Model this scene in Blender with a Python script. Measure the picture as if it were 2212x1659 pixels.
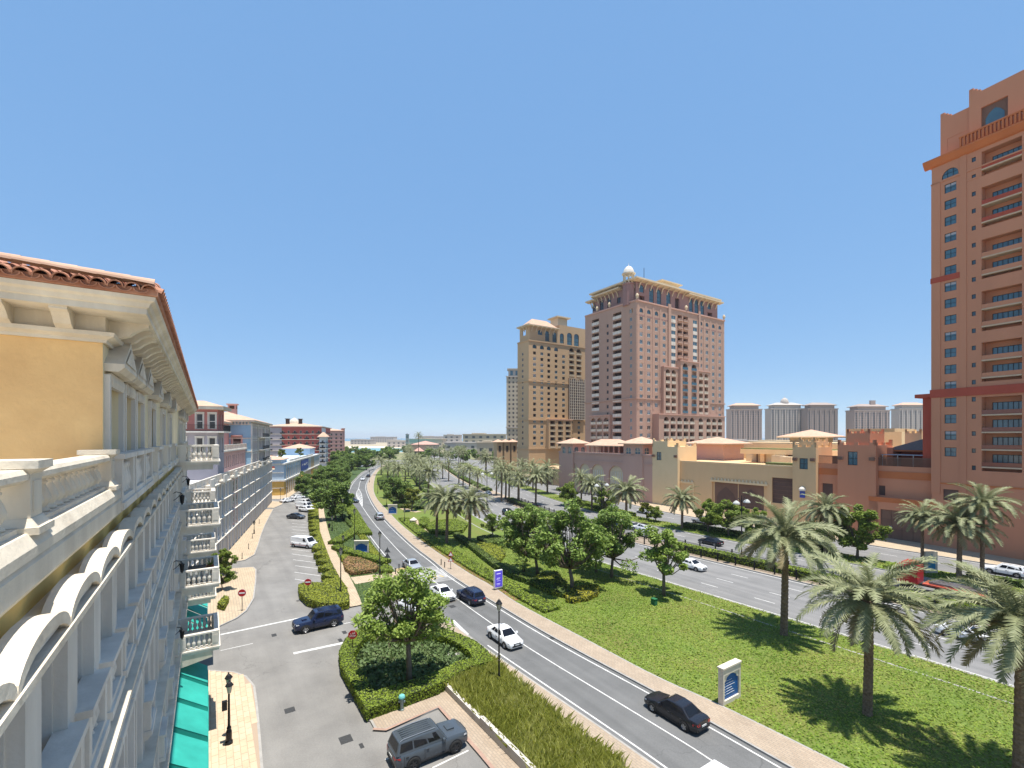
import bpy, bmesh, math, random
import numpy as np
from mathutils import Vector, Matrix
R = math.radians
random.seed(7); rng = np.random.default_rng(7)
sc = bpy.context.scene
C = sc.collection
for o in list(bpy.data.objects): bpy.data.objects.remove(o)

# ---------------------------------------------------------------- camera, sky, sun, exposure
CAM_H = 20.5
cd = bpy.data.cameras.new('camera'); cam = bpy.data.objects.new('camera', cd); C.objects.link(cam)
cam.location = (0, 0, CAM_H); cam.rotation_euler = (R(90), 0, 0)
cd.sensor_width = 36; cd.lens = 36 * 1000 / 2212; cd.shift_y = 115.5 / 2212
cd.clip_start = 0.1; cd.clip_end = 30000
sc.camera = cam
SUN_EL = 81.0; SUN_DIR = Vector((0.72 * math.cos(R(SUN_EL)), -0.69 * math.cos(R(SUN_EL)), math.sin(R(SUN_EL)))).normalized()
w = bpy.data.worlds.new('World'); sc.world = w; w.use_nodes = True
nt = w.node_tree; nt.nodes.clear()
wo = nt.nodes.new('ShaderNodeOutputWorld'); bg = nt.nodes.new('ShaderNodeBackground'); sk = nt.nodes.new('ShaderNodeTexSky')
sk.sky_type = 'NISHITA'; sk.sun_disc = False; sk.sun_elevation = R(SUN_EL); sk.sun_rotation = math.atan2(0.72, -0.69)
sk.air_density = 0.6; sk.dust_density = 0.05; sk.ozone_density = 3.0; sk.altitude = 0
bg.inputs[1].default_value = 0.1
gm = nt.nodes.new('ShaderNodeGamma'); gm.inputs[1].default_value = 0.2      # tone response of the phone camera: flat, saturated sky
hs = nt.nodes.new('ShaderNodeHueSaturation'); hs.inputs['Saturation'].default_value = 1.7; hs2 = nt.nodes.new('ShaderNodeHueSaturation'); hs2.inputs['Saturation'].default_value = 1.7
vm = nt.nodes.new('ShaderNodeVectorMath'); vm.operation = 'MULTIPLY'; vm.inputs[1].default_value = (2.76, 3.06, 3.42)
for a_, b_ in ((sk.outputs[0], gm.inputs[0]), (gm.outputs[0], hs.inputs['Color']), (hs.outputs[0], hs2.inputs['Color']), (hs2.outputs[0], vm.inputs[0]), (vm.outputs[0], bg.inputs[0]), (bg.outputs[0], wo.inputs[0])): nt.links.new(a_, b_)
sl = bpy.data.lights.new('sun', 'SUN'); so = bpy.data.objects.new('sun', sl); C.objects.link(so)
sl.energy = 4.2; sl.angle = R(0.53); sl.color = (1, 0.955, 0.88)
so.rotation_euler = SUN_DIR.to_track_quat('Z', 'Y').to_euler(); so.location = (0, 0, 120)
sc.view_settings.view_transform = 'Standard'; sc.view_settings.look = 'None'
sc.view_settings.exposure = 0.92; sc.view_settings.gamma = 1.0
sc.view_settings.use_curve_mapping = False
sc.render.engine = 'CYCLES'

# ---------------------------------------------------------------- photo pixel -> ground (pixels of a 2212 x 1659 view of the photograph)
HZ = 945.0; CX = 1106.0; FP = 1000.0
def g(x, y, z=0.0):
    Y = FP * (CAM_H - z) / (y - HZ)
    return Vector(((x - CX) / FP * Y, Y, z))
# street grid: s runs along the street (away from camera), p towards the left building
D2 = Vector((-0.5497, 0.8354)).normalized(); N2 = Vector((D2.y, -D2.x))
ANG = math.atan2(D2.y, D2.x)
def W(s, p, z=0.0): return Vector((s * D2.x - p * N2.x, s * D2.y - p * N2.y, z))
def SP(v): return (v.x * D2.x + v.y * D2.y, -(v.x * N2.x + v.y * N2.y))
def s_on(x, p):
    q = (x - CX) / FP
    return p * (N2.x - q * N2.y) / (D2.x - q * D2.y)
def p_on(x, s):
    q = (x - CX) / FP
    return s * (D2.x - q * D2.y) / (N2.x - q * N2.y)
def z_at(y, s, p): return CAM_H - (y - HZ) / FP * W(s, p).y

# ---------------------------------------------------------------- materials
MATS = {}
def mat(name, col, col2=None, scale=1.0, rough=0.8, bump=0.0, bscale=20.0, metal=0.0, spec=0.3, detail=4.0, emit=None, streak=False, coat=0.0, dirt=None):
    if name in MATS: return MATS[name]
    m = bpy.data.materials.new(name); m.use_nodes = True; t = m.node_tree; t.nodes.clear()
    out = t.nodes.new('ShaderNodeOutputMaterial'); b = t.nodes.new('ShaderNodeBsdfPrincipled')
    t.links.new(b.outputs[0], out.inputs[0])
    b.inputs['Roughness'].default_value = rough; b.inputs['Metallic'].default_value = metal
    b.inputs['Specular IOR Level'].default_value = spec
    if coat: b.inputs['Coat Weight'].default_value = coat; b.inputs['Coat Roughness'].default_value = 0.04
    b.inputs['Base Color'].default_value = (*col, 1)
    ge = None
    if col2 is not None or bump:
        ge = t.nodes.new('ShaderNodeNewGeometry')
    if col2 is not None:
        n1 = t.nodes.new('ShaderNodeTexNoise'); n1.inputs['Scale'].default_value = scale; n1.inputs['Detail'].default_value = detail
        n1.inputs['Roughness'].default_value = 0.62
        src = ge.outputs['Position']
        if streak:
            mp = t.nodes.new('ShaderNodeMapping'); mp.inputs['Scale'].default_value = (1, 1, 0.18)
            t.links.new(src, mp.inputs[0]); src = mp.outputs[0]
        t.links.new(src, n1.inputs['Vector'])
        cr = t.nodes.new('ShaderNodeValToRGB'); cr.color_ramp.elements[0].position = 0.32; cr.color_ramp.elements[1].position = 0.68
        cr.color_ramp.elements[0].color = (*col2, 1); cr.color_ramp.elements[1].color = (*col, 1)
        if dirt: de = cr.color_ramp.elements.new(0.2); de.color = (*dirt, 1)
        t.links.new(n1.outputs['Fac'], cr.inputs[0]); t.links.new(cr.outputs[0], b.inputs['Base Color'])
    if bump:
        n2 = t.nodes.new('ShaderNodeTexNoise'); n2.inputs['Scale'].default_value = bscale; n2.inputs['Detail'].default_value = 5
        t.links.new(ge.outputs['Position'], n2.inputs['Vector'])
        bp = t.nodes.new('ShaderNodeBump'); bp.inputs['Strength'].default_value = bump; bp.inputs['Distance'].default_value = 0.05
        t.links.new(n2.outputs['Fac'], bp.inputs['Height']); t.links.new(bp.outputs[0], b.inputs['Normal'])
    if emit:
        b.inputs['Emission Color'].default_value = (*emit[:3], 1); b.inputs['Emission Strength'].default_value = emit[3]
    MATS[name] = m; return m
def leafmat(name, cols, trans=0.3, rough=0.55, patch=(0.9, -0.22), nscale=0.45):
    """foliage: colour varies from leaf to leaf (random per island) and in soft patches"""
    if name in MATS: return MATS[name]
    m = bpy.data.materials.new(name); m.use_nodes = True; t = m.node_tree; t.nodes.clear()
    out = t.nodes.new('ShaderNodeOutputMaterial'); b = t.nodes.new('ShaderNodeBsdfPrincipled'); tr = t.nodes.new('ShaderNodeBsdfTranslucent')
    mx = t.nodes.new('ShaderNodeMixShader'); mx.inputs[0].default_value = trans
    ge = t.nodes.new('ShaderNodeNewGeometry'); cr = t.nodes.new('ShaderNodeValToRGB')
    while len(cr.color_ramp.elements) < len(cols): cr.color_ramp.elements.new(0.5)
    for i, c in enumerate(cols):
        cr.color_ramp.elements[i].position = i / (len(cols) - 1); cr.color_ramp.elements[i].color = (*c, 1)
    nz = t.nodes.new('ShaderNodeTexNoise'); nz.inputs['Scale'].default_value = nscale; nz.inputs['Detail'].default_value = 4
    t.links.new(ge.outputs['Position'], nz.inputs['Vector'])
    ma = t.nodes.new('ShaderNodeMath'); ma.operation = 'MULTIPLY_ADD'; ma.inputs[1].default_value = 0.55; 
    ms = t.nodes.new('ShaderNodeMath'); ms.operation = 'MULTIPLY_ADD'; ms.inputs[1].default_value = patch[0]; ms.inputs[2].default_value = patch[1]
    t.links.new(nz.outputs['Fac'], ms.inputs[0]); t.links.new(ge.outputs['Random Per Island'], ma.inputs[0]); t.links.new(ms.outputs[0], ma.inputs[2])
    t.links.new(ma.outputs[0], cr.inputs[0]); t.links.new(cr.outputs[0], b.inputs['Base Color']); t.links.new(cr.outputs[0], tr.inputs[0])
    b.inputs['Roughness'].default_value = rough; b.inputs['Specular IOR Level'].default_value = 0.25
    t.links.new(b.outputs[0], mx.inputs[1]); t.links.new(tr.outputs[0], mx.inputs[2]); t.links.new(mx.outputs[0], out.inputs[0])
    MATS[name] = m; return m

# ---------------------------------------------------------------- mesh helpers
I4 = Matrix.Identity(4)
class MB:
    def __init__(s): s.v = []; s.f = []; s.m = []; s.mi = 0; s.M = None
    def add(s, vs, fs):
        b = len(s.v)
        if s.M is not None: vs = [s.M @ Vector(v) for v in vs]
        s.v += [tuple(v) for v in vs]; s.f += [tuple(i + b for i in f) for f in fs]; s.m += [s.mi] * len(fs); return s
    def quad(s, a, b, c, d): return s.add([a, b, c, d], [(0, 1, 2, 3)])
    def box(s, x0, x1, y0, y1, z0, z1):
        return s.add([(x0,y0,z0),(x1,y0,z0),(x1,y1,z0),(x0,y1,z0),(x0,y0,z1),(x1,y0,z1),(x1,y1,z1),(x0,y1,z1)],
                     [(0,3,2,1),(4,5,6,7),(0,1,5,4),(1,2,6,5),(2,3,7,6),(3,0,4,7)])
    def frust(s, x0, x1, y0, y1, z0, X0, X1, Y0, Y1, z1):
        return s.add([(x0,y0,z0),(x1,y0,z0),(x1,y1,z0),(x0,y1,z0),(X0,Y0,z1),(X1,Y0,z1),(X1,Y1,z1),(X0,Y1,z1)],
                     [(0,3,2,1),(4,5,6,7),(0,1,5,4),(1,2,6,5),(2,3,7,6),(3,0,4,7)])
    def prism(s, poly, z0, z1, bottom=True):
        n = len(poly); vs = [(p[0], p[1], z0) for p in poly] + [(p[0], p[1], z1) for p in poly]
        ar = sum(poly[i][0] * poly[(i+1) % n][1] - poly[(i+1) % n][0] * poly[i][1] for i in range(n))
        fs = []
        if ar > 0:
            fs.append(tuple(range(n, 2 * n)))
            if bottom: fs.append(tuple(range(n - 1, -1, -1)))
            fs += [(i, (i+1) % n, n + (i+1) % n, n + i) for i in range(n)]
        else:
            fs.append(tuple(range(2 * n - 1, n - 1, -1)))
            if bottom: fs.append(tuple(range(n)))
            fs += [((i+1) % n, i, n + i, n + (i+1) % n) for i in range(n)]
        return s.add(vs, fs)
    def sheet(s, poly, z):
        n = len(poly); ar = sum(poly[i][0] * poly[(i+1) % n][1] - poly[(i+1) % n][0] * poly[i][1] for i in range(n))
        f = tuple(range(n)) if ar > 0 else tuple(range(n - 1, -1, -1))
        return s.add([(p[0], p[1], z) for p in poly], [f])
    def xsweep(s, prof, x0, x1, caps=True):
        """profile of (y, z) points swept along x"""
        n = len(prof); vs = [(x0, a, b) for a, b in prof] + [(x1, a, b) for a, b in prof]
        fs = [(i, (i+1) % n, n + (i+1) % n, n + i) for i in range(n)]
        if caps: fs += [tuple(range(n - 1, -1, -1)), tuple(range(n, 2 * n))]
        return s.add(vs, fs)
    def tube(s, pts, rad, n=8, caps=True):
        pts = [Vector(p) for p in pts]; k = len(pts)
        if not hasattr(rad, '__len__'): rad = [rad] * k
        vs = []; fs = []; up = Vector((0.13, 0.21, 1)).normalized()
        for i, p in enumerate(pts):
            t = (pts[min(i+1, k-1)] - pts[max(i-1, 0)]).normalized()
            a = t.cross(up)
            if a.length < 1e-3: a = t.cross(Vector((1, 0, 0)))
            a.normalize(); b = t.cross(a)
            for j in range(n):
                th = 2 * math.pi * j / n; vs.append(p + (a * math.cos(th) + b * math.sin(th)) * rad[i])
        for i in range(k - 1):
            for j in range(n):
                fs.append((i*n+j, i*n+(j+1) % n, (i+1)*n+(j+1) % n, (i+1)*n+j))
        if caps: fs += [tuple(range(n - 1, -1, -1)), tuple(range((k-1)*n, k*n))]
        return s.add(vs, fs)
    def lathe(s, prof, n=10, c=(0, 0, 0), ph=0.0, cap=True):
        vs = []; fs = []; k = len(prof)
        for r, z in prof:
            for j in range(n):
                th = ph + 2 * math.pi * j / n; vs.append((c[0] + r * math.cos(th), c[1] + r * math.sin(th), c[2] + z))
        for i in range(k - 1):
            for j in range(n): fs.append((i*n+j, i*n+(j+1) % n, (i+1)*n+(j+1) % n, (i+1)*n+j))
        if cap: fs += [tuple(range(n - 1, -1, -1)), tuple(range((k-1)*n, k*n))]
        return s.add(vs, fs)
    def merge(s, o, M=I4):
        b = len(s.v); s.v += [tuple(M @ Vector(v)) for v in o.v]; s.f += [tuple(i + b for i in f) for f in o.f]; s.m += [a + s.mi for a in o.m]; return s
    def mesh(s, name, mats, smooth=False):
        me = bpy.data.meshes.new(name); me.from_pydata(s.v, [], s.f)
        if not isinstance(mats, (list, tuple)): mats = [mats]
        for m in mats: me.materials.append(m)
        if len(mats) > 1: me.polygons.foreach_set('material_index', s.m)
        if smooth: me.polygons.foreach_set('use_smooth', [True] * len(s.f))
        me.update(); return me
    def build(s, name, mats, parent=None, smooth=False, M=None):
        return ob(name, s.mesh(name, mats, smooth), parent, M)
def ob(name, me, parent=None, M=None):
    o = bpy.data.objects.new(name, me); C.objects.link(o)
    if parent is not None: o.parent = parent
    if M is not None: o.matrix_local = M
    return o
def smooth_angle(o, deg=40):
    me = o.data
    me.polygons.foreach_set('use_smooth', [True] * len(me.polygons))
    try: me.set_sharp_from_angle(angle=R(deg))
    except Exception: pass
    return o
def np_mesh(name, v, f, mats):
    """big meshes from numpy arrays: v (n,3), f (m,3 or 4)"""
    me = bpy.data.meshes.new(name); k = f.shape[1]
    me.vertices.add(len(v)); me.vertices.foreach_set('co', v.astype(np.float32).ravel())
    me.loops.add(f.size); me.loops.foreach_set('vertex_index', f.astype(np.int32).ravel())
    me.polygons.add(len(f)); me.polygons.foreach_set('loop_start', np.arange(0, f.size, k, dtype=np.int32))
    me.materials.append(mats); me.update(calc_edges=True); return me
def T(x=0, y=0, z=0, rz=0, s=1): return Matrix.Translation((x, y, z)) @ Matrix.Rotation(rz, 4, 'Z') @ Matrix.Scale(s, 4)
def tag(o, label=None, cat=None, group=None, kind=None):
    if label: o['label'] = label
    if cat: o['category'] = cat
    if group: o['group'] = group
    if kind: o['kind'] = kind
    return o
def thing(name, label, cat, loc=(0, 0, 0), rz=0, group=None):
    o = bpy.data.objects.new(name, None); C.objects.link(o); o.empty_display_size = 0.3
    o.location = loc; o.rotation_euler = (0, 0, rz); return tag(o, label, cat, group)
def copy_tree(o, parent=None):
    c = o.copy(); C.objects.link(c)
    if parent is not None: c.parent = parent
    for ch in [x for x in KIDS.get(o.name, [])]: copy_tree(ch, c)
    return c
KIDS = {}
def index_kids(root):
    for o in C.objects:
        if o.parent: KIDS.setdefault(o.parent.name, [])
    for o in C.objects:
        if o.parent and o not in KIDS[o.parent.name]: KIDS[o.parent.name].append(o)
def struct(name, mb, m, parent=None, z=None):
    o = mb.build(name, m, parent)
    if parent is None: o['kind'] = 'structure'
    return o
def leaf_cloud(pts, size, up=0.3, aspect=1.7, nrm=None, jitter=0.9):
    """one bent quad per point; returns v, f. nrm: preferred facing"""
    n = len(pts); a = rng.normal(size=(n, 3)); a /= np.linalg.norm(a, axis=1)[:, None]
    if nrm is None: nn = rng.normal(size=(n, 3)); nn[:, 2] += up
    else: nn = nrm + rng.normal(size=(n, 3)) * jitter
    nn /= np.linalg.norm(nn, axis=1)[:, None] + 1e-9
    a = np.cross(nn, a); a /= np.linalg.norm(a, axis=1)[:, None] + 1e-9
    b = np.cross(nn, a)
    sz = (size * rng.uniform(0.6, 1.25, n))[:, None]
    l = a * sz * aspect / 2; wv = b * sz / 2
    v = np.stack([pts - l, pts + wv, pts + l, pts - wv], 1).reshape(-1, 3)
    f = np.arange(4 * n).reshape(-1, 4); return v, f
def in_poly(P, poly):
    x, y = P[:, 0], P[:, 1]; ins = np.zeros(len(P), bool); n = len(poly); j = n - 1
    for i in range(n):
        xi, yi = poly[i][0], poly[i][1]; xj, yj = poly[j][0], poly[j][1]
        c = ((yi > y) != (yj > y)) & (x < (xj - xi) * (y - yi) / (yj - yi + 1e-12) + xi); ins ^= c; j = i
    return ins
def scatter(poly, dens, hole=None):
    xs = [p[0] for p in poly]; ys = [p[1] for p in poly]
    n = int((max(xs) - min(xs)) * (max(ys) - min(ys)) * dens)
    P = np.stack([rng.uniform(min(xs), max(xs), n), rng.uniform(min(ys), max(ys), n)], 1)
    k = in_poly(P, poly)
    if hole is not None: k &= ~in_poly(P, hole)
    return P[k]
def smooth_line(pts, it=2):
    for _ in range(it):
        q = [pts[0]]
        for a, b in zip(pts[:-1], pts[1:]): q += [a * 0.75 + b * 0.25, a * 0.25 + b * 0.75]
        q.append(pts[-1]); pts = q
    return pts
def offset(pts, d):
    """offset a 2D/3D polyline to its right (looking along it) by d"""
    o = []
    for i, p in enumerate(pts):
        t = (pts[min(i+1, len(pts)-1)] - pts[max(i-1, 0)]); t = Vector((t.x, t.y, 0)).normalized()
        o.append(Vector((p.x, p.y, 0)) + Vector((t.y, -t.x, 0)) * d)
    return o
def strip(mb, L, Rr, z):
    n = len(L); mb.add([(p.x, p.y, z) for p in L] + [(p.x, p.y, z) for p in Rr], [(i, n + i, n + i + 1, i + 1) for i in range(n - 1)])
def resample(pts, step):
    out = [pts[0].copy()]; acc = 0
    for a, b in zip(pts[:-1], pts[1:]):
        L = (b - a).length; d = step - acc
        while d <= L: out.append(a.lerp(b, d / L)); d += step
        acc = L - (d - step)
    return out
# ================================================================ ground, roads, pavements
M_SAND = mat('sand', (0.42, 0.34, 0.24), (0.30, 0.26, 0.17), 0.02, 0.95)
def asphalt(name, col, col2, streak=.5):
    """worn asphalt: soft blotches, lengthwise wheel-track wear along the street, fine grit, a few dark sealed cracks"""
    m = bpy.data.materials.new(name); m.use_nodes = True; t = m.node_tree; b = t.nodes['Principled BSDF']; N = t.nodes.new; ln = t.links.new
    ge = N('ShaderNodeNewGeometry'); mp = N('ShaderNodeMapping'); mp.inputs['Rotation'].default_value = (0, 0, -ANG); mp2 = N('ShaderNodeMapping'); mp2.inputs['Scale'].default_value = (.03, .75, 1)
    ln(ge.outputs['Position'], mp.inputs[0]); ln(mp.outputs[0], mp2.inputs[0])
    a = N('ShaderNodeTexNoise'); a.inputs['Scale'].default_value = .28; a.inputs['Detail'].default_value = 6; a.inputs['Roughness'].default_value = .6; ln(ge.outputs['Position'], a.inputs[0])
    c = N('ShaderNodeTexNoise'); c.inputs['Scale'].default_value = 1.0; c.inputs['Detail'].default_value = 3; ln(mp2.outputs[0], c.inputs[0])
    gr = N('ShaderNodeTexNoise'); gr.inputs['Scale'].default_value = 9; gr.inputs['Detail'].default_value = 4; ln(ge.outputs['Position'], gr.inputs[0])
    m1 = N('ShaderNodeMix'); m1.inputs[0].default_value = streak; ln(a.outputs['Fac'], m1.inputs[2]); ln(c.outputs['Fac'], m1.inputs[3])
    m2 = N('ShaderNodeMix'); m2.inputs[0].default_value = .25; ln(m1.outputs[0], m2.inputs[2]); ln(gr.outputs['Fac'], m2.inputs[3])
    cr = N('ShaderNodeValToRGB'); cr.color_ramp.elements[0].position = .36; cr.color_ramp.elements[1].position = .64; cr.color_ramp.elements[0].color = (*col2, 1); cr.color_ramp.elements[1].color = (*col, 1); ln(m2.outputs[0], cr.inputs[0])
    vo = N('ShaderNodeTexVoronoi'); vo.feature = 'DISTANCE_TO_EDGE'; vo.inputs['Scale'].default_value = .085; wv = N('ShaderNodeMix'); wv.data_type = 'VECTOR'; wv.inputs[0].default_value = .25
    wn = N('ShaderNodeTexNoise'); wn.inputs['Scale'].default_value = .4; wn.inputs['Detail'].default_value = 5; ln(ge.outputs['Position'], wn.inputs[0]); sc2 = N('ShaderNodeVectorMath'); sc2.operation = 'MULTIPLY_ADD'; sc2.inputs[1].default_value = (5, 5, 0); ln(wn.outputs['Color'], sc2.inputs[0]); ln(ge.outputs['Position'], sc2.inputs[2]); ln(sc2.outputs[0], vo.inputs[0])
    lt = N('ShaderNodeMath'); lt.operation = 'LESS_THAN'; lt.inputs[1].default_value = .0022; ln(vo.outputs['Distance'], lt.inputs[0])
    mx = N('ShaderNodeMix'); mx.data_type = 'RGBA'; ml = N('ShaderNodeMath'); ml.operation = 'MULTIPLY'; ml.inputs[1].default_value = .3; ln(lt.outputs[0], ml.inputs[0]); ln(ml.outputs[0], mx.inputs[0]); ln(cr.outputs[0], mx.inputs[6]); mx.inputs[7].default_value = (*[q * .45 for q in col2], 1); ln(mx.outputs[2], b.inputs['Base Color'])
    b.inputs['Roughness'].default_value = .88; b.inputs['Specular IOR Level'].default_value = .25
    bp = N('ShaderNodeBump'); bp.inputs['Strength'].default_value = .2; bp.inputs['Distance'].default_value = .03; ln(gr.outputs['Fac'], bp.inputs['Height']); ln(bp.outputs[0], b.inputs['Normal'])
    MATS[name] = m; return m
M_ASPH = asphalt('asphalt_street', (0.228, 0.218, 0.202), (0.151, 0.144, 0.135), .35)
M_ASPD = asphalt('asphalt_road', (0.157, 0.156, 0.153), (0.092, 0.092, 0.091), .6)
M_ASPB = asphalt('asphalt_boulevard', (0.218, 0.212, 0.207), (0.134, 0.133, 0.131), .6)
M_LINE = mat('road_paint', (0.66, 0.65, 0.62), (0.40, 0.39, 0.375), 2.2, 0.7)
M_LINEY = mat('road_paint_yellow', (0.62, 0.42, 0.10), (0.42, 0.32, 0.14), 3.0, 0.7)
M_KERB = mat('kerb_stone', (0.346, 0.327, 0.301), (0.259, 0.248, 0.231), 1.5, 0.85, 0.15, 15)
M_LAWN = mat('lawn_turf', (0.104, 0.158, 0.026), (0.144, 0.148, 0.036), 0.16, 0.95, 0.9, 9, detail=6)
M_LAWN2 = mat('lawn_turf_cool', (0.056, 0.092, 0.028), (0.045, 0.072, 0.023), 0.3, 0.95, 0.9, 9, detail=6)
def paver_mat(name, col, col2, sx, sy, rot, grout=(0.3, 0.25, 0.2)):
    m = bpy.data.materials.new(name); m.use_nodes = True; t = m.node_tree; b = t.nodes['Principled BSDF']
    ge = t.nodes.new('ShaderNodeNewGeometry'); mp = t.nodes.new('ShaderNodeMapping'); mp.inputs['Rotation'].default_value = (0, 0, rot)
    t.links.new(ge.outputs['Position'], mp.inputs[0])
    br = t.nodes.new('ShaderNodeTexBrick'); br.inputs['Scale'].default_value = 1; br.inputs['Brick Width'].default_value = sx; br.inputs['Row Height'].default_value = sy
    br.inputs['Mortar Size'].default_value = 0.02; br.inputs['Color1'].default_value = (*col, 1); br.inputs['Color2'].default_value = (*col2, 1); br.inputs['Mortar'].default_value = (*grout, 1)
    t.links.new(mp.outputs[0], br.inputs[0])
    nz = t.nodes.new('ShaderNodeTexNoise'); nz.inputs['Scale'].default_value = 0.5; nz.inputs['Detail'].default_value = 5; t.links.new(ge.outputs['Position'], nz.inputs[0])
    mx = t.nodes.new('ShaderNodeMix'); mx.data_type = 'RGBA'; mx.blend_type = 'MULTIPLY'; mx.inputs[0].default_value = 0.35
    t.links.new(br.outputs[0], mx.inputs[6]); t.links.new(nz.outputs['Fac'], mx.inputs[7]); t.links.new(mx.outputs[2], b.inputs['Base Color'])
    b.inputs['Roughness'].default_value = 0.9; b.inputs['Specular IOR Level'].default_value = 0.2
    MATS[name] = m; return m
M_PAVE = paver_mat('paving_cream', (0.53, 0.42, 0.285), (0.47, 0.365, 0.25), 0.6, 0.3, -ANG)
M_PAVE2 = paver_mat('paving_pink', (0.44, 0.35, 0.26), (0.385, 0.30, 0.22), 0.4, 0.2, -ANG)

mb = MB(); mb.sheet([(-9000, -400), (9000, -400), (9000, 12000), (-9000, 12000)], -0.06)
struct('ground', mb, M_SAND)
mb = MB(); mb.sheet([(-2, -40), (120, -40), (120, 60), (60, 200), (-20, 420), (-150, 420), (-150, 250), (-90, 150), (-60, 60), (-20, -40)], -0.004)
struct('street_asphalt', mb, M_ASPH)

def G(pts, z=0.0): return [g(x, y, z) for x, y in pts]
# local road edges, near to far
LR_R = [Vector((36.6, -0.9, 0))] + G([(1555,1574),(1414,1497),(1192,1378.5),(1082.7,1312.8),(967,1241),(937.5,1214),(891.8,1181),(825.8,1117.6),(801.7,1082),(791.5,1056.6),(792.8,1044),(803,1026),(815.6,1011),(838,999)])
LR_L = [Vector((25.6, 3.7, 0))] + G([(1423,1656.6),(1311,1578),(1120,1447),(1039,1391),(958,1328),(880,1256),(843.6,1219),(815.6,1186),(777.5,1132.8),(762,1107),(749.6,1084.5),(751,1064),(759.8,1044),(780,1023.6),(812,1008),(832,998)])
LR_C = [Vector((29.5, 1.4, 0))] + G([(1555,1652),(1411,1563),(1123,1389.4),(989,1295.6),(923.4,1244),(881.7,1211.5),(838.5,1165.8),(803,1125),(782.6,1094.7)])
mb = MB(); mb.sheet(smooth_line(LR_L, 2) + smooth_line(LR_R, 2)[::-1], 0.0); struct('local_road', mb, M_ASPD)
# boulevard: E1 is its near kerb
E1 = smooth_line([Vector(p + (0,)) for p in [(88, -32), (41.1, 38.1), (23, 63.8), (16.5, 73), (-1.2, 99), (-9.5, 119), (-20, 150), (-36, 203), (-48, 248), (-66, 325), (-92, 440), (-120, 560)]], 2)
OFF = dict(near=0, med0=15.4, med1=20.6, ver0=32.6, ver1=39.0, ser1=50.5)
mb = MB(); strip(mb, E1, offset(E1, 51), 0.002); struct('boulevard', mb, M_ASPB)

# markings ------------------------------------------------------------------------------------
def ribbon(mb, pts, wd, z=0.008, dash=None):
    if dash:
        on, off = dash; rs = resample(pts, 0.5); k = 0; per = int((on + off) / 0.5)
        while k + int(on / 0.5) < len(rs):
            seg = rs[k:k + int(on / 0.5) + 1]; strip(mb, offset(seg, -wd / 2), offset(seg, wd / 2), z); k += per
    else: strip(mb, offset(pts, -wd / 2), offset(pts, wd / 2), z)
def sub(pts, a, b): return pts[int(len(pts) * a):int(len(pts) * b)]
LRr = smooth_line(LR_R, 2); LRl = smooth_line(LR_L, 2); LRc = smooth_line(LR_C, 2)
mk = MB()
ribbon(mk, offset(LRr, -0.42), 0.14)
ribbon(mk, [p for p in offset(LRl, 0.35) if p.y < 47], 0.14)
ribbon(mk, [p for p in offset(LRl, 0.35) if p.y > 78], 0.14)
ribbon(mk, LRc, 0.12)
il = smooth_line(G([(782.6,1094.7),(770,1073),(769.5,1064),(775,1056),(777,1040),(790,1026),(815,1010)]), 2)
ir = smooth_line(G([(782.6,1094.7),(783,1082),(781,1066),(775,1056)]), 2)
ribbon(mk, il, 0.14); ribbon(mk, ir, 0.14)
for k in range(2, len(ir) - 2, 1):
    if k < len(il): ribbon(mk, [il[k], ir[k]], 0.35, 0.0085)
# side street and stop lines (widths in metres)
for a, b, wd in [((476.5,1371),(667,1331),0.32),((634,1411.5),(741,1389),0.42),((476.5,1405.5),(546,1390),0.12),((708,1355),(809,1333),0.12),((978,1340),(1010,1371),0.35)]:
    ribbon(mk, G([a, b]), wd)
# boulevard lanes
for o_, d_ in [(3.9, (2.5, 5)), (7.6, (2.5, 5)), (11.4, (2.5, 5)), (24.6, (2.5, 5)), (28.6, (2.5, 5))]: ribbon(mk, offset(E1, o_), 0.13, dash=d_)
for o_ in (0.5, 15.0, 21.0, 32.2, 39.4, 50.0): ribbon(mk, offset(E1, o_), 0.13)
ribbon(mk, offset(E1, 44.8), 0.13, dash=(2.5, 5))
# parking bay lines along the sawtooth hedge and by the near planter
for a, b in [((630,1187),(668,1191)),((630,1196.5),(676,1203)),((633,1209),(683,1215.5)),((637.5,1222),(686,1228.5)),((636,1236),(692,1244)),((637,1251),(700,1262)),
             ((630,1124.7),(664,1127)),((631,1131),(664,1134)),((631,1137.3),(664,1140)),((630,1143.5),(664,1147)),((630,1150.5),(666,1154)),((629,1159),(668,1162)),((612,1083),(648,1091))]:
    ribbon(mk, G([a, b]), 0.13)
ribbon(mk, G([(934,1659),(1012,1621)]), 0.13); ribbon(mk, G([(832,1641),(850,1634)]), 0.13); ribbon(mk, G([(846,1690),(960,1625)]), 0.02)
tag(struct('road_marking', mk, M_LINE), kind='structure')
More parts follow.
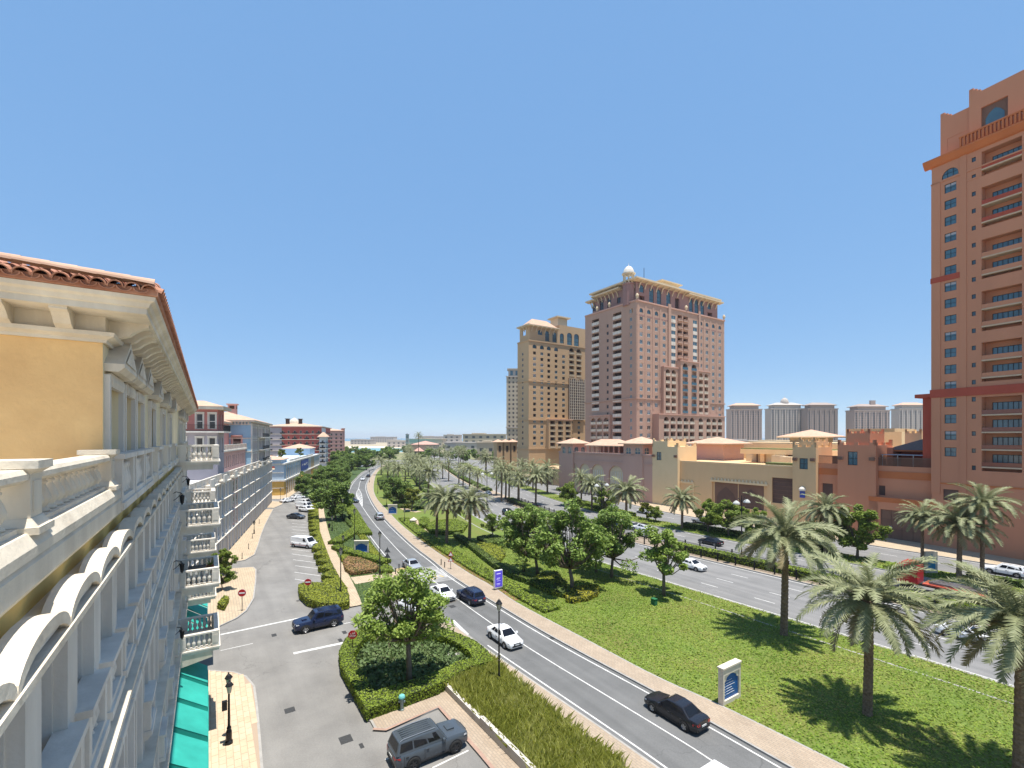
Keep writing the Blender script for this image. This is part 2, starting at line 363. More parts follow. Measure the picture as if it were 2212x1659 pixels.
# speed table with pale paving and yellow arrows (zebra at the garden path)
tb = MB(); tb.sheet(G([(843,1236),(935,1223),(1000,1249),(890,1266)]), 0.0045); struct('speed_table', tb, mat('speed_table_paint', (0.30, 0.295, 0.285), (0.17, 0.165, 0.16), 0.8, 0.85))
ya = MB()
for q in ([(923,1247),(958,1240),(968,1243.5),(932,1253)], [(848,1231),(868,1226),(886,1228),(862,1236)]):
    A, B, Cc, Dd = G(q)
    for k in range(5):
        t0 = k / 5; t1 = t0 + 0.11
        ya.quad(A.lerp(B, t0) + Vector((0,0,.009)), A.lerp(B, t1) + Vector((0,0,.009)), Dd.lerp(Cc, t1 + .05) + Vector((0,0,.009)), Dd.lerp(Cc, t0 + .09) + Vector((0,0,.009)))
struct('yellow_road_marking', ya, M_LINEY)
zb = MB()
for t0 in np.arange(0.02, 1.0, 0.125):
    a, b = g(862,1243.5).lerp(g(955,1228), t0), g(862,1243.5).lerp(g(955,1228), t0 + .07); c, d = g(880,1259).lerp(g(985,1243), t0 + .07), g(880,1259).lerp(g(985,1243), t0)
    for q in (a, b, c, d): q.z = 0.0095
    zb.quad(a, b, c, d)
struct('zebra_crossing', zb, mat('worn_paint', (0.40, 0.39, 0.375), (0.25, 0.245, 0.24), 1.4, 0.8))
# drain covers and asphalt patches
M_IRON = mat('cast_iron', (0.055, 0.055, 0.055), (0.035, 0.035, 0.035), 8, 0.7, 0.5, 40)
for k, (x, y, w_, h_) in enumerate([(626,1534,.7,.7),(747,1597,.85,.8),(592,1372,.75,.45),(647,1343,.8,.4),(744,1366,.8,.4),(735,1383,.8,.35),(781,1611,.55,.25),(643,1298,.4,.3),(1192,1379,.6,.4),(977,1310,.9,.7)]):
    c = g(x, y); m_ = MB(); m_.M = T(c.x, c.y, 0, ANG)
    m_.box(-w_/2, w_/2, -h_/2, h_/2, -0.01, 0.006)
    for j in range(5): m_.box(-w_/2 + .06, w_/2 - .06, -h_/2 + .04 + j * (h_ - .1) / 5, -h_/2 + .04 + (j + .5) * (h_ - .1) / 5, 0.006, 0.011)
    o = m_.build('drain_cover', M_IRON); tag(o, ['square iron drain cover in front of the near left pavement','large iron drain cover left of the grey off-roader','narrow drain cover on the side street left of the navy suv','drain cover under the stop line left of the navy suv','pale drain cover between navy suv and the hedge island','flat drain cover beside the stop sign hedge','small drain slot behind the grey off-roader','small drain cover by the no-entry hedge tip','drain gully at right kerb of the local road','patched drain cover between the white sedans'][k], 'drain cover', 'iron drain covers in the asphalt')
c = g(488, 1474); m_ = MB(); m_.lathe([(0.42, -0.01), (0.42, 0.006), (0.36, 0.01), (0.0, 0.01)], 20, (c.x, c.y, 0)); tag(m_.build('manhole_cover', M_IRON), 'round manhole cover beside the near left pavement corner', 'manhole')

# raised islands -------------------------------------------------------------------------------
def inset(poly, d):
    n = len(poly); P = [Vector((p.x, p.y)) for p in poly]
    ar = sum(P[i].x * P[(i+1) % n].y - P[(i+1) % n].x * P[i].y for i in range(n)); sg = 1 if ar > 0 else -1
    o = []
    for i in range(n):
        a = (P[i] - P[i-1]).normalized(); b = (P[(i+1) % n] - P[i]).normalized()
        na = Vector((-a.y, a.x)) * sg; nb = Vector((-b.y, b.x)) * sg; m = na + nb
        if m.length < 0.2: m = na
        m.normalize(); k = max(0.35, m.dot(na)); q = P[i] + m * (d / k); o.append(Vector((q.x, q.y, 0)))
    return o
def island(name, poly, top_mat, h=0.13, kerb=0.16, top='paving'):
    mb = MB(); mb.prism(poly, -0.05, h); o = struct(name, mb, M_KERB)
    mb = MB(); mb.sheet(inset(poly, kerb), h + 0.004); t_ = mb.build(top, top_mat, o); return o
RW_out = [Vector((44.6, -5, 0))] + G([(1829,1659),(1539,1516),(1426.5,1469),(1270,1384.7),(1114,1303.5),(1067,1269),(1020,1244),(985.8,1221.7),(925,1181),(866.4,1135.3),(838.5,1105),(811.8,1077),(805.5,1054),(811.8,1023.6),(823,1012),(842,1000)])
RWo = smooth_line(RW_out, 2)
island('right_pavement', [Vector((p.x, p.y, 0)) for p in LRr[:-2]] + RWo[::-1], M_PAVE2)
lawn_poly = RWo + [Vector((p.x, p.y, 0)) for p in E1 if p.y < 340][::-1]
mb = MB(); mb.prism(lawn_poly, -0.05, 0.11); lawn = struct('central_lawn', mb, M_LAWN)
# verge and median of the boulevard
for nm, a, b, mt in [('median_strip', OFF['med0'], OFF['med1'], M_PAVE2), ('grass_verge', OFF['ver0'], OFF['ver1'], M_LAWN)]:
    A = [p for p in offset(E1, a) if -20 < p.y < 400]; B = [p for p in offset(E1, b) if -20 < p.y < 400]
    island(nm, A + B[::-1], mt)
A = [p for p in offset(E1, OFF['ser1']) if -20 < p.y < 330]; B = [p for p in offset(E1, 75) if -20 < p.y < 330]
island('mall_pavement', A + B[::-1], M_PAVE)
# kerb band of concrete along the boulevard's near side
kb = MB(); strip(kb, offset(E1, -0.25), offset(E1, 0.02), 0.135); struct('boulevard_kerb', kb, M_KERB)
fp = MB(); FPL = offset(E1, -3.6); strip(fp, offset(FPL, -0.12), offset(FPL, 0.12), 0.122); struct('lawn_edging', fp, M_KERB)

# left pavements
F1 = lambda s, p=2.05: W(s, p)
near_pave = [W(2, 2.05), W(2, 0.6)] + [Vector((-9.5, 19.5, 0))] + G([(568.6,1659),(562,1580),(556.7,1523),(551,1484),(533,1463),(506,1453),(452,1450)]) + [W(50.3, 2.05)]
island('near_left_pavement', near_pave, mat('pavement_joint', (0.34, 0.26, 0.19), None, 1, 0.95), top='joint_bed')
mid_pave = G([(476.5,1353.6),(533,1321),(549,1294),(553.7,1255.6),(554,1230),(548,1226),(482.5,1230)]) + [W(78, 3), W(60, 3)]
mid_pave = G([(440,1372),(476.5,1353.6),(512,1337),(533,1321),(549,1294),(553.7,1255.6),(554,1231),(548,1226),(482.5,1230),(455,1233)])
island('middle_left_pavement', mid_pave, M_PAVE)
far_pave = G([(470,1220),(491,1218.5),(530,1211),(550.8,1199),(558,1180),(564.4,1157.7),(573,1135),(588.4,1105),(591,1101),(578,1097),(560,1110)])
far_pave = G([(440,1228),(491,1218.5),(530,1211),(550.8,1199),(558,1180),(564.4,1157.7),(573,1135),(588.4,1105),(591,1101),(560,1101)])
island('far_left_pavement', far_pave, M_PAVE)
island('corner_pavement', G([(560,1097),(592,1098),(610,1090),(612,1085),(590,1083),(570,1083)]), M_PAVE)
island('shop_pavement', G([(575,1079),(618,1079),(640,1064),(695,1028.5),(720,1017),(705,1013),(680,1018),(560,1068)]), M_PAVE)
# tree island with hedge ring, brick walk and planter
I1 = G([(800,1561),(787,1553),(735,1448),(731,1420),(740,1392),(764,1370),(800,1363),(880,1359),(945,1347),(975,1347),(1005,1370),(1036,1393),(1117,1449),(1308,1580),(1420,1659)]) + [Vector((25.2, 4.2, 0)), Vector((14, 0, 0))] + G([(1085,1690),(1037,1635.6),(948.6,1531.7),(830,1580.7),(809,1578)])
island('tree_island', I1, M_PAVE2)
# garden between the parking bays and the local road
I2 = G([(646,1285),(663,1300),(684,1311),(754,1312),(781,1308),(850,1292),(888,1272),(880,1254),(860,1240),(843,1221),(815,1187),(777,1134),(761,1108),(748,1086),(735,1079),(690,1080),(668,1087),(665,1115),(667,1140),(673,1185),(683,1207),(694,1245),(699,1262),(660,1262),(645,1268)])
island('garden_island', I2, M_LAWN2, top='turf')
wk = MB(); WKl = smooth_line(G([(755,1311),(748,1283),(733,1247.8),(714,1213.5),(698.7,1172.8),(689,1146),(687,1094.7),(690,1084)], .14)); WKr = smooth_line(G([(782,1306),(774,1283),(757,1247.8),(734.6,1208.8),(717.4,1174.4),(705,1130.7),(698.7,1099.4),(702,1084)], .14)); strip(wk, WKl, WKr, 0.142)
A_ = G([(757,1247),(862,1234),(870,1243),(768,1262)], .14); wk.add([(p.x, p.y, 0.1425) for p in A_], [(0, 3, 2, 1)]); struct('garden_path', wk, M_PAVE)
I3 = G([(751,1062),(760,1042),(781,1021),(806,1007),(785,1004),(750,1004),(718,1014),(690,1031),(655,1062),(646,1076),(700,1075),(740,1073)])
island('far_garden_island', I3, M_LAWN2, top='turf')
# ================================================================ building kit
def wall_face(mb, x0, x1, z0, z1, holes, M=None):
    """wall in plane y=0, outside towards -y, with rectangular recesses (x0,x1,z0,z1,depth); reveals included, back left open"""
    old = mb.M; mb.M = M if M is not None else old
    xs = sorted(set([x0, x1] + [round(h[i], 4) for h in holes for i in (0, 1)])); zs = sorted(set([z0, z1] + [round(h[i], 4) for h in holes for i in (2, 3)]))
    xi = {x: i for i, x in enumerate(xs)}; zi = {z: i for i, z in enumerate(zs)}
    occ = np.zeros((len(xs), len(zs)), bool)
    for h in holes:
        occ[xi[round(h[0], 4)]:xi[round(h[1], 4)], zi[round(h[2], 4)]:zi[round(h[3], 4)]] = True
    n = len(zs); idx = {}; vs = []; fs = []
    def vid(i, j):
        if (i, j) not in idx: idx[(i, j)] = len(vs); vs.append((xs[i], 0, zs[j]))
        return idx[(i, j)]
    for j in range(len(zs) - 1):          # merge runs along x to keep the face count low
        i = 0
        while i < len(xs) - 1:
            if occ[i, j]: i += 1; continue
            k = i
            while k < len(xs) - 1 and not occ[k, j]: k += 1
            fs.append((vid(i, j), vid(k, j), vid(k, j + 1), vid(i, j + 1))); i = k
    mb.add(vs, fs)
    for (a, b, c, d, dp) in holes:
        mb.add([(a,0,c),(b,0,c),(b,0,d),(a,0,d),(a,dp,c),(b,dp,c),(b,dp,d),(a,dp,d)], [(0,4,5,1),(1,5,6,2),(2,6,7,3),(3,7,4,0)])
    mb.M = old
_wm = {}
def window_mesh(w, h, fm, gm, nx=2, nz=1, t=0.07, dp=0.06, key='', blind=None, bfrac=0.45):
    """framed window: frame and glazing bars (slot 0), glass (slot 1), optional blind behind (slot 2)"""
    k = (round(w, 3), round(h, 3), fm.name, gm.name, nx, nz, t, key, blind.name if blind else '')
    if k in _wm: return _wm[k]
    m = MB(); m.box(0, w, 0, dp, 0, t); m.box(0, w, 0, dp, h - t, h); m.box(0, t, 0, dp, t, h - t); m.box(w - t, w, 0, dp, t, h - t)
    for i in range(1, nx): m.box(w * i / nx - t / 2, w * i / nx + t / 2, 0.004, dp, t, h - t)
    for i in range(1, nz): m.box(t, w - t, 0.008, dp - .004, h * i / nz - t / 2, h * i / nz + t / 2)
    m.mi = 1; m.quad((t/2, dp * .6, t/2), (w - t/2, dp * .6, t/2), (w - t/2, dp * .6, h - t/2), (t/2, dp * .6, h - t/2))
    if blind:
        m.mi = 2; m.quad((t/2, dp * .58, h * (1 - bfrac)), (w - t/2, dp * .58, h * (1 - bfrac)), (w - t/2, dp * .58, h - t/2), (t/2, dp * .58, h - t/2))
    me = m.mesh('window', [fm, gm] + ([blind] if blind else [])); _wm[k] = me; return me
def arch_plate(w, h, t, pointed=False, n=8):
    """spandrel plate that turns a rectangular opening (w wide) into an arched one; h is the rise"""
    m = MB(); pts = []
    for i in range(n + 1):
        a = math.pi * (1 - i / n)
        if pointed:
            u = i / n; x = w * u; zz = h * (1 - abs(2 * u - 1) ** 1.7)
        else: x = w / 2 + w / 2 * math.cos(a); zz = h * math.sin(a)
        pts.append((x, zz))
    top = h + 0.02
    for (xa, za), (xb, zb) in zip(pts[:-1], pts[1:]):
        m.add([(xa,0,za),(xb,0,zb),(xb,0,top),(xa,0,top),(xa,t,za),(xb,t,zb)], [(0,1,2,3),(0,4,5,1)])
    return m
M_GLASS = mat('window_glass', (0.035, 0.06, 0.075), None, 1, 0.06, spec=0.8)
M_GLASSB = mat('window_glass_teal', (0.06, 0.15, 0.19), (0.04, 0.10, 0.14), 0.6, 0.08, spec=0.9)
M_GLASSD = mat('window_glass_dark', (0.02, 0.018, 0.018), (0.05, 0.035, 0.03), 0.8, 0.12, spec=0.6)
M_TRIM = mat('cream_stone_trim', (0.734, 0.658, 0.53), (0.497, 0.428, 0.335), 0.9, 0.8, 0.2, 14, streak=True, detail=7, dirt=(0.30, 0.25, 0.19))
M_WHITE = mat('white_plaster', (0.74, 0.69, 0.61), (0.54, 0.495, 0.43), 1.1, 0.8, 0.15, 14, streak=True, detail=7, dirt=(0.34, 0.30, 0.25))
M_YELL = mat('yellow_plaster', (0.847, 0.558, 0.251), (0.722, 0.45, 0.198), 0.8, 0.85, 0.25, 10, detail=7)
M_CREAMW = mat('pale_yellow_plaster', (0.792, 0.682, 0.44), (0.66, 0.55, 0.352), 0.5, 0.85, 0.1, 10, streak=True)
M_TILE = mat('terracotta_tile', (0.46, 0.235, 0.15), (0.30, 0.12, 0.07), 2.5, 0.8, 0.2, 25)
M_TILEP = mat('pale_roof_tile', (0.56, 0.36, 0.26), (0.46, 0.29, 0.20), 0.8, 0.85, 0.1, 8)
M_BLIND = mat('grey_blind', (0.42, 0.42, 0.45), (0.36, 0.36, 0.39), 0.5, 0.7)
M_BLACK = mat('black_iron', (0.018, 0.018, 0.02), None, 1, 0.45, metal=0.3)
M_TEAL = mat('teal_canvas', (0.03, 0.36, 0.29), (0.02, 0.27, 0.22), 0.5, 0.85, 0.1, 6)
FRAME = ANG  # buildings use the street grid: local x = s, local y = p (p grows away from the road)

# ================================================================ yellow balustraded building on the left
nb = thing('balustraded_apartment_building', 'yellow plaster apartment building with white balustrades and tiled eaves along the left edge', 'building', (0, 0, 0), FRAME)
PW = 1.85; SC = 12.95; SE = 58.0
# --- walls
mb = MB(); holes = []
top_wins = [(13.25, 15.0), (15.55, 17.3), (17.85, 19.6), (22.0, 23.8), (27.2, 29.2), (32.0, 34.0), (43.5, 45.3), (46.5, 48.3), (52, 54)]
for a, b in top_wins: holes.append((a, b, 19.05, 21.7, 0.3))
wall_face(mb, SC, SE, 19.0, 22.6, holes, T(0, PW, 0))
mods = [1.96 + 1.87 * k for k in range(0, 30)]
lowh = []
for fl, (za, zb) in enumerate([(15.3, 18.2), (11.0, 13.7), (6.9, 9.5)]):
    for m0 in mods:
        if 36.5 < m0 < 42 or 47.8 < m0 < 52: continue
        lowh.append((m0 + 0.33, m0 + 1.54, za, zb, 0.34))
mb.build('top_storey_wall', M_CREAMW, nb); mb = MB()
wall_face(mb, 1.0, SE, 6.0, 19.0, lowh, T(0, PW, 0))
mb.build('street_wall', M_WHITE, nb)
mb = MB(); mb.M = T(SC, PW, 0)
mb.quad((0, 9.5, 18.9), (0, 0, 18.9), (0, 0, 22.6), (0, 9.5, 22.6)); mb.build('end_wall', M_YELL, nb)
mb = MB(); mb.box(1.0, SC, PW + 0.02, 12, 18.7, 19.0); mb.build('terrace_floor', M_TRIM, nb)
mb = MB(); mb.quad((1.0, PW, 18.2), (SE, PW, 18.2), (SE, PW - 0.004, 18.95), (1.0, PW - 0.004, 18.95)); mb.v = [(x, y - 0.012, z) for x, y, z in mb.v]; mb.build('wall_band', mat('bounce_lit_yellow_plaster', (0.85, 0.60, 0.2), (0.75, 0.5, 0.16), 1.2, .85), nb)  # yellow coloured brighter to stand in for bounced light below the ledge
mb = MB(); mb.box(1, SE, PW + 0.4, 12, 0, 6); mb.build('ground_floor_core', mat('dark_interior', (0.05, 0.045, 0.04)), nb)
mb = MB(); mb.box(1, SE, 2.2, 2.3, 5.8, 6.0); mb.build('core_lintel', M_TRIM, nb)
for a, b in top_wins:
    ob('window', window_mesh(b - a, 2.65, M_WHITE, M_BLIND, 1, 1, 0.1), nb, T(a, PW + .22, 19.05))
for (a, b, c_, d_, _) in lowh: ob('window', window_mesh(1.21, d_ - c_, M_WHITE, M_BLIND, 1, 1, 0.06), nb, T(a, PW + .26, c_))
# --- string courses / ledges
def ledge(z, x0, x1, p_out, name='string_course'):
    m = MB(); m.xsweep([(PW, z - .5), (PW - .08, z - .5), (PW - .12, z - .36), (p_out + .22, z - .26), (p_out + .12, z - .2), (p_out + .1, z - .13), (p_out, z - .12), (p_out, z), (PW, z + .03)][::-1], x0, x1)
    return m.build(name, M_TRIM, nb)
m = MB(); m.xsweep([(PW, 18.72), (1.68, 18.75), (1.62, 18.86), (1.56, 18.9), (1.56, 19.14), (1.6, 19.2), (PW, 19.22)][::-1], 1.0, SE); m.build('string_course', M_TRIM, nb); ledge(14.9, 1.0, SE, 1.4); ledge(10.3, 1.0, SE, 1.4); ledge(6.3, 1.0, SE, 1.4)
m = MB(); m.xsweep([(PW, 19.2), (PW + .3, 19.2), (PW + .3, 19.46), (1.62, 19.46), (1.59, 19.4), (1.55, 19.32), (1.55, 19.21)], 1.0, SC - .02); m.build('balustrade_plinth', M_TRIM, nb)
# --- balustrade on the terrace
bal = MB(); bal.lathe([(.055, 0), (.085, .02), (.085, .06), (.05, .09), (.06, .14), (.098, .24), (.1, .3), (.075, .42), (.045, .52), (.042, .56), (.062, .58), (.062, .61), (.045, .63), (.06, .68), (.075, .7), (.075, .74)], 12)
BAL = bal.mesh('baluster', M_TRIM, True)
sq = MB(); sq.box(-.085, .085, -.085, .085, -.03, .0); 
def post_mesh(w=.42, h=1.16):
    m = MB(); m.box(-w/2 - .09, w/2 + .09, -w/2 - .09, w/2 + .09, 0, .08); m.frust(-w/2 - .06, w/2 + .06, -w/2 - .06, w/2 + .06, .08, -w/2 - .01, w/2 + .01, -w/2 - .01, w/2 + .01, .17)
    m.box(-w/2, w/2, -w/2, w/2, .17, h - .12); m.frust(-w/2, w/2, -w/2, w/2, h - .12, -w/2 - .07, w/2 + .07, -w/2 - .07, w/2 + .07, h - .06); m.box(-w/2 - .08, w/2 + .08, -w/2 - .08, w/2 + .08, h - .06, h + .03)
    for sg in (-1, 1):
        m.box(-w/2 + .07, w/2 - .07, sg * (w/2) - .012, sg * (w/2) + .012, .24, h - .2)
    return m.mesh('post', M_TRIM)
POST = post_mesh(.42, .78)
PB = 1.83
for s_ in (2.6, 7.35, 12.45): ob('balustrade_post', POST, nb, T(s_, PB, 19.44))
for a, b in ((2.9, 7.05), (7.65, 12.15)):
    m = MB(); m.xsweep([(PB - .15, 20.0), (PB - .2, 20.04), (PB - .2, 20.1), (PB - .17, 20.15), (PB + .17, 20.15), (PB + .2, 20.1), (PB + .2, 20.04), (PB + .15, 20.0)], a - .08, b + .08); m.build('handrail', M_TRIM, nb)
    m = MB(); m.box(a - .05, b + .05, PB - .13, PB + .13, 19.44, 19.52); m.build('bottom_rail', M_TRIM, nb)
    n = int((b - a) / .34)
    for k in range(n): ob('baluster', BAL, nb, T(a + (k + .5) * (b - a) / n, PB, 19.515) @ Matrix.Diagonal((1, 1, .68, 1)))
# --- pediments and balconettes of the top storey, hooded arches below
def pediment_mesh(w):
    m = MB(); m.xsweep([(0, 0), (-.24, 0), (-.3, .06), (-.34, .1), (-.34, .17), (0, .17)][::-1], -.15, w + .15)
    m.add([(-.15,-.34,.17),(w+.15,-.34,.17),(w/2,-.34,.8),(-.15,0,.17),(w+.15,0,.17),(w/2,0,.8)], [(0,1,2),(1,4,5,2),(3,0,2,5)])
    m.add([(.0,-.36,.22),(w,-.36,.22),(w/2,-.36,.66)], [(0, 1, 2)])
    m.xsweep([(0, -.32), (-.1, -.32), (-.13, -.2), (-.1, -.02), (0, -.02)][::-1], 0, w); return m.mesh('pediment', M_TRIM)
PED = pediment_mesh(1.75)
def jamb_mesh(w, h, t=.16, pr=.1):
    m = MB(); m.box(-t, 0, -pr, 0, 0, h); m.box(w, w + t, -pr, 0, 0, h); m.box(-t, w + t, -pr - .003, 0, h, h + t); return m.mesh('window_surround', M_WHITE)
JT = jamb_mesh(1.75, 2.65); SB = BAL.copy(); 
sbm = MB(); sbm.lathe([(.05, 0), (.07, .05), (.045, .1), (.09, .26), (.06, .45), (.04, .55), (.06, .62), (.065, .7)], 8); SBAL = sbm.mesh('small_baluster', M_WHITE, True)
def balconette_mesh(w, out=.3, h=.95):
    m = MB(); m.box(-.16, .06, -out, 0, 0, h); m.box(w - .06, w + .16, -out, 0, 0, h); m.box(.06, w - .06, -out, -.05, 0, .12); m.box(-.2, w + .2, -out - .05, 0, h, h + .11); m.box(-.2, w + .2, -out - .04, 0, -.16, -.002)
    return m.mesh('balconette', M_WHITE)
BCT = balconette_mesh(1.75); BCL = balconette_mesh(1.21, .32, .85)
for a, b in top_wins:
    ob('pediment', PED, nb, T(a, PW, 21.93)); ob('window_surround', JT, nb, T(a, PW, 19.05)); bb = ob('balconette', BCT, nb, T(a, PW, 19.08))
    if a < 24:
        for k in range(5): ob('small_baluster', SBAL, bb, T(.2 + k * .34, -.18, .13))
hood = MB(); n = 14; wd = 1.87; rise = .32
pts = [(wd / 2 + wd / 2 * math.cos(math.pi * (1 - i / n)), .05 + rise * math.sin(math.pi * (1 - i / n))) for i in range(n + 1)]
for (xa, za), (xb, zb) in zip(pts[:-1], pts[1:]):
    hood.add([(xa,-.48,za),(xb,-.48,zb),(xb,-.2,zb),(xa,-.2,za),(xa,-.48,za-.14),(xb,-.48,zb-.14),(xb,-.2,zb-.14),(xa,-.2,za-.14)], [(0,1,2,3),(0,4,5,1),(4,7,6,5),(3,2,6,7)])
hood.box(-.03, 1.9, -.5, 0, -.06, .03); hood.add([(x_, -.34, z_) for x_, z_ in pts], [tuple(range(len(pts)))[::-1]])
HOOD = hood.mesh('arched_hood', M_TRIM)
surr = MB(); surr.box(0, .3, -.16, 0, 14.95, 18.32); surr.box(1.57, 1.87, -.16, 0, 14.95, 18.32); surr.box(.3, 1.57, -.14, 0, 18.15, 18.32); surr.box(-.06, 1.93, -.4, 0, 18.29, 18.36)
SURR = surr.mesh('window_pilasters', M_WHITE)
def low_surround(za, zb):
    m = MB(); m.box(.08, .33, -.14, 0, za - .9, zb); m.box(1.54, 1.79, -.14, 0, za - .9, zb); m.box(.04, 1.83, -.3, 0, zb, zb + .2); return m.mesh('window_surround', M_WHITE)
LS = {11.0: low_surround(11.0, 13.7), 6.9: low_surround(6.9, 9.5)}
brk = MB(); brk.xsweep([(0, 0), (-.3, 0), (-.3, -.08), (-.24, -.16), (-.1, -.22), (-.06, -.36), (0, -.42)], -.07, .07); BRK = brk.mesh('scroll_bracket', M_WHITE)
for fl, za, zb in [(0, 15.3, 18.2), (1, 11.0, 13.7), (2, 6.9, 9.5)]:
    for k, m0 in enumerate(mods):
        if 36.5 < m0 < 42 or 47.8 < m0 < 52 or m0 > SE - 2: continue
        if fl == 0: ob('arched_hood', HOOD, nb, T(m0, PW, 18.22)); ob('window_pilasters', SURR, nb, T(m0, PW, 0))
        else: ob('window_surround', LS[za], nb, T(m0, PW, 0))
        if fl and k % 3: continue
        bb = ob('balconette', BCL, nb, T(m0 + .33, PW, za + .02))
        if m0 < 16 and fl == 0:
            for j in range(4): ob('small_baluster', SBAL, bb, T(.2 + j * .27, -.18, .1))
        if m0 < 26 and fl < 2:
            ob('scroll_bracket', BRK, bb, T(0, 0, -.17)); ob('scroll_bracket', BRK, bb, T(1.21, 0, -.17))
# --- cornice, modillions, eaves
def run_cornice(name, prof, x0, x1, m_):   # mitred around the corner: along the street and back along the end wall
    m = MB(); k = len(prof)
    A = [(SC - (PW - y), y, z) for y, z in prof]; B = [(x1, y, z) for y, z in prof]; E = [(SC - (PW - y), 9.5, z) for y, z in prof]
    m.add(A + B + E, [(i, i + 1, k + i + 1, k + i) for i in range(k - 1)] + [(i + 1, i, 2 * k + i, 2 * k + i + 1) for i in range(k - 1)]); return m.build(name, m_, nb)
run_cornice('lower_cornice', [(PW - .01, 22.5), (PW - .06, 22.5), (PW - .08, 22.56), (PW - .2, 22.62), (PW - .22, 22.7), (PW - .05, 22.7), (PW - .05, 23.06)], 0, SE, M_TRIM)
run_cornice('fascia', [(PW - .05, 23.04), (PW - .8, 23.04), (PW - .8, 23.16), (PW - .84, 23.18), (PW - .87, 23.26), (PW - .94, 23.3), (PW - .96, 23.38), (PW + 1.2, 23.42)], 0, SE, M_TRIM)
run_cornice('tile_bed', [(PW - .88, 23.37), (PW - 1.0, 23.4), (PW - 1.0, 23.53), (PW + 1.0, 24.1)], 0, SE, M_TILE)
cor = MB(); cor.xsweep([(-.05, 23.04), (-.74, 23.04), (-.74, 22.98), (-.62, 22.94), (-.5, 22.86), (-.4, 22.76), (-.24, 22.7), (-.05, 22.7)], -.13, .13); COR = cor.mesh('modillion', M_TRIM)
s_ = SC + .45
while s_ < SE: ob('modillion', COR, nb, T(s_, PW, 0)); s_ += .84
p_ = PW + .55
while p_ < 8: ob('modillion', COR, nb, T(SC, p_, 0, -math.pi / 2)); p_ += .88
# roof tiles: barrel covers and pans along both eaves, a row of ridge tiles behind
def tile_mesh(L=.46, r=.13, t=.022, down=False, tp=.86):
    m = MB(); n = 8; vs = []; fs = []
    for i in range(n + 1):
        a = math.pi * i / n
        for rr in (r, r - t):
            for x, f in ((0, 1.0), (L, tp)): vs.append((-rr * f * math.cos(a), x, (rr * f * math.sin(a)) * (-.7 if down else 1)))
    for i in range(n):
        b = i * 4; c = b + 4; fs += [(b, b+1, c+1, c), (b+2, c+2, c+3, b+3), (b, c, c+2, b+2)]
    m.add(vs, fs); return m
TILE = tile_mesh().mesh('roof_tile', M_TILE, False); PAN = tile_mesh(down=True).mesh('pan_tile', M_TILE, False)
tilt = Matrix.Rotation(R(18), 4, 'X'); PT = PW - 1.06; sT = SC - 1.06
s_ = sT + .2
while s_ < SE - .2: ob('roof_tile', TILE, nb, T(s_, PT, 23.47) @ tilt); s_ += .262
p_ = PT + .2; k = 0
while p_ < 5.2:
    for row in range(3):
        Mt = T(sT + row * .4, p_, 23.47 + row * .13, -math.pi / 2) @ tilt
        ob('roof_tile', TILE, nb, Mt); ob('pan_tile', PAN, nb, T(sT + row * .4, p_ + .131, 23.5 + row * .13, -math.pi / 2) @ tilt)
    p_ += .262
RT = tile_mesh(.5, .135, tp=.72).mesh('ridge_tile', M_TILEP, False)
d_ = 0.0
while d_ < 3.4:      # hip running up from the corner over the end eave
    ob('ridge_tile', RT, nb, T(sT + .12 + d_ * .12, PT + .12 + d_, 23.62 + d_ * .07, R(4)) @ Matrix.Rotation(R(4), 4, 'X')); d_ += .4
m = MB(); m.add([(sT + .3, PT + .3, 23.44), (SE, PT + .3, 23.44), (SE, 9, 25.6), (SC + 7, 9, 25.6), (sT + .3, 12, 23.5)], [(0, 1, 2, 3), (0, 3, 4)]); m.build('roof', M_TILE, nb)
# --- projecting balconies
def balcony(sx, sl, z, pout, name='balcony'):
    bn = MB(); bn.box(sx, sx + sl, pout, PW, z - .3, z); bn.box(sx - .07, sx + sl + .07, pout - .07, PW, z - .12, z - .02); bn.box(sx + .1, sx + sl - .1, pout + .35, PW, z - .62, z - .3)
    o = bn.build(name, M_WHITE, nb); h = 1.02
    for (a, b) in ((sx + .16, pout + .22), (sx + sl - .16, pout + .22), (sx + .16, PW - .45), (sx + sl - .16, PW - .45)):
        m = MB(); m.box(a - .16, a + .16, b - .2, b + .2, z, z + h - .1); m.box(a - .11, a + .11, b - .215, b + .215, z + .22, z + h - .25); m.box(a - .175, a + .175, b - .14, b + .14, z + .22, z + h - .25); m.build('pier', M_WHITE, o)
    m = MB()
    for xa in (sx + .16, sx + sl - .16): m.box(xa - .14, xa + .14, pout, PW, z + h - .1, z + h)
    m.box(sx, sx + sl, pout, pout + .3, z + h - .101, z + h + .002); m.build('rail', M_WHITE, o)
    L = PW - .65 - (pout + .42); nn = 5
    for xa in (sx + .16, sx + sl - .16):
        for k in range(nn): ob('baluster', SBALX, o, T(xa, pout + .42 + (k + .5) * L / nn, z))
    nn = int((sl - .6) / .36)
    for k in range(nn): ob('baluster', SBALX, o, T(sx + .32 + (k + .5) * (sl - .64) / nn, pout + .2, z))
    return o
sbx = MB(); sbx.lathe([(.09, 0), (.12, .04), (.12, .1), (.06, .15), (.08, .2), (.13, .34), (.12, .44), (.06, .62), (.055, .68), (.09, .72), (.06, .76), (.1, .86), (.1, .93)], 8); SBALX = sbx.mesh('baluster', M_WHITE, True)
for z in (18.95, 14.65, 10.6, 6.3): balcony(37.5, 3.9, z, -.68)
for z in (14.75, 10.55, 6.5): balcony(48.8, 3.0, z, -.6)
m = MB(); m.xsweep([(PW, 6.0), (-.2, 6.0), (-.3, 5.6), (PW, 5.2)], 37.5, 41.4); m.build('balcony_bracket', M_TRIM, nb)
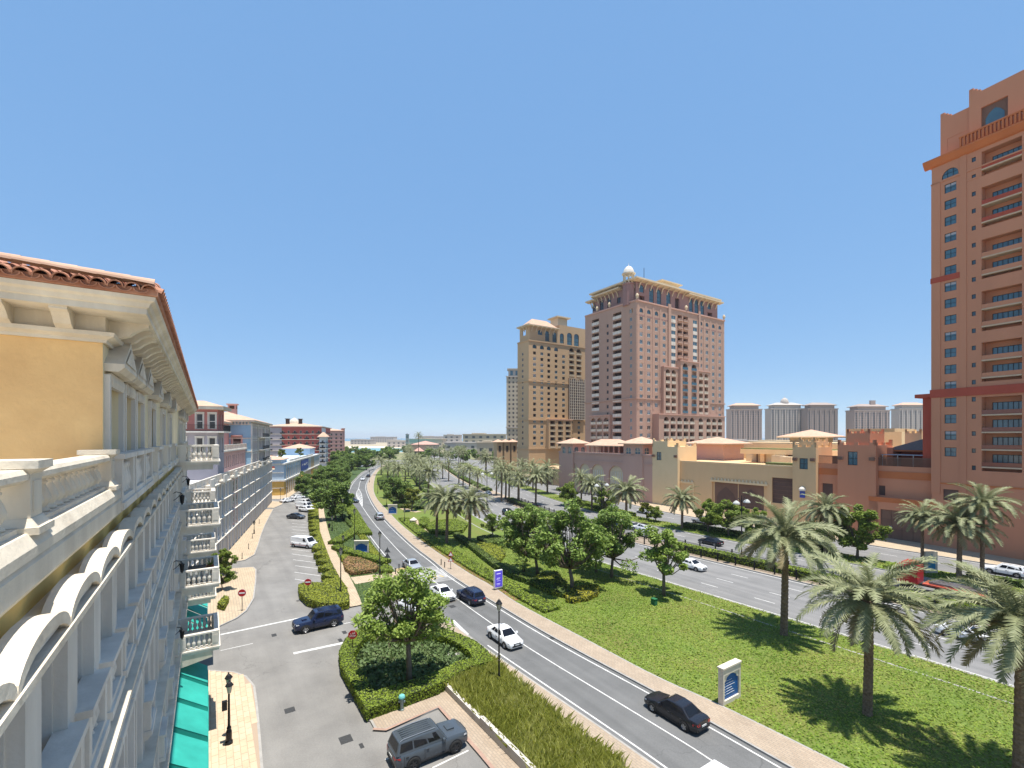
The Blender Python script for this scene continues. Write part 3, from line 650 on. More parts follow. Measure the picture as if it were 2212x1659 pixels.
# --- ground floor: piers, shop glass and teal awnings
for k, m0 in enumerate(np.arange(1.2, SE - 1, 4.1)):
    m = MB(); m.box(m0, m0 + .7, PW - .12, PW + .5, 0, 5.75); m.box(m0 - .06, m0 + .76, PW - .18, PW + .5, 0, .7); m.build('pier', M_TRIM, nb)
    ob('shop_window', window_mesh(3.4, 4.2, M_TRIM, M_GLASSD, 3, 2, .1), nb, T(m0 + .7, PW + .2, .3))
m = MB(); m.box(1, SE, PW - .05, PW + .4, 4.9, 5.85); m.build('shop_lintel', M_TRIM, nb)
for k, m0 in enumerate(np.arange(10.6, 39.5, 3.35)):
    m = MB(); L = 2.75
    m.xsweep([(PW - .02, 5.25), (-.02, 3.95), (-.02, 3.7), (-.0, 3.7), (.02, 3.9), (PW - .02, 5.17)], m0, m0 + L)
    m.xsweep([(PW - .02, 4.8), (-.06, 3.5), (-.04, 3.45), (PW - .02, 4.74)], m0 - .3, m0 + L + .3)
    m.add([(m0,PW-.02,5.25),(m0,-.02,3.95),(m0,-.02,3.5),(m0,PW-.02,4.75)], [(0,1,2,3)]); m.add([(m0+L,PW-.02,5.25),(m0+L,-.02,3.95),(m0+L,-.02,3.5),(m0+L,PW-.02,4.75)], [(3,2,1,0)])
    n = 14
    for j in range(n): m.add([(m0 + j*L/n, -.03, 3.72), (m0 + (j+1)*L/n, -.03, 3.72), (m0 + (j+.75)*L/n, -.03, 3.52), (m0 + (j+.25)*L/n, -.03, 3.52)], [(0,1,2,3)])
    m.build('teal_awning', M_TEAL, nb)
for a in (42.2, 45.2, 48.2, 51.2, 54.2):
    m = MB(); m.xsweep([(PW - .02, 5.25), (-.02, 3.95), (-.02, 3.7), (-.0, 3.7), (.02, 3.9), (PW - .02, 5.17)], a, a + 2.6); m.build('teal_awning', M_TEAL, nb)
# --- wall lanterns
for k, (s_, z_) in enumerate([(34.9, 16.8), (34.9, 12.6), (45.9, 17.0), (35.0, 8.5)]):
    lt = thing('wall_lantern', ['black wrought iron wall lantern beside the second balcony from the top', 'black wrought iron wall lantern above the balcony with the black table', 'black wrought iron wall lantern between the two balcony stacks', 'black wrought iron wall lantern just above the teal awning'][k], 'wall lantern', W(s_, PW, z_), FRAME, 'wall lanterns on the balustraded building')
    m = MB(); m.box(-.06, .06, -.05, 0, -.3, .3); m.tube([(0, 0, .2), (0, -.25, .38), (0, -.5, .3), (0, -.55, .2)], .025, 6); m.tube([(0, 0, -.2), (0, -.2, -.1), (0, -.4, .1), (0, -.5, .28)], .02, 6); m.build('bracket', M_BLACK, lt)
    m = MB(); m.lathe([(.02, .2), (.17, .1), (.14, .08), (.1, -.32), (.06, -.36), (.02, -.45)], 6, (0, -.55, 0)); m.build('lantern', M_BLACK, lt)
# paving slabs of the near pavement, each laid on the joint bed (local s,p grid)
PM = [MB(), MB(), MB()]; PMAT = [mat('paver_a', (0.546, 0.432, 0.297), (0.475, 0.369, 0.252), 1.2, 0.9), mat('paver_b', (0.502, 0.387, 0.261), (0.44, 0.333, 0.225), 1.2, 0.9), mat('paver_c', (0.528, 0.396, 0.279), (0.458, 0.351, 0.243), 1.2, 0.9)]
PME = []
for i_ in range(3): PM[i_].frust(-.395, .395, -.195, .195, -.03, -.385, .385, -.185, .185, .012); PME.append(PM[i_].mesh('paver', PMAT[i_]))
npv = bpy.data.objects['near_left_pavement']; inner = inset(near_pave, .3); cnt = 0
cand = []
for a in np.arange(20, 52, .8):
    for r_, b in enumerate(np.arange(-4.8, 2.0, .4)):
        c = W(a + (.4 if r_ % 2 else 0), b)
        if c.y > 20.5 and in_poly(np.array([[c.x, c.y]]), inner)[0] and b < 1.7: cand.append(c)
cand.sort(key=lambda c: abs((CX + FP * c.x / c.y) - 510) + max(0, 400 - 20500 / c.y))
st = MB()
for c in cand:
    if cnt < 300:
        o = ob('paver', PME[random.randrange(3)], npv, T(c.x, c.y, .142 + random.uniform(-.002, .003), ANG)); cnt += 1
    else:
        st.M = T(c.x, c.y, .142, ANG); st.frust(-.395, .395, -.195, .195, -.03, -.385, .385, -.185, .185, .012)
if st.v: tag(st.build('paver_field', PMAT[0], npv), kind='stuff')
# ================================================================ buildings further along the left side of the street
M_GREYW = mat('pale_grey_plaster', (0.66, 0.66, 0.66), (0.528, 0.528, 0.539), 0.5, 0.85, streak=True)
M_PINK = mat('rose_plaster', (0.50, 0.20, 0.17), (0.42, 0.165, 0.14), 0.5, 0.85)
M_PINKL = mat('pale_rose_plaster', (0.58, 0.36, 0.32), (0.5, 0.3, 0.27), 0.5, 0.85)
M_SKYB = mat('sky_blue_plaster', (0.33, 0.52, 0.66), (0.28, 0.45, 0.58), 0.4, 0.85)
M_LBLUE = mat('light_blue_plaster', (0.47, 0.57, 0.66), (0.42, 0.51, 0.6), 0.4, 0.85)
M_MAUVE = mat('mauve_plaster', (0.40, 0.36, 0.38), (0.34, 0.31, 0.33), 0.4, 0.85)
M_OCHRE = mat('ochre_plaster', (0.66, 0.42, 0.11), (0.58, 0.36, 0.10), 0.4, 0.85)
M_RED = mat('brick_red_plaster', (0.48, 0.11, 0.085), (0.41, 0.095, 0.075), 0.3, 0.85)
M_BROWN = mat('dark_brown_wood', (0.06, 0.035, 0.025))
def rail_mesh(L, h=1.0, mt=None, step=.16):
    m = MB(); m.box(0, L, -.03, .03, h - .05, h); m.box(0, L, -.02, .02, .08, .12); n = int(L / step)
    for k in range(n + 1): m.box(k * L / n - .012, k * L / n + .012, -.012, .012, .0, h - .05)
    return m.mesh('railing', mt or M_BLACK)
def baluster_wall(mb, L, h=1.0, step=.3):
    mb.box(0, L, -.12, .12, 0, .12); mb.box(0, L, -.14, .14, h - .14, h); n = max(2, int(L / step))
    for k in range(n): c = (k + .5) * L / n; mb.box(c - .055, c + .055, -.055, .055, .12, h - .14)
    for k in range(0, n + 1, 8): c = min(L - .15, max(.15, k * L / n)); mb.box(c - .15, c + .15, -.15, .15, 0, h + .02)
def hip_roof(mb, x0, x1, y0, y1, z, h, over=.6, eave=.3):
    a, b, c, d = x0 - over, x1 + over, y0 - over, y1 + over; r = min(b - a, d - c) / 2
    mb.box(a, b, c, d, z, z + eave)
    if (b - a) >= (d - c): R1, R2 = (a + r, (c + d) / 2), (b - r, (c + d) / 2)
    else: R1, R2 = ((a + b) / 2, c + r), ((a + b) / 2, d - r)
    z1 = z + eave + .002; vs = [(a - .1,c - .1,z1),(b + .1,c - .1,z1),(b + .1,d + .1,z1),(a - .1,d + .1,z1),(*R1, z1 + h),(*R2, z1 + h)]
    mb.mi = 1
    if (b - a) >= (d - c): mb.add(vs, [(0,1,5,4),(1,2,5),(2,3,4,5),(3,0,4),(3,2,1,0)])
    else: mb.add(vs, [(0,1,4),(1,2,5,4),(2,3,5),(3,0,4,5),(3,2,1,0)])
    mb.mi = 0
# ---- grey street wall (base building): from the end of the yellow building, following the bend
P0 = Vector((-41.9, 60.0, 0)); P1 = Vector((-75.9, 145.9, 0)); dv = (P1 - P0).normalized(); LEN2 = (P1 - P0).length; A2 = math.atan2(dv.y, dv.x)
gb = thing('colonnaded_terrace_building', 'long pale grey street building with tall white window bays and parapet balconies', 'building', P0, A2)
mb = MB(); holes = []; bays = []
nb_ = 30; bw = LEN2 / nb_
for k in range(nb_):
    for (za, zb) in ((4.3, 6.6), (7.3, 9.6), (10.2, 12.3)):
        if k in (9, 10): continue
        holes.append((k * bw + .45, k * bw + bw * .5 - .1, za, zb, .3)); holes.append((k * bw + bw * .5 + .1, k * bw + bw - .45, za, zb, .3))
    holes.append((k * bw + .6, k * bw + bw - .6, .3, 3.2, .4))
wall_face(mb, 0, LEN2, 0, 13.4, holes); mb.quad((LEN2, 0, 0), (LEN2, 14, 0), (LEN2, 14, 13.4), (LEN2, 0, 13.4)); mb.quad((0, 0, 13.4), (LEN2, 0, 13.4), (LEN2, 14, 13.4), (0, 14, 13.4))
mb.build('street_wall', M_GREYW, gb)
for h_ in holes:
    ob('shop_window' if h_[2] < 1 else 'window', window_mesh(h_[1] - h_[0], h_[3] - h_[2], M_WHITE, M_GLASSD if h_[2] < 1 else M_GLASS, 2 if h_[2] < 1 else 1, 2, .09), gb, T(h_[0], .2, h_[2]))
for k in range(nb_ + 1):
    m = MB(); m.box(k * bw - .28, k * bw + .28, -.22, 0, 3.9, 13.1); m.box(k * bw - .36, k * bw + .36, -.3, 0, 3.5, 3.9); m.box(k * bw - .3, k * bw + .3, -.18, .0, 0, 3.5); m.build('pilaster', M_WHITE, gb)
for z in (3.4, 6.8, 9.8, 12.7):
    m = MB(); m.xsweep([(0, z), (-.25, z), (-.4, z + .14), (-.4, z + .26), (0, z + .3)][::-1], 0, LEN2); m.build('string_course', M_WHITE, gb)
m = MB(); m.box(9 * bw, 11 * bw, -.12, 0, 4, 13.0); m.build('rose_panel', M_PINKL, gb)
for k in range(9, 11):
    for za in (4.4, 7.4, 10.3):
        ob('window', window_mesh(1.1, 2.1, M_WHITE, M_GLASS, 1, 2, .09), gb, T(k * bw + .9, -.19, za))
m = MB(); baluster_wall(m, LEN2, 1.0, .4); m.M = None; m.build('parapet', M_WHITE, gb, M=T(0, .0, 13.4))
for k in range(3, nb_, 3):
    m = MB(); m.box(k * bw - 1.2, k * bw + 1.2, -.9, 0, 13.1, 13.4); m.box(k * bw - 1.2, k * bw + 1.2, -.9, -.7, 13.4, 14.3); m.build('parapet_balcony', M_WHITE, gb)
# tile strips and lamps omitted at this distance; set-back upper blocks are buildings of their own
nv = Vector((-dv.y, dv.x, 0)); RO = P0 + dv * 19.5 - nv * 0.0
ub = thing('rose_apartment_block', 'rose red corner block with black iron balcony above the grey terrace', 'building', RO, A2)
mb = MB(); RL = 5.0; ME = T(0, 10, 0, -math.pi / 2)
eh = [(x, x + 1.0, z, z + 2.6, .25) for x in (.9, 2.5, 4.0, 6.4, 8.2) for z in (21.9, 17.9)]; uh = [(1.0, 2.0, 21.9, 24.5, .25), (3.0, 4.0, 21.9, 24.5, .25), (1.0, 2.0, 17.9, 20.5, .25), (3.0, 4.0, 17.9, 20.5, .25)]
wall_face(mb, 0, RL, 21.5, 25.2, [h for h in uh if h[2] > 21], T(0, .5, 0)); wall_face(mb, .5 - .5, 9.5, 21.5, 25.2, [h for h in eh if h[2] > 21], ME); mb.build('upper_wall', M_PINK, ub)
mb = MB(); wall_face(mb, 0, RL, 13.4, 21.5, [h for h in uh if h[2] < 21], T(0, .5, 0)); wall_face(mb, 0, 9.5, 13.4, 21.5, [h for h in eh if h[2] < 21], ME); mb.build('lower_wall', M_MAUVE, ub)
for h_ in uh: ob('window', window_mesh(1.0, 2.6, M_WHITE, M_GLASSD, 1, 2, .12), ub, T(h_[0], .65, h_[2]))
for h_ in eh: ob('window', window_mesh(1.0, 2.6, M_WHITE, M_GLASSD, 1, 2, .12), ub, ME @ T(h_[0], .1, h_[2])); m = MB(); m.M = ME; m.box(h_[0] - .16, h_[0], -.08, 0, h_[2], h_[3]); m.box(h_[1], h_[1] + .16, -.08, 0, h_[2], h_[3]); m.box(h_[0] - .2, h_[1] + .2, -.14, 0, h_[3], h_[3] + .25); m.build('window_surround', M_WHITE, ub)
m = MB(); m.box(-1.2, RL, -.6, .5, 21.3, 21.55); m.box(-1.2, 0, .5, 10, 21.302, 21.548); m.build('balcony_slab', M_WHITE, ub)
ob('railing', rail_mesh(RL + 1, 1.05), ub, T(-1.1, -.5, 21.55)); ob('railing', rail_mesh(10.4, 1.05), ub, T(-1.1, 9.9, 21.55, -math.pi / 2))
m = MB(); hip_roof(m, 0, RL, .5, 10, 25.2, 1.1, 1.0, .5); m.build('roof', [M_TRIM, M_TILEP], ub)
pf = thing('pink_terrace_storey', 'pale pink set-back storey with white balustrade between rose and blue blocks', 'building', P0, A2)
mb = MB(); ph = [(x, x + 1.1, 14.6, 16.9, .25) for x in np.arange(25.4, 54, 2.2)]; wall_face(mb, 24.5, 55, 13.4, 18.0, ph, T(0, 1.6, 0)); mb.box(24.5, 55, 1.7, 12, 17.6, 18.0); mb.build('wall', M_PINKL, pf)
for h_ in ph: ob('window', window_mesh(1.1, 2.3, M_WHITE, M_GLASSD, 1, 2, .12), pf, T(h_[0], 1.75, h_[2]))
m = MB(); m.box(24.4, 55, 1.2, 1.65, 17.75, 18.05); m.build('cornice', M_WHITE, pf); m = MB(); baluster_wall(m, 30.5, 1.05, .42); m.build('balustrade', M_WHITE, pf, M=T(24.5, 1.5, 18.05))
bb2 = thing('sky_blue_apartment_block', 'sky blue upper apartment block with pale tiled hip roof behind the rose block', 'building', P0, A2)
M3 = T(55, 12.5, 0, -math.pi / 2); e3 = [(3.2, 4.4, 19.6, 21.8, .25), (8.2, 10.0, 18.2, 20.6, .25), (5.6, 6.6, 19.6, 21.8, .25)]
e4 = [(x, x + 1.3, z, z + 2.0, .3) for x in np.arange(56.4, 91, 3.1) for z in (14.4, 17.6, 20.9)]
mb = MB(); wall_face(mb, 0, 12, 13.4, 24.2, e3, M3); mb.build('end_wall', M_SKYB, bb2)
mb = MB(); wall_face(mb, 55, 92, 13.4, 24.2, e4, T(0, .5, 0)); mb.quad((92, .5, 13.4), (92, 12.5, 13.4), (92, 12.5, 24.2), (92, .5, 24.2)); mb.build('pale_wall', mat('pale_mauve_plaster', (0.58, 0.50, 0.46), (0.48, 0.42, 0.40), .4, .85, streak=True), bb2)
for h_ in e3: ob('window', window_mesh(h_[1] - h_[0], h_[3] - h_[2], M_WHITE, M_GLASSD, 1, 2, .1), bb2, M3 @ T(h_[0], .15, h_[2]))
for h_ in e4: ob('window', window_mesh(1.3, 2.0, M_WHITE, M_GLASSD, 1, 2, .1), bb2, T(h_[0], .7, h_[2])); m = MB(); m.box(h_[0] - .2, h_[0] + 1.5, .35, .5, h_[3], h_[3] + .25); m.box(h_[0] - .2, h_[0] + 1.5, .3, .5, h_[2] - .18, h_[2]); m.build('window_trim', M_WHITE, bb2)
for x in (55, 66, 79, 91.3): m = MB(); m.box(x, x + .7, .2, .5, 13.4, 23.9); m.build('pilaster', M_WHITE, bb2)
m = MB(); m.M = M3; m.box(7.9, 10.3, -.15, 0, 20.6, 20.9); m.box(7.9, 8.2, -.15, 0, 18, 20.6); m.box(10.0, 10.3, -.15, 0, 18, 20.6); m.lathe([(1.2, 0), (1.2, .3)], 14, (9.1, -.02, 20.8)); m.build('arched_doorcase', M_PINKL, bb2)
for z in (17.0, 20.2, 23.5): m = MB(); m.box(54.8, 92, .3, .5, z, z + .25); m.M = M3; m.box(-.2, 12.0, -.2, 0, z + .002, z + .248); m.build('string_course', M_WHITE, bb2)
for k in range(17): m = MB(); m.M = M3; m.box(.2 + k * .7, .5 + k * .7, -.45, 0, 23.55, 24.2); m.build('eave_bracket', M_WHITE, bb2)
m = MB(); m.M = M3; m.box(6.8, 7.5, -.3, 0, 13.4, 24.0); m.build('rose_pilaster', M_PINKL, bb2)
for za in (13.9, 17.1, 20.4):
    m = MB(); m.box(66, 80, -.9, .5, za, za + .25); m.build('balcony_slab', M_WHITE, bb2); ob('railing', rail_mesh(14, 1.0, None, .3), bb2, T(66, -.8, za + .25))
m = MB(); hip_roof(m, 55, 92, .5, 12.5, 24.2, 2.2, .9, .45); hip_roof(m, 57, 70, 8, 18, 25.6, 1.6, .5, .3); m.build('roof', [M_TRIM, M_TILEP], bb2)
rr_ = thing('rear_rose_block', 'pale tiled rear roof with two square chimneys behind the rose block', 'building', P0, A2)
m = MB(); m.box(30, 54.5, 5, 16, 13, 23.6); m.build('wall', M_PINKL, rr_); m = MB(); hip_roof(m, 30, 54, 5, 16, 23.6, 2.6, .8, .4); m.build('roof', [M_TRIM, M_TILEP], rr_)
for x, y in ((34, 8.5), (67, 5.5)):
    m = MB(); m.box(x, x + 1.9, y, y + 1.9, 24, 29); m.box(x - .3, x + 2.2, y - .3, y + 2.2, 29, 29.25); m.build('chimney', M_PINKL, rr_); m = MB(); m.box(x - .03, x, y + .4, y + 1.5, 27.9, 28.7); m.box(x + .4, x + 1.5, y - .03, y, 27.9, 28.7); m.build('chimney_vent', M_BROWN, rr_)

# ---- blue and ochre retail building across the side street
Q0 = g(613.6, 1070.5); Q1 = g(689, 1024); dq = (Q1 - Q0).normalized(); L3 = (Q1 - Q0).length; A3 = math.atan2(dq.y, dq.x)
sb_ = thing('blue_and_ochre_shop_building', 'low light blue shop building with ochre base and a blue banner on its long side', 'building', Q0, A3)
mb = MB(); hl = []; nbay = 26; bw3 = L3 / nbay
for k in range(1, nbay):
    hl.append((k * bw3 + .8, k * bw3 + bw3 - .8, .4, 4.3, .5))
    if k not in range(9, 15): hl.append((k * bw3 + .9, k * bw3 + bw3 - .9, 6.3, 9.2, .3))
wall_face(mb, 0, L3, 5.2, 11.4, [h for h in hl if h[2] > 5]); MF = T(0, 16, 0, -math.pi / 2)
wall_face(mb, 0, 16, 5.2, 11.4, [(12, 13, 9.2, 10.4, .3)], MF); mb.quad((0, 0, 11.4), (L3, 0, 11.4), (L3, 16, 11.4), (0, 16, 11.4)); mb.build('upper_wall', M_LBLUE, sb_)
mb = MB(); wall_face(mb, 0, L3, 0, 5.2, [h for h in hl if h[2] < 5]); wall_face(mb, 0, 16, 0, 5.2, [], MF); mb.build('ground_floor_wall', M_OCHRE, sb_)
for h_ in hl: ob('shop_window' if h_[2] < 5 else 'window', window_mesh(h_[1] - h_[0], h_[3] - h_[2], M_WHITE, M_GLASS, 2, 2, .12), sb_, T(h_[0], .15, h_[2]))
for k in range(1, nbay + 1):
    m = MB(); m.box(k * bw3 - .4, k * bw3 + .4, -.3, 0, 0, 5.0); m.box(k * bw3 - .3, k * bw3 + .3, -.2, 0, 5.6, 10.9); m.build('pilaster', M_WHITE if not (17 < k < 21) else M_OCHRE, sb_)
for z in (5.0, 10.9):
    m = MB(); m.box(-.4, L3, -.4, 0, z, z + .5); m.M = MF; m.box(-.0, 16, -.4, -.001, z + .002, z + .498); m.build('cornice', M_WHITE, sb_)
m = MB(); m.M = MF; m.box(0, 16, -.2, 0, 8.0, 8.25); m.box(0, 16, -.2, 0, 2.6, 2.8); m.build('band', M_WHITE, sb_)
m = MB(); hip_roof(m, 0, 11, 1, 15, 12.4, 1.5, .6, .3); m.box(0, 11, 1, 15, 11.4, 12.4); m.build('corner_roof', [M_LBLUE, M_TILEP], sb_)
m = MB(); m.box(L3 - 20, L3 - 2, 2, 15, 11.4, 14.6); hip_roof(m, L3 - 20, L3 - 2, 2, 15, 14.6, 2.2, .6, .3); m.build('roof_pavilion', [M_LBLUE, M_TILEP], sb_)
m = MB(); m.box(9.3 * bw3, 14.7 * bw3, -.35, -.2, 6.2, 10.6); m.build('blue_banner', mat('blue_banner_print', (0.03, 0.045, 0.25), (0.02, 0.07, 0.3), 0.4, 0.5), sb_)
m = MB()
for k_, (x_, w_, z_) in enumerate([(9.8, .25, 8.2), (10.2, .3, 8.4), (11.2, .5, 8.1), (11.8, .5, 8.3), (12.4, .35, 8.0), (12.9, .4, 8.35), (13.9, .3, 8.6), (14.2, .2, 7.6)]):
    m.box(x_ * bw3, (x_ + w_) * bw3, -.38, -.35, z_, z_ + .45 + .2 * (k_ % 3))
tag(m.build('banner_print', M_WHITE, sb_), kind='stuff')
m = MB(); m.box(8.0 * bw3, 9.2 * bw3, -1.8, 0, .2, 4.4); m.build('entrance_porch', M_OCHRE, sb_)
m = MB(); baluster_wall(m, L3 - 34, .8, .8); m.build('parapet', M_WHITE, sb_, M=T(12, .2, 11.41))
# ---- red apartment building beyond, then a pink one
def block(name, label, loc, rz, wx, wy, h, wallm, winm, floors, nx, ny, roofm, trim, bal=True, z0=4, wz=1.9, ww=1.3, win_frame=None, top=None):
    t = thing(name, label, 'building', loc, rz); mb = MB(); hx = []; hy = []; fh = (h - z0 - 1.2) / floors
    for f in range(floors):
        z = z0 + f * fh + .6
        for k in range(nx): c = (k + .5) * wx / nx; hx.append((c - ww/2, c + ww/2, z, z + wz, .35))
        for k in range(ny): c = (k + .5) * wy / ny; hy.append((c - ww/2, c + ww/2, z, z + wz, .35))
    MY = T(0, wy, 0, -math.pi / 2)
    wall_face(mb, 0, wx, 0, h, hx); wall_face(mb, 0, wy, 0, h, hy, MY); mb.box(.5, wx - .01, .5, wy, 0.01, h - .01); mb.build('wall', wallm, t)
    wm = window_mesh(ww, wz, win_frame or trim, winm, 1, 1, .12)
    for q in hx: ob('window', wm, t, T(q[0], .2, q[2]))
    for q in hy: ob('window', wm, t, MY @ T(q[0], .2, q[2]))
    for f in range(floors):
        z = z0 + f * fh; m = MB(); m.box(-.5, wx, -.5, 0, z, z + .3); m.M = MY; m.box(0, wy, -.5, -.001, z + .002, z + .298); m.build('floor_band', trim, t)
        if bal:
            m = MB()
            for k in range(0, nx, 2): m.box((k + .1) * wx / nx, (k + .9) * wx / nx, -.45, -.4, z + .31, z + 1.2)
            m.M = MY
            for k in range(0, ny, 2): m.box((k + .1) * wy / ny, (k + .9) * wy / ny, -.45, -.4, z + .31, z + 1.2)
            m.build('balcony_railing', M_BLACK, t)
    m = MB(); hip_roof(m, 0, wx, 0, wy, h, 3.0, 1.0, .5); m.build('roof', [trim, roofm], t)
    return t
rb0 = Vector(((695 - CX) / FP * 318, 318, 0)); 
rb = block('red_apartment_building', 'red apartment building with white window trims and pale hip roof behind the blue shops', rb0, A3, 60, 34, 27.6, M_RED, M_GLASSD, 6, 14, 9, M_TILEP, M_TRIM)
m = MB(); m.M = T(0, 34, 0, -math.pi / 2); m.box(.0, 9, -.25, 0, 4.4, 27.2); m.build('grey_bay', M_MAUVE, rb)
m = MB(); m.box(-.25, 22, -.28, 0, 4.4, 27.2); m.build('grey_bay', M_GREYW, rb)
m = MB(); m.lathe([(3.4, 0), (3.4, 1.5), (3.1, 2.8), (2.2, 4.2), (.9, 5.1), (.2, 5.4), (.1, 6.3)], 16, (17, 20, 29)); m.build('dome', M_TRIM, rb)
for x, y in ((10, 14), (9, 22)):
    m = MB(); m.box(x, x + 2.2, y, y + 2.2, 28, 33.2); m.box(x - .4, x + 2.6, y - .4, y + 2.6, 33.2, 33.6); m.build('chimney', M_BROWN, rb)
pk0 = Vector(((742 - CX) / FP * 440, 440, 0))
pk = block('pink_apartment_building', 'far pink apartment row with stepped parapets at the end of the left side', pk0, A3 + .12, 70, 30, 26.5, M_PINKL, M_GLASSD, 6, 14, 7, M_TILEP, M_PINKL, bal=False, ww=1.8)
for k in range(4):
    m = MB(); m.box(1 + k * 9, 6 + k * 9, -1.2, .5, 0, 28.8); m.box(.5 + k * 9, 6.5 + k * 9, -1.6, 1, 28.8, 29.3); m.build('stair_tower', mat('dusky_rose_plaster', (0.46, 0.25, 0.2), (0.4, 0.22, 0.17), .3, .9), pk)
gv = block('white_balconied_building', 'narrow white building with stacked balconies right of the red apartment building', Vector(((704 - CX) / FP * 300, 300, 0)), A3, 12, 4, 20.5, M_GREYW, M_GLASS, 5, 3, 1, M_TILEP, M_WHITE)
# ================================================================ mall along the far side of the boulevard
M_SANDW = mat('sand_plaster', (0.702, 0.474, 0.26), (0.628, 0.422, 0.229), 0.15, 0.9, 0.05, 4, streak=True, detail=7, dirt=(0.50, 0.34, 0.19))
M_SANDL = mat('pale_sand_plaster', (0.792, 0.583, 0.341), (0.715, 0.522, 0.297), 0.15, 0.9)
M_ORNG = mat('orange_plaster', (0.583, 0.255, 0.146), (0.509, 0.222, 0.128), 0.15, 0.9, 0.05, 4, streak=True, detail=7, dirt=(0.46, 0.19, 0.11))
M_ORNB = mat('deep_orange_band', (0.54, 0.17, 0.06), (0.48, 0.15, 0.055), 0.3, 0.9)
M_REDB = mat('red_brown_band', (0.44, 0.085, 0.05), (0.38, 0.075, 0.045), 0.3, 0.9)
M_MAUV = mat('mauve_pink_plaster', (0.559, 0.342, 0.268), (0.49, 0.3, 0.234), 0.12, 0.9, 0.05, 4, streak=True, detail=7, dirt=(0.38, 0.22, 0.18))
M_PURP = mat('dusky_pink_plaster', (0.47, 0.308, 0.231), (0.395, 0.257, 0.197), 0.08, 0.9, streak=True, detail=7, dirt=(0.38, 0.225, 0.18))
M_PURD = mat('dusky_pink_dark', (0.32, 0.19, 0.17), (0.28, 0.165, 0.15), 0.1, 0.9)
M_YELT = mat('golden_plaster', (0.542, 0.368, 0.21), (0.473, 0.319, 0.184), 0.08, 0.9, streak=True, detail=7, dirt=(0.44, 0.28, 0.15))
M_CREAM = mat('cream_plaster', (0.66, 0.54, 0.37), (0.58, 0.47, 0.32), 0.2, 0.9)
M_LOUV = mat('brown_louvre', (0.13, 0.075, 0.06), (0.10, 0.06, 0.05), 0.5, 0.7)
M_LATT = mat('brown_lattice', (0.20, 0.115, 0.08), (0.16, 0.09, 0.065), 0.5, 0.8)
PL = -114.8
def MR(s, p): return T(s, p, 0, math.pi)            # wall facing the road: local x runs towards the camera
def MS(s, p): return T(s, p, 0, -math.pi / 2)       # wall facing the camera: local x runs away from the road
def merlons(mb, x0, x1, y, z, step=1.3, h=.9, t=.4):
    n = max(2, int((x1 - x0) / step)); w = (x1 - x0) / n
    for k in range(n): mb.box(x0 + k * w + w * .2, x0 + k * w + w * .8, y, y + t, z, z + h)
def corner_steps(parent, mt, x0, x1, y0, y1, z, st=.7, w=.9):
    """stepped corner merlons and one merlon in the middle of each side, each its own piece"""
    for cx, sx in ((x0, 1), (x1, -1)):
        for cy, sy in ((y0, 1), (y1, -1)):
            mb = MB()
            for k in range(2):
                a, b = sorted((cx, cx + sx * w * (2 - k) * .7)); c, d = sorted((cy, cy + sy * .4)); e, f = sorted((cx, cx + sx * .4)); g_, h_ = sorted((cy, cy + sy * w * (2 - k) * .7)); mb.box(a, b, c, d, z + k * st * .75 - .02, z + (k + 1) * st * .75); mb.box(e, f, g_, h_, z + k * st * .75 - .021, z + (k + 1) * st * .75 + .001)
            mb.build('merlon', mt, parent)
    xm = (x0 + x1) / 2; ym = (y0 + y1) / 2
    for yy in (y0, y1 - .4): mb = MB(); mb.box(xm - w * .5, xm + w * .5, yy, yy + .4, z - .02, z + st * .75); mb.build('merlon', mt, parent)
    for xx in (x0, x1 - .4): mb = MB(); mb.box(xx, xx + .4, ym - w * .5, ym + w * .5, z - .02, z + st * .75); mb.build('merlon', mt, parent)
mall = thing('sand_coloured_mall', 'sand coloured shopping mall wall with merlon panels and stepped corner towers', 'building', (0, 0, 0), FRAME)
mb = MB(); x = lambda s: 95.6 - s
hs_ = [(x(76.2), x(61.2), 2.2, 8.6, .5), (x(60.0), x(54.7), 4.5, 10.7, .6)]
wall_face(mb, 0, x(49.6), 0, 13.4, hs_, MR(95.6, PL - 1.2)); mb.box(49.6, 95.6, PL - 60, PL - 1.21, 12.4, 12.9); mb.build('front_wall', M_SANDW, mall)
m = MB(); m.box(49.6, 95.6, PL - 1.6, PL - 1.1, 13.4, 13.75); m.build('coping', M_SANDL, mall)
m = MB(); m.M = MR(95.6, PL - 1.2); m.box(x(76.2), x(61.2), .5, .6, 2.2, 8.6); m.build('panel_back', M_SANDW, mall)
for xs_ in (75.4, 68.6):
    m = MB(); m.M = MR(95.6, PL - 1.2); pts = [(-2.7, 2.2), (2.7, 2.2), (2.7, 4.4), (2.1, 5.6), (1.0, 6.5), (0, 7.3), (-1, 6.5), (-2.1, 5.6), (-2.7, 4.4)]
    m.add([(x(xs_) + 3.1 + a, .42, b) for a, b in pts], [tuple(range(len(pts)))]); m.build('pointed_arch_panel', M_LOUV, mall)
    m = MB(); m.M = MR(95.6, PL - 1.2); m.add([(x(xs_) - .2, .46, 2.2), (x(xs_) + 6.4, .46, 2.2), (x(xs_) + 6.4, .46, 8.3), (x(xs_) - .2, .46, 8.3)], [(0, 1, 2, 3)]); m.build('lattice_panel', M_LATT, mall)
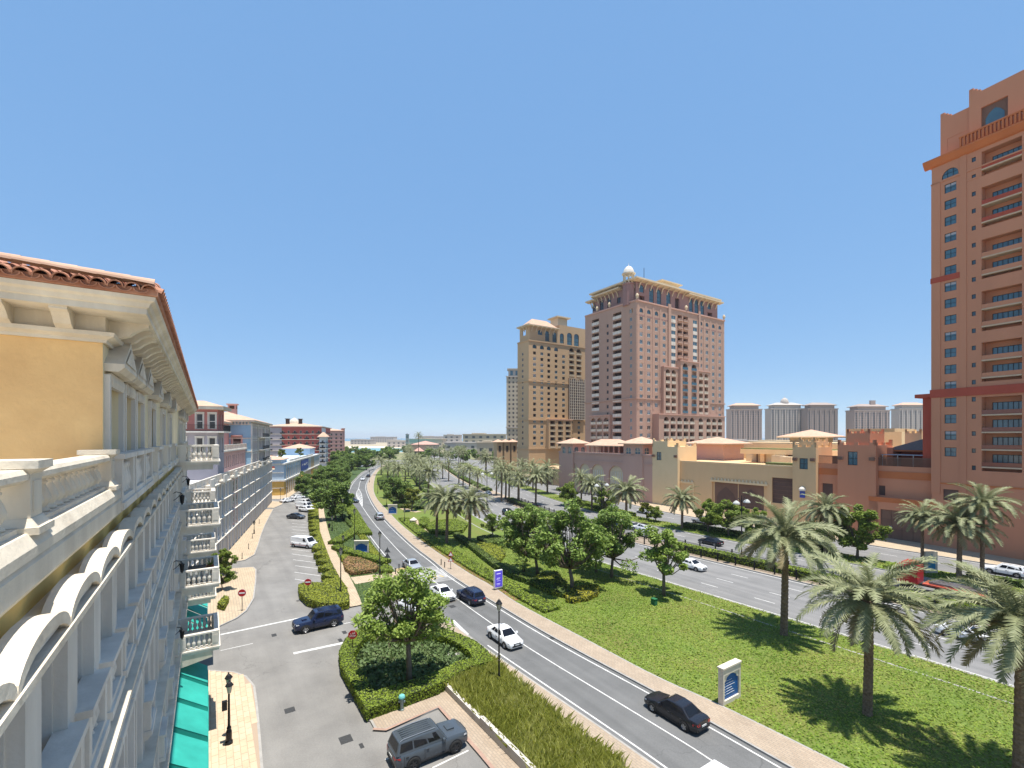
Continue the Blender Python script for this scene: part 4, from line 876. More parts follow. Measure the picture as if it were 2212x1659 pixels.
for a, b, z in ((87.4, 81.8, 7.7), (76.6, 60.9, 8.9)):
    m = MB(); m.M = MR(95.6, PL - 1.2); m.box(x(a), x(b), -.25, 0, z - .5, z); m.build('hood_band', M_SANDL, mall)
    n = int((a - b) / .95)
    for k in range(n):
        m = MB(); m.M = MR(95.6, PL - 1.2) @ T(x(a) + (k + .5) * (a - b) / n, 0, z); m.frust(-.3, .3, -.25, 0, 0, -.12, .12, -.2, -.05, .6); m.build('merlon', M_CREAM, mall)
    if a > 80:
        m = MB(); m.M = MR(95.6, PL - 1.2); m.box(x(a), x(a) + .25, -.2, 0, 1, z - .5); m.box(x(b) - .25, x(b), -.2, 0, 1, z - .5); m.build('panel_frame', M_SANDL, mall)
m = MB(); m.M = MR(95.6, PL - 1.2); m.box(x(60), x(54.7), .45, .55, 4.5, 10.7); m.build('louvre_panel', M_LOUV, mall)
for k in range(6): m = MB(); m.M = MR(95.6, PL - 1.2); m.box(x(60), x(54.7), .38, .45, 4.6 + k, 4.75 + k); m.build('louvre_rail', M_LATT, mall)
# corner towers of the mall
def keep(parent, s1, s0, p1, p0, z, mt, win=None, inner=None):
    m = MB(); wd = s1 - s0; hl = [win + (.35,)] if win else []
    wall_face(m, 0, wd, 0, z, hl, MR(s1, p0)); wall_face(m, 0, p0 - p1, 0, z, [], MS(s0, p0)); m.quad((s0, p1, z), (s1, p1, z), (s1, p0, z), (s0, p0, z)); m.quad((s1, p0, 0), (s1, p1, 0), (s1, p1, z), (s1, p0, z)); m.quad((s0, p1, 0), (s0, p1, z), (s1, p1, z), (s1, p1, 0))
    m.build('keep', mt, parent)
    if win: ob('window', window_mesh(win[1] - win[0], win[3] - win[2], M_BLACK, M_GLASSB, 2, 2, .1), parent, MR(s1, p0) @ T(win[0], .2, win[2]))
    corner_steps(parent, mt, s0, s1, p1, p0, z, .75, .8)
    if inner:
        a, b, c, d, z2 = inner; m = MB(); m.box(a, b, c, d, z - .02, z2); m.build('upper_keep', mt, parent); corner_steps(parent, mt, a, b, c, d, z2, .6, .6)
    for sx in (s1 - .6, s0 + .6):
        m = MB(); m.box(sx - .45, sx + .45, p0 - .02, p0 + .5, z - 3.2, z - 2.5); m.build('water_spout', M_LATT, parent)
keep(mall, 95.6, 86.4, PL - 9, PL, 17.8, M_SANDL, (1.6, 3.4, 13.6, 16.1), (90, 95.55, PL - 8.9, PL - .01, 19.4))
keep(mall, 54.6, 49.6, PL - 8, PL, 18.3, M_SANDW, (1.5, 3.3, 13.2, 15.7), (50.0, 53.4, PL - 7, PL - .5, 19.6))
m = MB(); m.M = MR(54.6, PL); m.lathe([(.7, 0), (.72, .4), (.55, .7), (.2, .95), (.04, 1.0)], 12, (2.2, -.1, 8.2)); m.build('niche_hood', M_WHITE, mall)
m = MB(); m.M = MR(54.6, PL); m.box(1.65, 2.75, -.18, 0, 6.6, 8.2); m.build('blue_niche_sign', mat('niche_blue', (0.05, 0.08, 0.36)), mall)
# roofscape: parking deck openings, parapets, upper volumes
def roofbox(parent, name, mt, s0, s1, p0, p1, z0, z1): m = MB(); m.box(s0, s1, p0, p1, z0, z1); return m.build(name, mt, parent)
roofbox(mall, 'upper_parapet', M_SANDL, 55, 86.3, PL - 46, PL - 44, 12.9, 18.4); roofbox(mall, 'upper_volume', M_SANDL, 62, 96, PL - 66, PL - 47, 12.9, 18.8)
for k, s_ in enumerate((58, 63, 68, 73)):
    roofbox(mall, 'deck_pier', M_SANDW, s_, s_ + 1.2, PL - 24, PL - 22, 12.9, 15.6)
roofbox(mall, 'deck_roof', M_SANDL, 55, 80, PL - 30, PL - 21.5, 15.6, 17.0); roofbox(mall, 'deck_shade', M_LOUV, 55, 78, PL - 28, PL - 27, 12.9, 15.6)
roofbox(mall, 'planter', mat('roof_planting', (0.12, 0.16, 0.05), (0.2, 0.19, 0.07), 2), 54.7, 62, PL - 5, PL - 2, 12.9, 14.3)
roofbox(mall, 'planter_green', MATS['roof_planting'], 56, 80, PL - 29, PL - 22, 17.0, 17.3)
for k in range(6): roofbox(mall, 'roof_step', M_CREAM, 63 + k * 3.6, 66.2 + k * 3.6, PL - 20 - k * 3, PL - 17 - k * 3, 12.9, 15.2 + .25 * k)
roofbox(mall, 'plant_room', M_SANDW, 58, 72, PL - 92, PL - 74, 12, 23.5); roofbox(mall, 'stair_room', M_SANDL, 52, 66, PL - 70, PL - 60, 12, 22.2)
m = MB(); m.M = MS(52, PL - 60); m.box(3, 6, -.05, 0, 18.6, 20); m.build('stair_window', M_GLASSD, mall)
m = MB(); hip_roof(m, 74, 88, PL - 76, PL - 62, 20.4, 2.6, 1.2, .4); m.build('pavilion_roof', [M_CREAM, M_TILEP], mall); roofbox(mall, 'pavilion_wall', M_CREAM, 76, 86, PL - 74, PL - 64, 12.9, 20.4)
m = MB(); hip_roof(m, 88, 102, PL - 40, PL - 26, 18.2, 2.2, 1, .3); m.build('pavilion_roof', [M_CREAM, M_TILEP], mall); roofbox(mall, 'pavilion_wall', M_MAUV, 89, 101, PL - 39, PL - 27, 12.9, 18.2)
# ---- orange part of the mall
om = thing('orange_fort_building', 'orange fort-like building with crenellated tower, terrace fences and lattice gate', 'building', (0, 0, 0), FRAME)
mb = MB(); x2 = lambda s: 49.6 - s
h2 = [(x2(48.8), x2(46.7), 4.4, 10.2, .4), (x2(38.3), x2(37.2), 8.6, 10.6, .5)]
wall_face(mb, 0, x2(29.6), 0, 14.7, h2, MR(49.6, PL - 1.2)); mb.box(29.6, 49.6, PL - 40, PL - 1.21, 13.0, 13.4); mb.build('front_wall', M_ORNG, om)
for h_ in h2: m = MB(); m.M = MR(49.6, PL - 1.2); m.box(h_[0], h_[1], .3, .4, h_[2], h_[3]); m.build('dark_panel', M_LOUV, om)
for a, b in ((49.5, 45.3), (38.3, 29.7)):
    m = MB(); m.M = MR(49.6, PL - 1.2); m.box(x2(a), x2(b), -.12, 0, 12.2, 13.6); m.build('orange_band', M_ORNB, om)
    n = 24
    m = MB(); m.M = MR(49.6, PL - 1.2); m.box(x2(a), x2(b), -.05, 0.0, 16.3, 16.45)
    for k in range(int((a - b) / .14)): m.box(x2(a) + k * .14, x2(a) + k * .14 + .07, -.04, -.01, 14.7, 16.3)
    tag(m.build('terrace_fence', M_LATT, om), kind='stuff')
keep(om, 45.3, 38.4, PL - 9, PL, 18.9, M_ORNG, (1.9, 3.7, 14.6, 17.5), (39.6, 43.8, PL - 8.2, PL - .6, 21.4))
roofbox(om, 'side_keep', M_ORNG, 37.4, 40, PL - 12, PL - 6, 13, 18.4); roofbox(om, 'sand_keep', M_SANDL, 36.5, 39.5, PL - 26, PL - 20, 13, 21.5)
corner_steps(om, M_SANDL, 36.5, 39.5, PL - 26, PL - 20, 21.5, .6, .6)
M_SLATE = mat('grey_shingle', (0.16, 0.145, 0.13), (0.12, 0.11, 0.10), 1.5, 0.9)
m = MB(); hip_roof(m, 27, 38, PL - 20, PL - 7, 17.6, 2.9, .8, .3); m.build('terrace_roof', [M_ORNB, M_SLATE], om); roofbox(om, 'terrace_room', M_REDB, 28, 37, PL - 19, PL - 9, 13.4, 17.6)
m = MB(); m.box(29.7, 38.2, PL - 5.5, PL - 2.2, 16.9, 17.0); m.build('terrace_canopy', mat('grey_canopy', (0.35, 0.38, 0.42)), om)
for s_ in (30.5, 33, 35.5, 38): m = MB(); m.box(s_ - .05, s_ + .05, PL - 2.4, PL - 2.3, 13.4, 16.9); m.build('canopy_post', M_WHITE, om)
gt = MB(); wall_face(gt, 0, 39.6 - 12, 0, 8.3, [(2.0, 8.9, .1, 5.9, .35), (13.5, 16.5, .1, 4, .35)], MR(39.6, PL + .0)); gt.quad((12, PL, 8.3), (39.6, PL, 8.3), (39.6, PL - 1.2, 8.3), (12, PL - 1.2, 8.3)); gt.box(38, 39.6, PL - 3, PL, 0, 8.2); gt.build('gate_block', M_ORNG, om)
m = MB(); m.M = MR(39.6, PL); m.box(0, 27.6, -.1, .0, 7.4, 8.35); m.build('orange_band', M_ORNB, om)
for i_ in range(4):
    for j_ in range(3):
        m = MB(); m.M = MR(39.6, PL); a0, b0 = 2.0 + i_ * 1.725, .1 + j_ * 1.93; m.box(a0 + .03, a0 + 1.695, .2, .3, b0 + .03, b0 + 1.9); m.build('gate_panel', M_LATT, om)
m = MB(); m.M = MR(39.6, PL); m.box(2, 8.9, .3, .34, .1, 5.9); m.build('gate_frame', M_LOUV, om)
m = MB(); m.M = MR(39.6, PL) @ T(3.6, .12, 2.4) @ Matrix.Rotation(R(90), 4, 'X')
st_ = [(.38 * (1 if k % 2 == 0 else .55) * math.cos(k * math.pi / 6), .38 * (1 if k % 2 == 0 else .55) * math.sin(k * math.pi / 6)) for k in range(12)]; m.prism(st_, 0, .1); m.build('star_emblem', M_WHITE, om)
# ================================================================ orange residential tower at the right edge
n_ = math.hypot(.486, 1); TA = math.atan2(-1 / n_, .486 / n_); TC = W(29.6, PL)
ot = thing('orange_residential_tower', 'tall orange residential tower with stepped crown and balcony recesses at the right edge', 'tower', TC, TA)
TWD = 26; mb = MB(); hw = []; hsq = []; hb = []
zr = [65.8 - 3.05 * k for k in range(17)]
for z in zr: hw.append((1.9, 3.6, round(z, 3), round(z + 1.65, 3), .25))
hw.append((1.5, 3.9, 68.6, 70.2, .25)); hw.append((1.7, 3.9, 8.9, 10.9, .3))
for k in range(20): hsq.append((5.7, 6.25, round(69.6 - 3.05 * k, 3), round(70.4 - 3.05 * k, 3), .2))
grp = [(66.5, 70.8), (57.4, 64.5), (48.4, 55.3), (39.2, 46.2), (30.3, 37.2), (14.6, 27.6)]
for a, b in grp:
    hb.append((7.0, 12.0, a, b, 1.7)); hb.append((14, 19, a, b, 1.7))
wall_face(mb, 0, TWD, 0, 72.4, hw + hsq + hb); wall_face(mb, 0, 22, 0, 72.4, [], T(0, 22, 0, -math.pi / 2)); mb.quad((0, 0, 72.4), (TWD, 0, 72.4), (TWD, 22, 72.4), (0, 22, 72.4)); mb.build('wall', M_ORNG, ot)
wm = window_mesh(1.7, 1.65, M_BLACK, M_GLASSB, 2, 2, .07, blind=M_BLIND, bfrac=.3); wm2 = window_mesh(1.7, 1.65, M_BLACK, M_GLASSB, 2, 2, .07, key='b')
for k, h_ in enumerate(hw[:-2]): ob('window', (wm, wm2, wm2)[k % 3] , ot, T(h_[0], .14, h_[2]))
ob('arched_window', window_mesh(2.4, 1.6, M_BLACK, M_GLASSB, 3, 2, .08), ot, T(1.5, .14, 68.6)); ap = arch_plate(2.4, 1.3, .2); ap.build('arch_spandrel', M_ORNG, ot, M=T(1.5, .0, 68.9))
m = MB(); m.box(1.7, 3.9, .2, .3, 8.9, 10.9); m.build('louvre', M_LOUV, ot)
sqm = window_mesh(.55, .8, M_BLACK, M_GLASS, 1, 1, .06)
for h_ in hsq: ob('small_window', sqm, ot, T(h_[0], .1, h_[2]))
m = MB(); m.box(-.03, 1.3, -.12, 0, 10, 68.4); m.build('corner_pier', M_ORNG, ot); m = MB(); m.box(4.1, 5.0, -.1, 0, 8, 72.2); m.box(5, 6.95, -.06, 0, 66.5, 66.75); m.build('pier', M_ORNG, ot)
M_OB = mat('balcony_soffit', (0.60, 0.44, 0.30), (0.54, 0.39, 0.26), 0.3)
wide = window_mesh(3.9, 2.0, M_BLACK, M_GLASSB, 6, 1, .09)
for a, b in grp:
    for x0 in (7.0, 14.0):
        m = MB(); m.quad((x0, 1.7, a), (x0 + 5, 1.7, a), (x0 + 5, 1.7, b), (x0, 1.7, b)); m.build('recess_wall', M_ORNG, ot)
        z = a + (.0 if b - a < 10 else -.3)
        lv = [z_ for z_ in [b - 3.05 * k for k in range(1, 6)] if z_ > a - .6]
        for z_ in lv:
            if z_ > a + .1: m = MB(); m.box(x0 + .002, x0 + 4.998, -.05, 1.69, z_ - .24, z_); m.build('balcony_slab', M_OB, ot)
            ob('window', wide, ot, T(x0 + .9, 1.6, max(z_, a) + .12)) 
            m = MB(); m.box(x0 + .02, x0 + 4.98, .02, .06, max(z_, a) + .02, max(z_, a) + .75); m.build('balcony_parapet', M_REDB if b > 60 or b < 29 else M_ORNG, ot) if b - a < 10 else m.build('glass_balustrade', mat('clear_red_glass', (0.25, 0.09, 0.06), None, 1, .1), ot)
def tower_band(z, h, out, mt, name):
    m = MB(); m.box(-out, TWD, -out, 0, z, z + h); m.box(-out, 0, 0, 22, z + .002, z + h - .002); m.build(name, mt, ot)
m = MB(); m.xsweep([(0, 71.4), (-.4, 71.6), (-1.0, 72.5), (-1.0, 72.8), (0, 72.9)][::-1], -1.0, TWD); m.build('crown_cornice', M_ORNB, ot)
m = MB(); m.M = T(0, 22, 0, -math.pi / 2); m.xsweep([(0, 71.4), (-.4, 71.6), (-1.0, 72.5), (-1.0, 72.8), (0, 72.9)][::-1], 0, 22); m.build('crown_cornice', M_ORNB, ot)
m = MB(); m.box(-.15, 4.1, -.15, 0, 49.6, 50.6); m.build('red_band', M_REDB, ot); tower_band(28.0, 1.5, .22, M_REDB, 'red_band'); tower_band(68.2, .25, .12, M_ORNG, 'string_course'); tower_band(11.8, .3, .1, M_ORNB, 'string_course')
m = MB(); n = 60
for k in range(44): m.box(4.3 + k * .5, 4.55 + k * .5, -.75, -.35, 73.0, 74.6)
m.box(4.2, TWD, -.8, -.3, 74.5, 74.75); tag(m.build('roof_balustrade', M_ORNB, ot), kind='stuff')
mb = MB(); wall_face(mb, 0, 4.2, 72.6, 80.2, [(1.0, 3.9, 73.8, 76.2, .3)], T(1.0, .8, 0)); wall_face(mb, 0, TWD - 5, 72.6, 81.8, [(1.6, 5.0, 75.4, 78.8, .4), (7.2, 10.6, 75.4, 78.8, .4), (13, 16.4, 75.4, 78.8, .4)], T(5.2, .4, 0))
mb.box(1.01, 5.2, .85, 12, 72.6, 80.19); mb.box(5.21, TWD, 1.0, 18, 72.6, 81.79); mb.quad((1.0, 12, 72.6), (1.0, .8, 72.6), (1.0, .8, 80.2), (1.0, 12, 80.2)); mb.quad((5.2, .8, 72.6), (5.2, .4, 72.6), (5.2, .4, 81.8), (5.2, .8, 81.8))
for a, z in ((1.0, 80.2), (5.2, 81.8)):
    for k in range(3): mb.box(a, a + 1.5 - k * .45, .4 if a > 2 else .8, 2.4 - k * .4, z + k * .4 - .02, z + (k + 1) * .4)
mb.build('crown_block', M_ORNG, ot)
ob('window', window_mesh(2.9, 2.4, M_BLACK, M_GLASSB, 3, 2, .09), ot, T(2.0, 1.0, 73.8))
for xx in (6.8, 12.4, 18.2):
    m = MB(); m.quad((xx, .79, 75.4), (xx + 3.4, .79, 75.4), (xx + 3.4, .79, 78.8), (xx, .79, 78.8)); m.build('crown_panel', M_LATT, ot)
    m = MB(); pts = [(.5, 0), (2.9, 0), (2.9, 1.2), (2.4, 2.0), (1.7, 2.5), (1.0, 2.0), (.5, 1.2)]; m.add([(xx + a, .7, 75.4 + b) for a, b in pts], [tuple(range(7))]); m.build('pointed_window', M_GLASSB, ot)
m = MB(); m.box(-2.0, 0, 1.5, 12, 12.5, 28.2); m.box(-3.0, 0, .8, 12.5, 28.2, 28.9); m.build('red_side_wing', M_REDB, ot)

# ================================================================ dusky pink tower
def tower_windows(parent, M, hl, mesh, dp=.18, name='window'):
    for h_ in hl: ob(name, mesh, parent, M @ T(h_[0], dp, h_[2]))
pt = thing('dusky_pink_residential_tower', 'broad dusky pink residential tower with cream overhanging roof and white domed turret', 'tower', (0, 0, 0), FRAME)
S0, PP0 = 137.5, -154.9; MA = MS(S0, PP0); MBL = MR(S0 + 32.6, PP0)     # camera face, road face (x from its far end)
FLZ = [round(71.4 - 3.4 * k, 3) for k in range(17)]
hA = []; hAb = []; hAw = []; hAr = []
for c_ in (3.0, 7.9, 13.0, 18.3, 45.5, 50.4, 55.6, 61.1):
    for z in FLZ:
        if (c_ > 14 and c_ < 52 and z < 52) or (9 < c_ < 60 and z < 31.5): continue
        hA.append((c_ - 1.0, c_ + 1.0, z, z + 1.95, .25))
    hAr.append((c_ - 1.15, c_ + 1.15, 75.0, 76.9, .3))
for z in FLZ[:6]:
    hAb.append((27.7, 31.1, z, z + 2.6, 1.5)); hAb.append((31.9, 35.5, z, z + 2.6, 1.5))
hAb += [(27.7, 31.1, 75.0, 77.6, 1.5), (31.9, 35.5, 75.0, 77.6, 1.5)]
for z in FLZ[:6] + [75.0]: hAw.append((23.2, 26.2, z, z + 1.8, .2)); hAw.append((39.3, 42.5, z, z + 1.8, .2))
mb = MB(); wall_face(mb, 0, 65, 0, 80, hA + hAr + hAb + hAw, MA)
hB = []; hBb = []; hBs = []; X = lambda a: 32.6 - a
for z in FLZ:
    hB.append((X(3.9), X(2.6), z, z + 1.75, .25)); hBs.append((X(17.9), X(16.7), z, z + 1.5, .25))
    if z > 31: hBb.append((X(27.7), X(23.0), z - .5, z + 2.2, 1.6))
    hBb.append((X(13.9), X(8.8), z - .5, z + 2.2, 1.6))
hB.append((X(4.2), X(2.2), 75.0, 76.9, .3)); hBb += [(X(27.7), X(23.0), 74.4, 77, 1.6), (X(13.9), X(8.8), 74.4, 77, 1.6)]
wall_face(mb, 0, 32.6, 0, 80, hB + hBb + hBs, MBL); mb.quad((S0, PP0 - 65, 80), (S0, PP0, 80), (S0 + 32.6, PP0, 80), (S0 + 32.6, PP0 - 65, 80)); mb.quad((S0, PP0 - 65, 0), (S0 + 32.6, PP0 - 65, 0), (S0 + 32.6, PP0 - 65, 80), (S0, PP0 - 65, 80)); mb.build('wall', M_PURP, pt)
w15 = window_mesh(2.0, 1.95, M_WHITE, M_GLASSB, 2, 1, .17); w23 = window_mesh(2.3, 1.9, M_BLACK, M_GLASSB, 3, 2, .1); wpn = window_mesh(3.0, 1.8, M_TRIM, M_GLASSB, 2, 1, .1); wpn2 = window_mesh(3.2, 1.8, M_TRIM, M_GLASSB, 2, 1, .1)
w15b = window_mesh(2.0, 1.95, M_WHITE, M_GLASSB, 2, 1, .17, blind=M_BLIND, bfrac=.55); w15c = window_mesh(2.0, 1.95, M_WHITE, M_GLASSD, 2, 1, .17, key='c'); rw_ = random.Random(9)
for h_ in hA: ob('window', rw_.choice([w15, w15, w15b, w15c]), pt, MA @ T(h_[0], .18, h_[2]))
tower_windows(pt, MA, hAr, w23, .2, 'arched_window'); tower_windows(pt, MBL, hB, window_mesh(1.3, 1.75, M_TRIM, M_GLASSB, 2, 1, .12)); tower_windows(pt, MBL, hBs, window_mesh(1.2, 1.5, M_BLACK, M_GLASSD, 1, 1, .08))
arm = arch_plate(2.3, 1.2, .22).mesh('arch_spandrel', M_PURP)
for h_ in hAr: ob('arch_spandrel', arm, pt, MA @ T(h_[0], 0, 75.7))
for h_ in hAw: ob('white_panel_window', wpn if h_[0] < 30 else wpn2, pt, MA @ T(h_[0], .1, h_[2])); m = MB(); m.M = MA; m.box(h_[0], h_[1], -.05, 0, h_[2] - 1.55, h_[2] - .02); m.build('white_panel', M_WHITE, pt)
def balcony_fill(parent, M, h_, dark, par, hgt=1.0, out=.25):
    m = MB(); m.M = M; m.quad((h_[0], h_[4] - .02, h_[2]), (h_[1], h_[4] - .02, h_[2]), (h_[1], h_[4] - .02, h_[3]), (h_[0], h_[4] - .02, h_[3])); m.build('balcony_door', dark, parent)
    m = MB(); m.M = M; m.box(h_[0] - .08, h_[1] + .08, -out, .12, h_[2] - .25, h_[2] + hgt - .12); m.box(h_[0] - .14, h_[1] + .14, -out - .08, .14, h_[2] + hgt - .12, h_[2] + hgt); m.build('balcony_parapet', par, parent)
M_DKR = mat('dark_red_interior', (0.07, 0.03, 0.025), (0.03, 0.015, 0.015), 0.4, 0.6)
for h_ in hAb: balcony_fill(pt, MA, h_, M_DKR, M_PURP, .95, .5)
for h_ in hBb: balcony_fill(pt, MBL, h_, M_DKR, M_WHITE, 1.1, .15)
m = MB(); m.M = MA; m.box(20.7, 22.6, -.5, 0, 50, 81.5); m.box(43.2, 44.6, -.5, 0, 50, 81.5); m.build('bay_pier', M_PURP, pt)
for zb, mt in ((37.2, M_PURP), (79.6, M_MAUV)):
    m = MB(); m.M = MA; m.box(-.3, 65.3, -.35, 0, zb, zb + .6); m.build('string_course', mt, pt); m = MB(); m.M = MBL; m.box(0, 32.6, -.35, 0, zb, zb + .6); m.build('string_course', mt, pt)
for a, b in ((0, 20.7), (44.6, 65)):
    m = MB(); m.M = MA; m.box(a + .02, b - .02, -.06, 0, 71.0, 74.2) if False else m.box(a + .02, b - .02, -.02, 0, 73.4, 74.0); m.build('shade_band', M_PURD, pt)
for c_ in np.arange(.9, 20, 4.9): m = MB(); m.M = MA; m.box(c_ - .5, c_ + .5, -.12, 0, 33, 78.5); m.build('pilaster', M_PURP, pt)
for c_ in np.arange(48, 64, 5.2): m = MB(); m.M = MA; m.box(c_ - .5, c_ + .5, -.12, 0, 33, 78.5); m.build('pilaster', M_PURP, pt)
# stepped balcony blocks on the camera face
def arcade(parent, M, x0, x1, z0, floors, cols, wd, fh=3.35, out=2.5, arched=True, wall=M_PURP, par=M_TRIM, top=.8):
    zt = z0 + floors * fh + top; h = []
    for f in range(floors):
        for c_ in cols: h.append((c_ - wd / 2, c_ + wd / 2, round(z0 + f * fh + .3, 3), round(z0 + f * fh + 2.95, 3), 1.6))
    Mo = M @ T(0, -out, 0); m = MB(); wall_face(m, x0, x1, z0 - .5, zt, h, Mo); m.M = M; m.quad((x0, -out, zt), (x1, -out, zt), (x1, 0, zt), (x0, 0, zt)); m.quad((x0, 0, z0 - .5), (x0, -out, z0 - .5), (x0, -out, zt), (x0, 0, zt)); m.quad((x1, -out, z0 - .5), (x1, 0, z0 - .5), (x1, 0, zt), (x1, -out, zt)); m.build('balcony_block', wall, parent)
    am = arch_plate(wd, wd * .45, .3).mesh('arch_spandrel', wall)
    for k, h_ in enumerate(h):
        balcony_fill(parent, Mo, h_, M_DKR, par, .85, .12)
        if arched and k >= len(h) - len(cols): ob('arch_spandrel', am, parent, Mo @ T(h_[0], 0, h_[3] - wd * .45))
    m = MB(); m.M = Mo; m.box(x0 - .3, x1 + .3, -.3, 0, zt - .35, zt + .1); m.build('block_cornice', M_MAUV, parent)
arcade(pt, MA, 15.9, 50.4, 31.6, 6, (18.8, 22.9, 43.2, 47.4), 2.9, 3.35, 1.6)
arcade(pt, MA, 26.2, 39.6, 31.7, 7, (29.6, 36.2), 3.6, 3.35, 2.8, True, M_PURP, M_GLASSB)
arcade(pt, MA, 10.2, 59.7, 16.5, 4, (15.2, 19.8, 24.4, 29, 33.6, 38.8 + 1.4, 46.3, 50.9, 55.6), 3.3, 3.4, 3.6)
arcade(pt, MBL, X(27.9), X(14.8), 16.5, 4, (X(25.6), X(21.4), X(17.2)), 3.2, 3.4, 1.2)
# penthouse and roof
mb = MB(); hp = []
for c_ in (12.6, 17.8, 24.4, 41.2, 45.6, 50.2): hp.append((c_ - 1.5, c_ + 1.5, 80.9, 88.2, .4))
hp += [(4.6, 7.6, 84.9, 88.2, .4), (4.6, 8, 80.6, 83.4, 1.6), (54.6, 57.4, 85, 88, .4), (54.6, 58.6, 80.6, 83.4, 1.6), (29.2, 32.4, 81, 86.4, .8)]
wall_face(mb, 2.5, 63, 80, 89.2, hp, MA @ T(0, 2.5, 0)); hq = [(X(5.6), X(3.2), 85, 88, .4), (X(13.8), X(11.6), 82, 84.6, .4), (X(20), X(17.5), 81.5, 86, 1), (X(25), X(22.5), 81.5, 86, 1), (X(30), X(27.8), 82, 85, .4)]
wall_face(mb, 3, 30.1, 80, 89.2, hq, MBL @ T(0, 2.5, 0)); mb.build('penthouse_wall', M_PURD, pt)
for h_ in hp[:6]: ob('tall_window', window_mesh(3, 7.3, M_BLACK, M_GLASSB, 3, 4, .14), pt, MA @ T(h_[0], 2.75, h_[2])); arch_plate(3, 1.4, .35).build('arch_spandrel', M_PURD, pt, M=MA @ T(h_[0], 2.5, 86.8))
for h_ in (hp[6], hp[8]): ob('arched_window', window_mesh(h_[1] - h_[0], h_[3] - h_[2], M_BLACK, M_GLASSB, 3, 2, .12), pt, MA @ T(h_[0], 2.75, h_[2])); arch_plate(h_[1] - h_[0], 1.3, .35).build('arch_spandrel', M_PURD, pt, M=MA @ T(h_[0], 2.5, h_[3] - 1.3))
for h_ in (hp[7], hp[9], hp[10]): m = MB(); m.M = MA @ T(0, 2.5, 0); m.quad((h_[0], h_[4], h_[2]), (h_[1], h_[4], h_[2]), (h_[1], h_[4], h_[3]), (h_[0], h_[4], h_[3])); m.build('terrace_opening', M_DKR, pt)
for h_ in hq: ob('window', window_mesh(h_[1] - h_[0], h_[3] - h_[2], M_BLACK, M_GLASSD, 2, 2, .1), pt, MBL @ T(h_[0], 2.8, h_[2]))
def eave(parent, M, x0, x1, y0, z, mt, n=12, depth=2.6):
    m = MB(); m.M = M; m.xsweep([(y0, z), (y0 - depth, z + .35), (y0 - depth, z + .9), (y0, z + 1.3)], x0 - 1.5, x1 + 1.5); m.build('roof_eave', mt, parent)
    for k in range(n):
        c_ = x0 + (k + .5) * (x1 - x0) / n; m = MB(); m.M = M; m.tube([(c_, y0, z - 2.6), (c_, y0 - .5, z - 1.2), (c_, y0 - 1.2, z - .3), (c_, y0 - 2.0, z + .1)], .28, 5); m.build('eave_bracket', mt, parent)
eave(pt, MA, 2.5, 36.5, 2.5, 89.2, M_CREAM, 9); eave(pt, MA, 38, 63, 2.5, 88.4, M_CREAM, 7); eave(pt, MBL, X(9), X(2.5), 2.5, 89.2, M_CREAM, 3); eave(pt, MBL, X(27), X(12), 2.5, 87.6, M_CREAM, 6); eave(pt, MBL, X(31), X(28), 2.5, 86.2, M_CREAM, 2)
roofbox(pt, 'roof_slab', M_CREAM, S0 + .2, S0 + 30, PP0 - 63, PP0 - .2, 89.7, 90.4); roofbox(pt, 'plant_room', M_CREAM, S0 + 4, S0 + 16, PP0 - 34, PP0 - 22, 90.3, 93.2); roofbox(pt, 'plant_roof', M_CREAM, S0 + 3, S0 + 17, PP0 - 35.5, PP0 - 20.5, 93.2, 93.7)
tc = (S0 + 5.8, p_on(1358, S0 + 5.8)); TZ = -5.2; m = MB(); m.lathe([(2.6, 84), (2.6, 93.2), (2.9, 93.3), (2.9, 93.8)], 12, (*tc, TZ)); m.build('turret', M_PURD, pt)
for k in range(8): a = k * math.pi / 4; m = MB(); m.lathe([(.28, 93.8), (.28, 98.0)], 6, (tc[0] + 2.2 * math.cos(a), tc[1] + 2.2 * math.sin(a), TZ)); m.build('turret_column', M_CREAM, pt)
m = MB(); m.lathe([(2.2, 97.9), (3.0, 98.1), (3.0, 98.5), (2.4, 98.7), (2.3, 99.5), (1.9, 100.5), (1.1, 101.4), (.25, 101.8), (.1, 102.1), (.05, 103.3)], 16, (*tc, TZ)); smooth_angle(m.build('turret_dome', M_WHITE, pt))
m = MB(); m.tube([(S0 + 8, PP0 - 14, 90), (S0 + 8, PP0 - 14, 99)], .12, 5); m.build('antenna', M_BLACK, pt)
for s_, p_ in ((S0 - .1, PP0 - .3), (S0 + 16, PP0 + .1), (S0 + 24, PP0 + .1), (S0 - .1, PP0 - 34), (S0 - .1, PP0 - 64.5)):
    m = MB(); m.lathe([(.5, 80.6), (.5, 81.2), (.75, 81.8), (.55, 82.5), (.1, 82.9)], 8, (s_, p_, 0)); m.build('ball_finial', M_CREAM, pt)
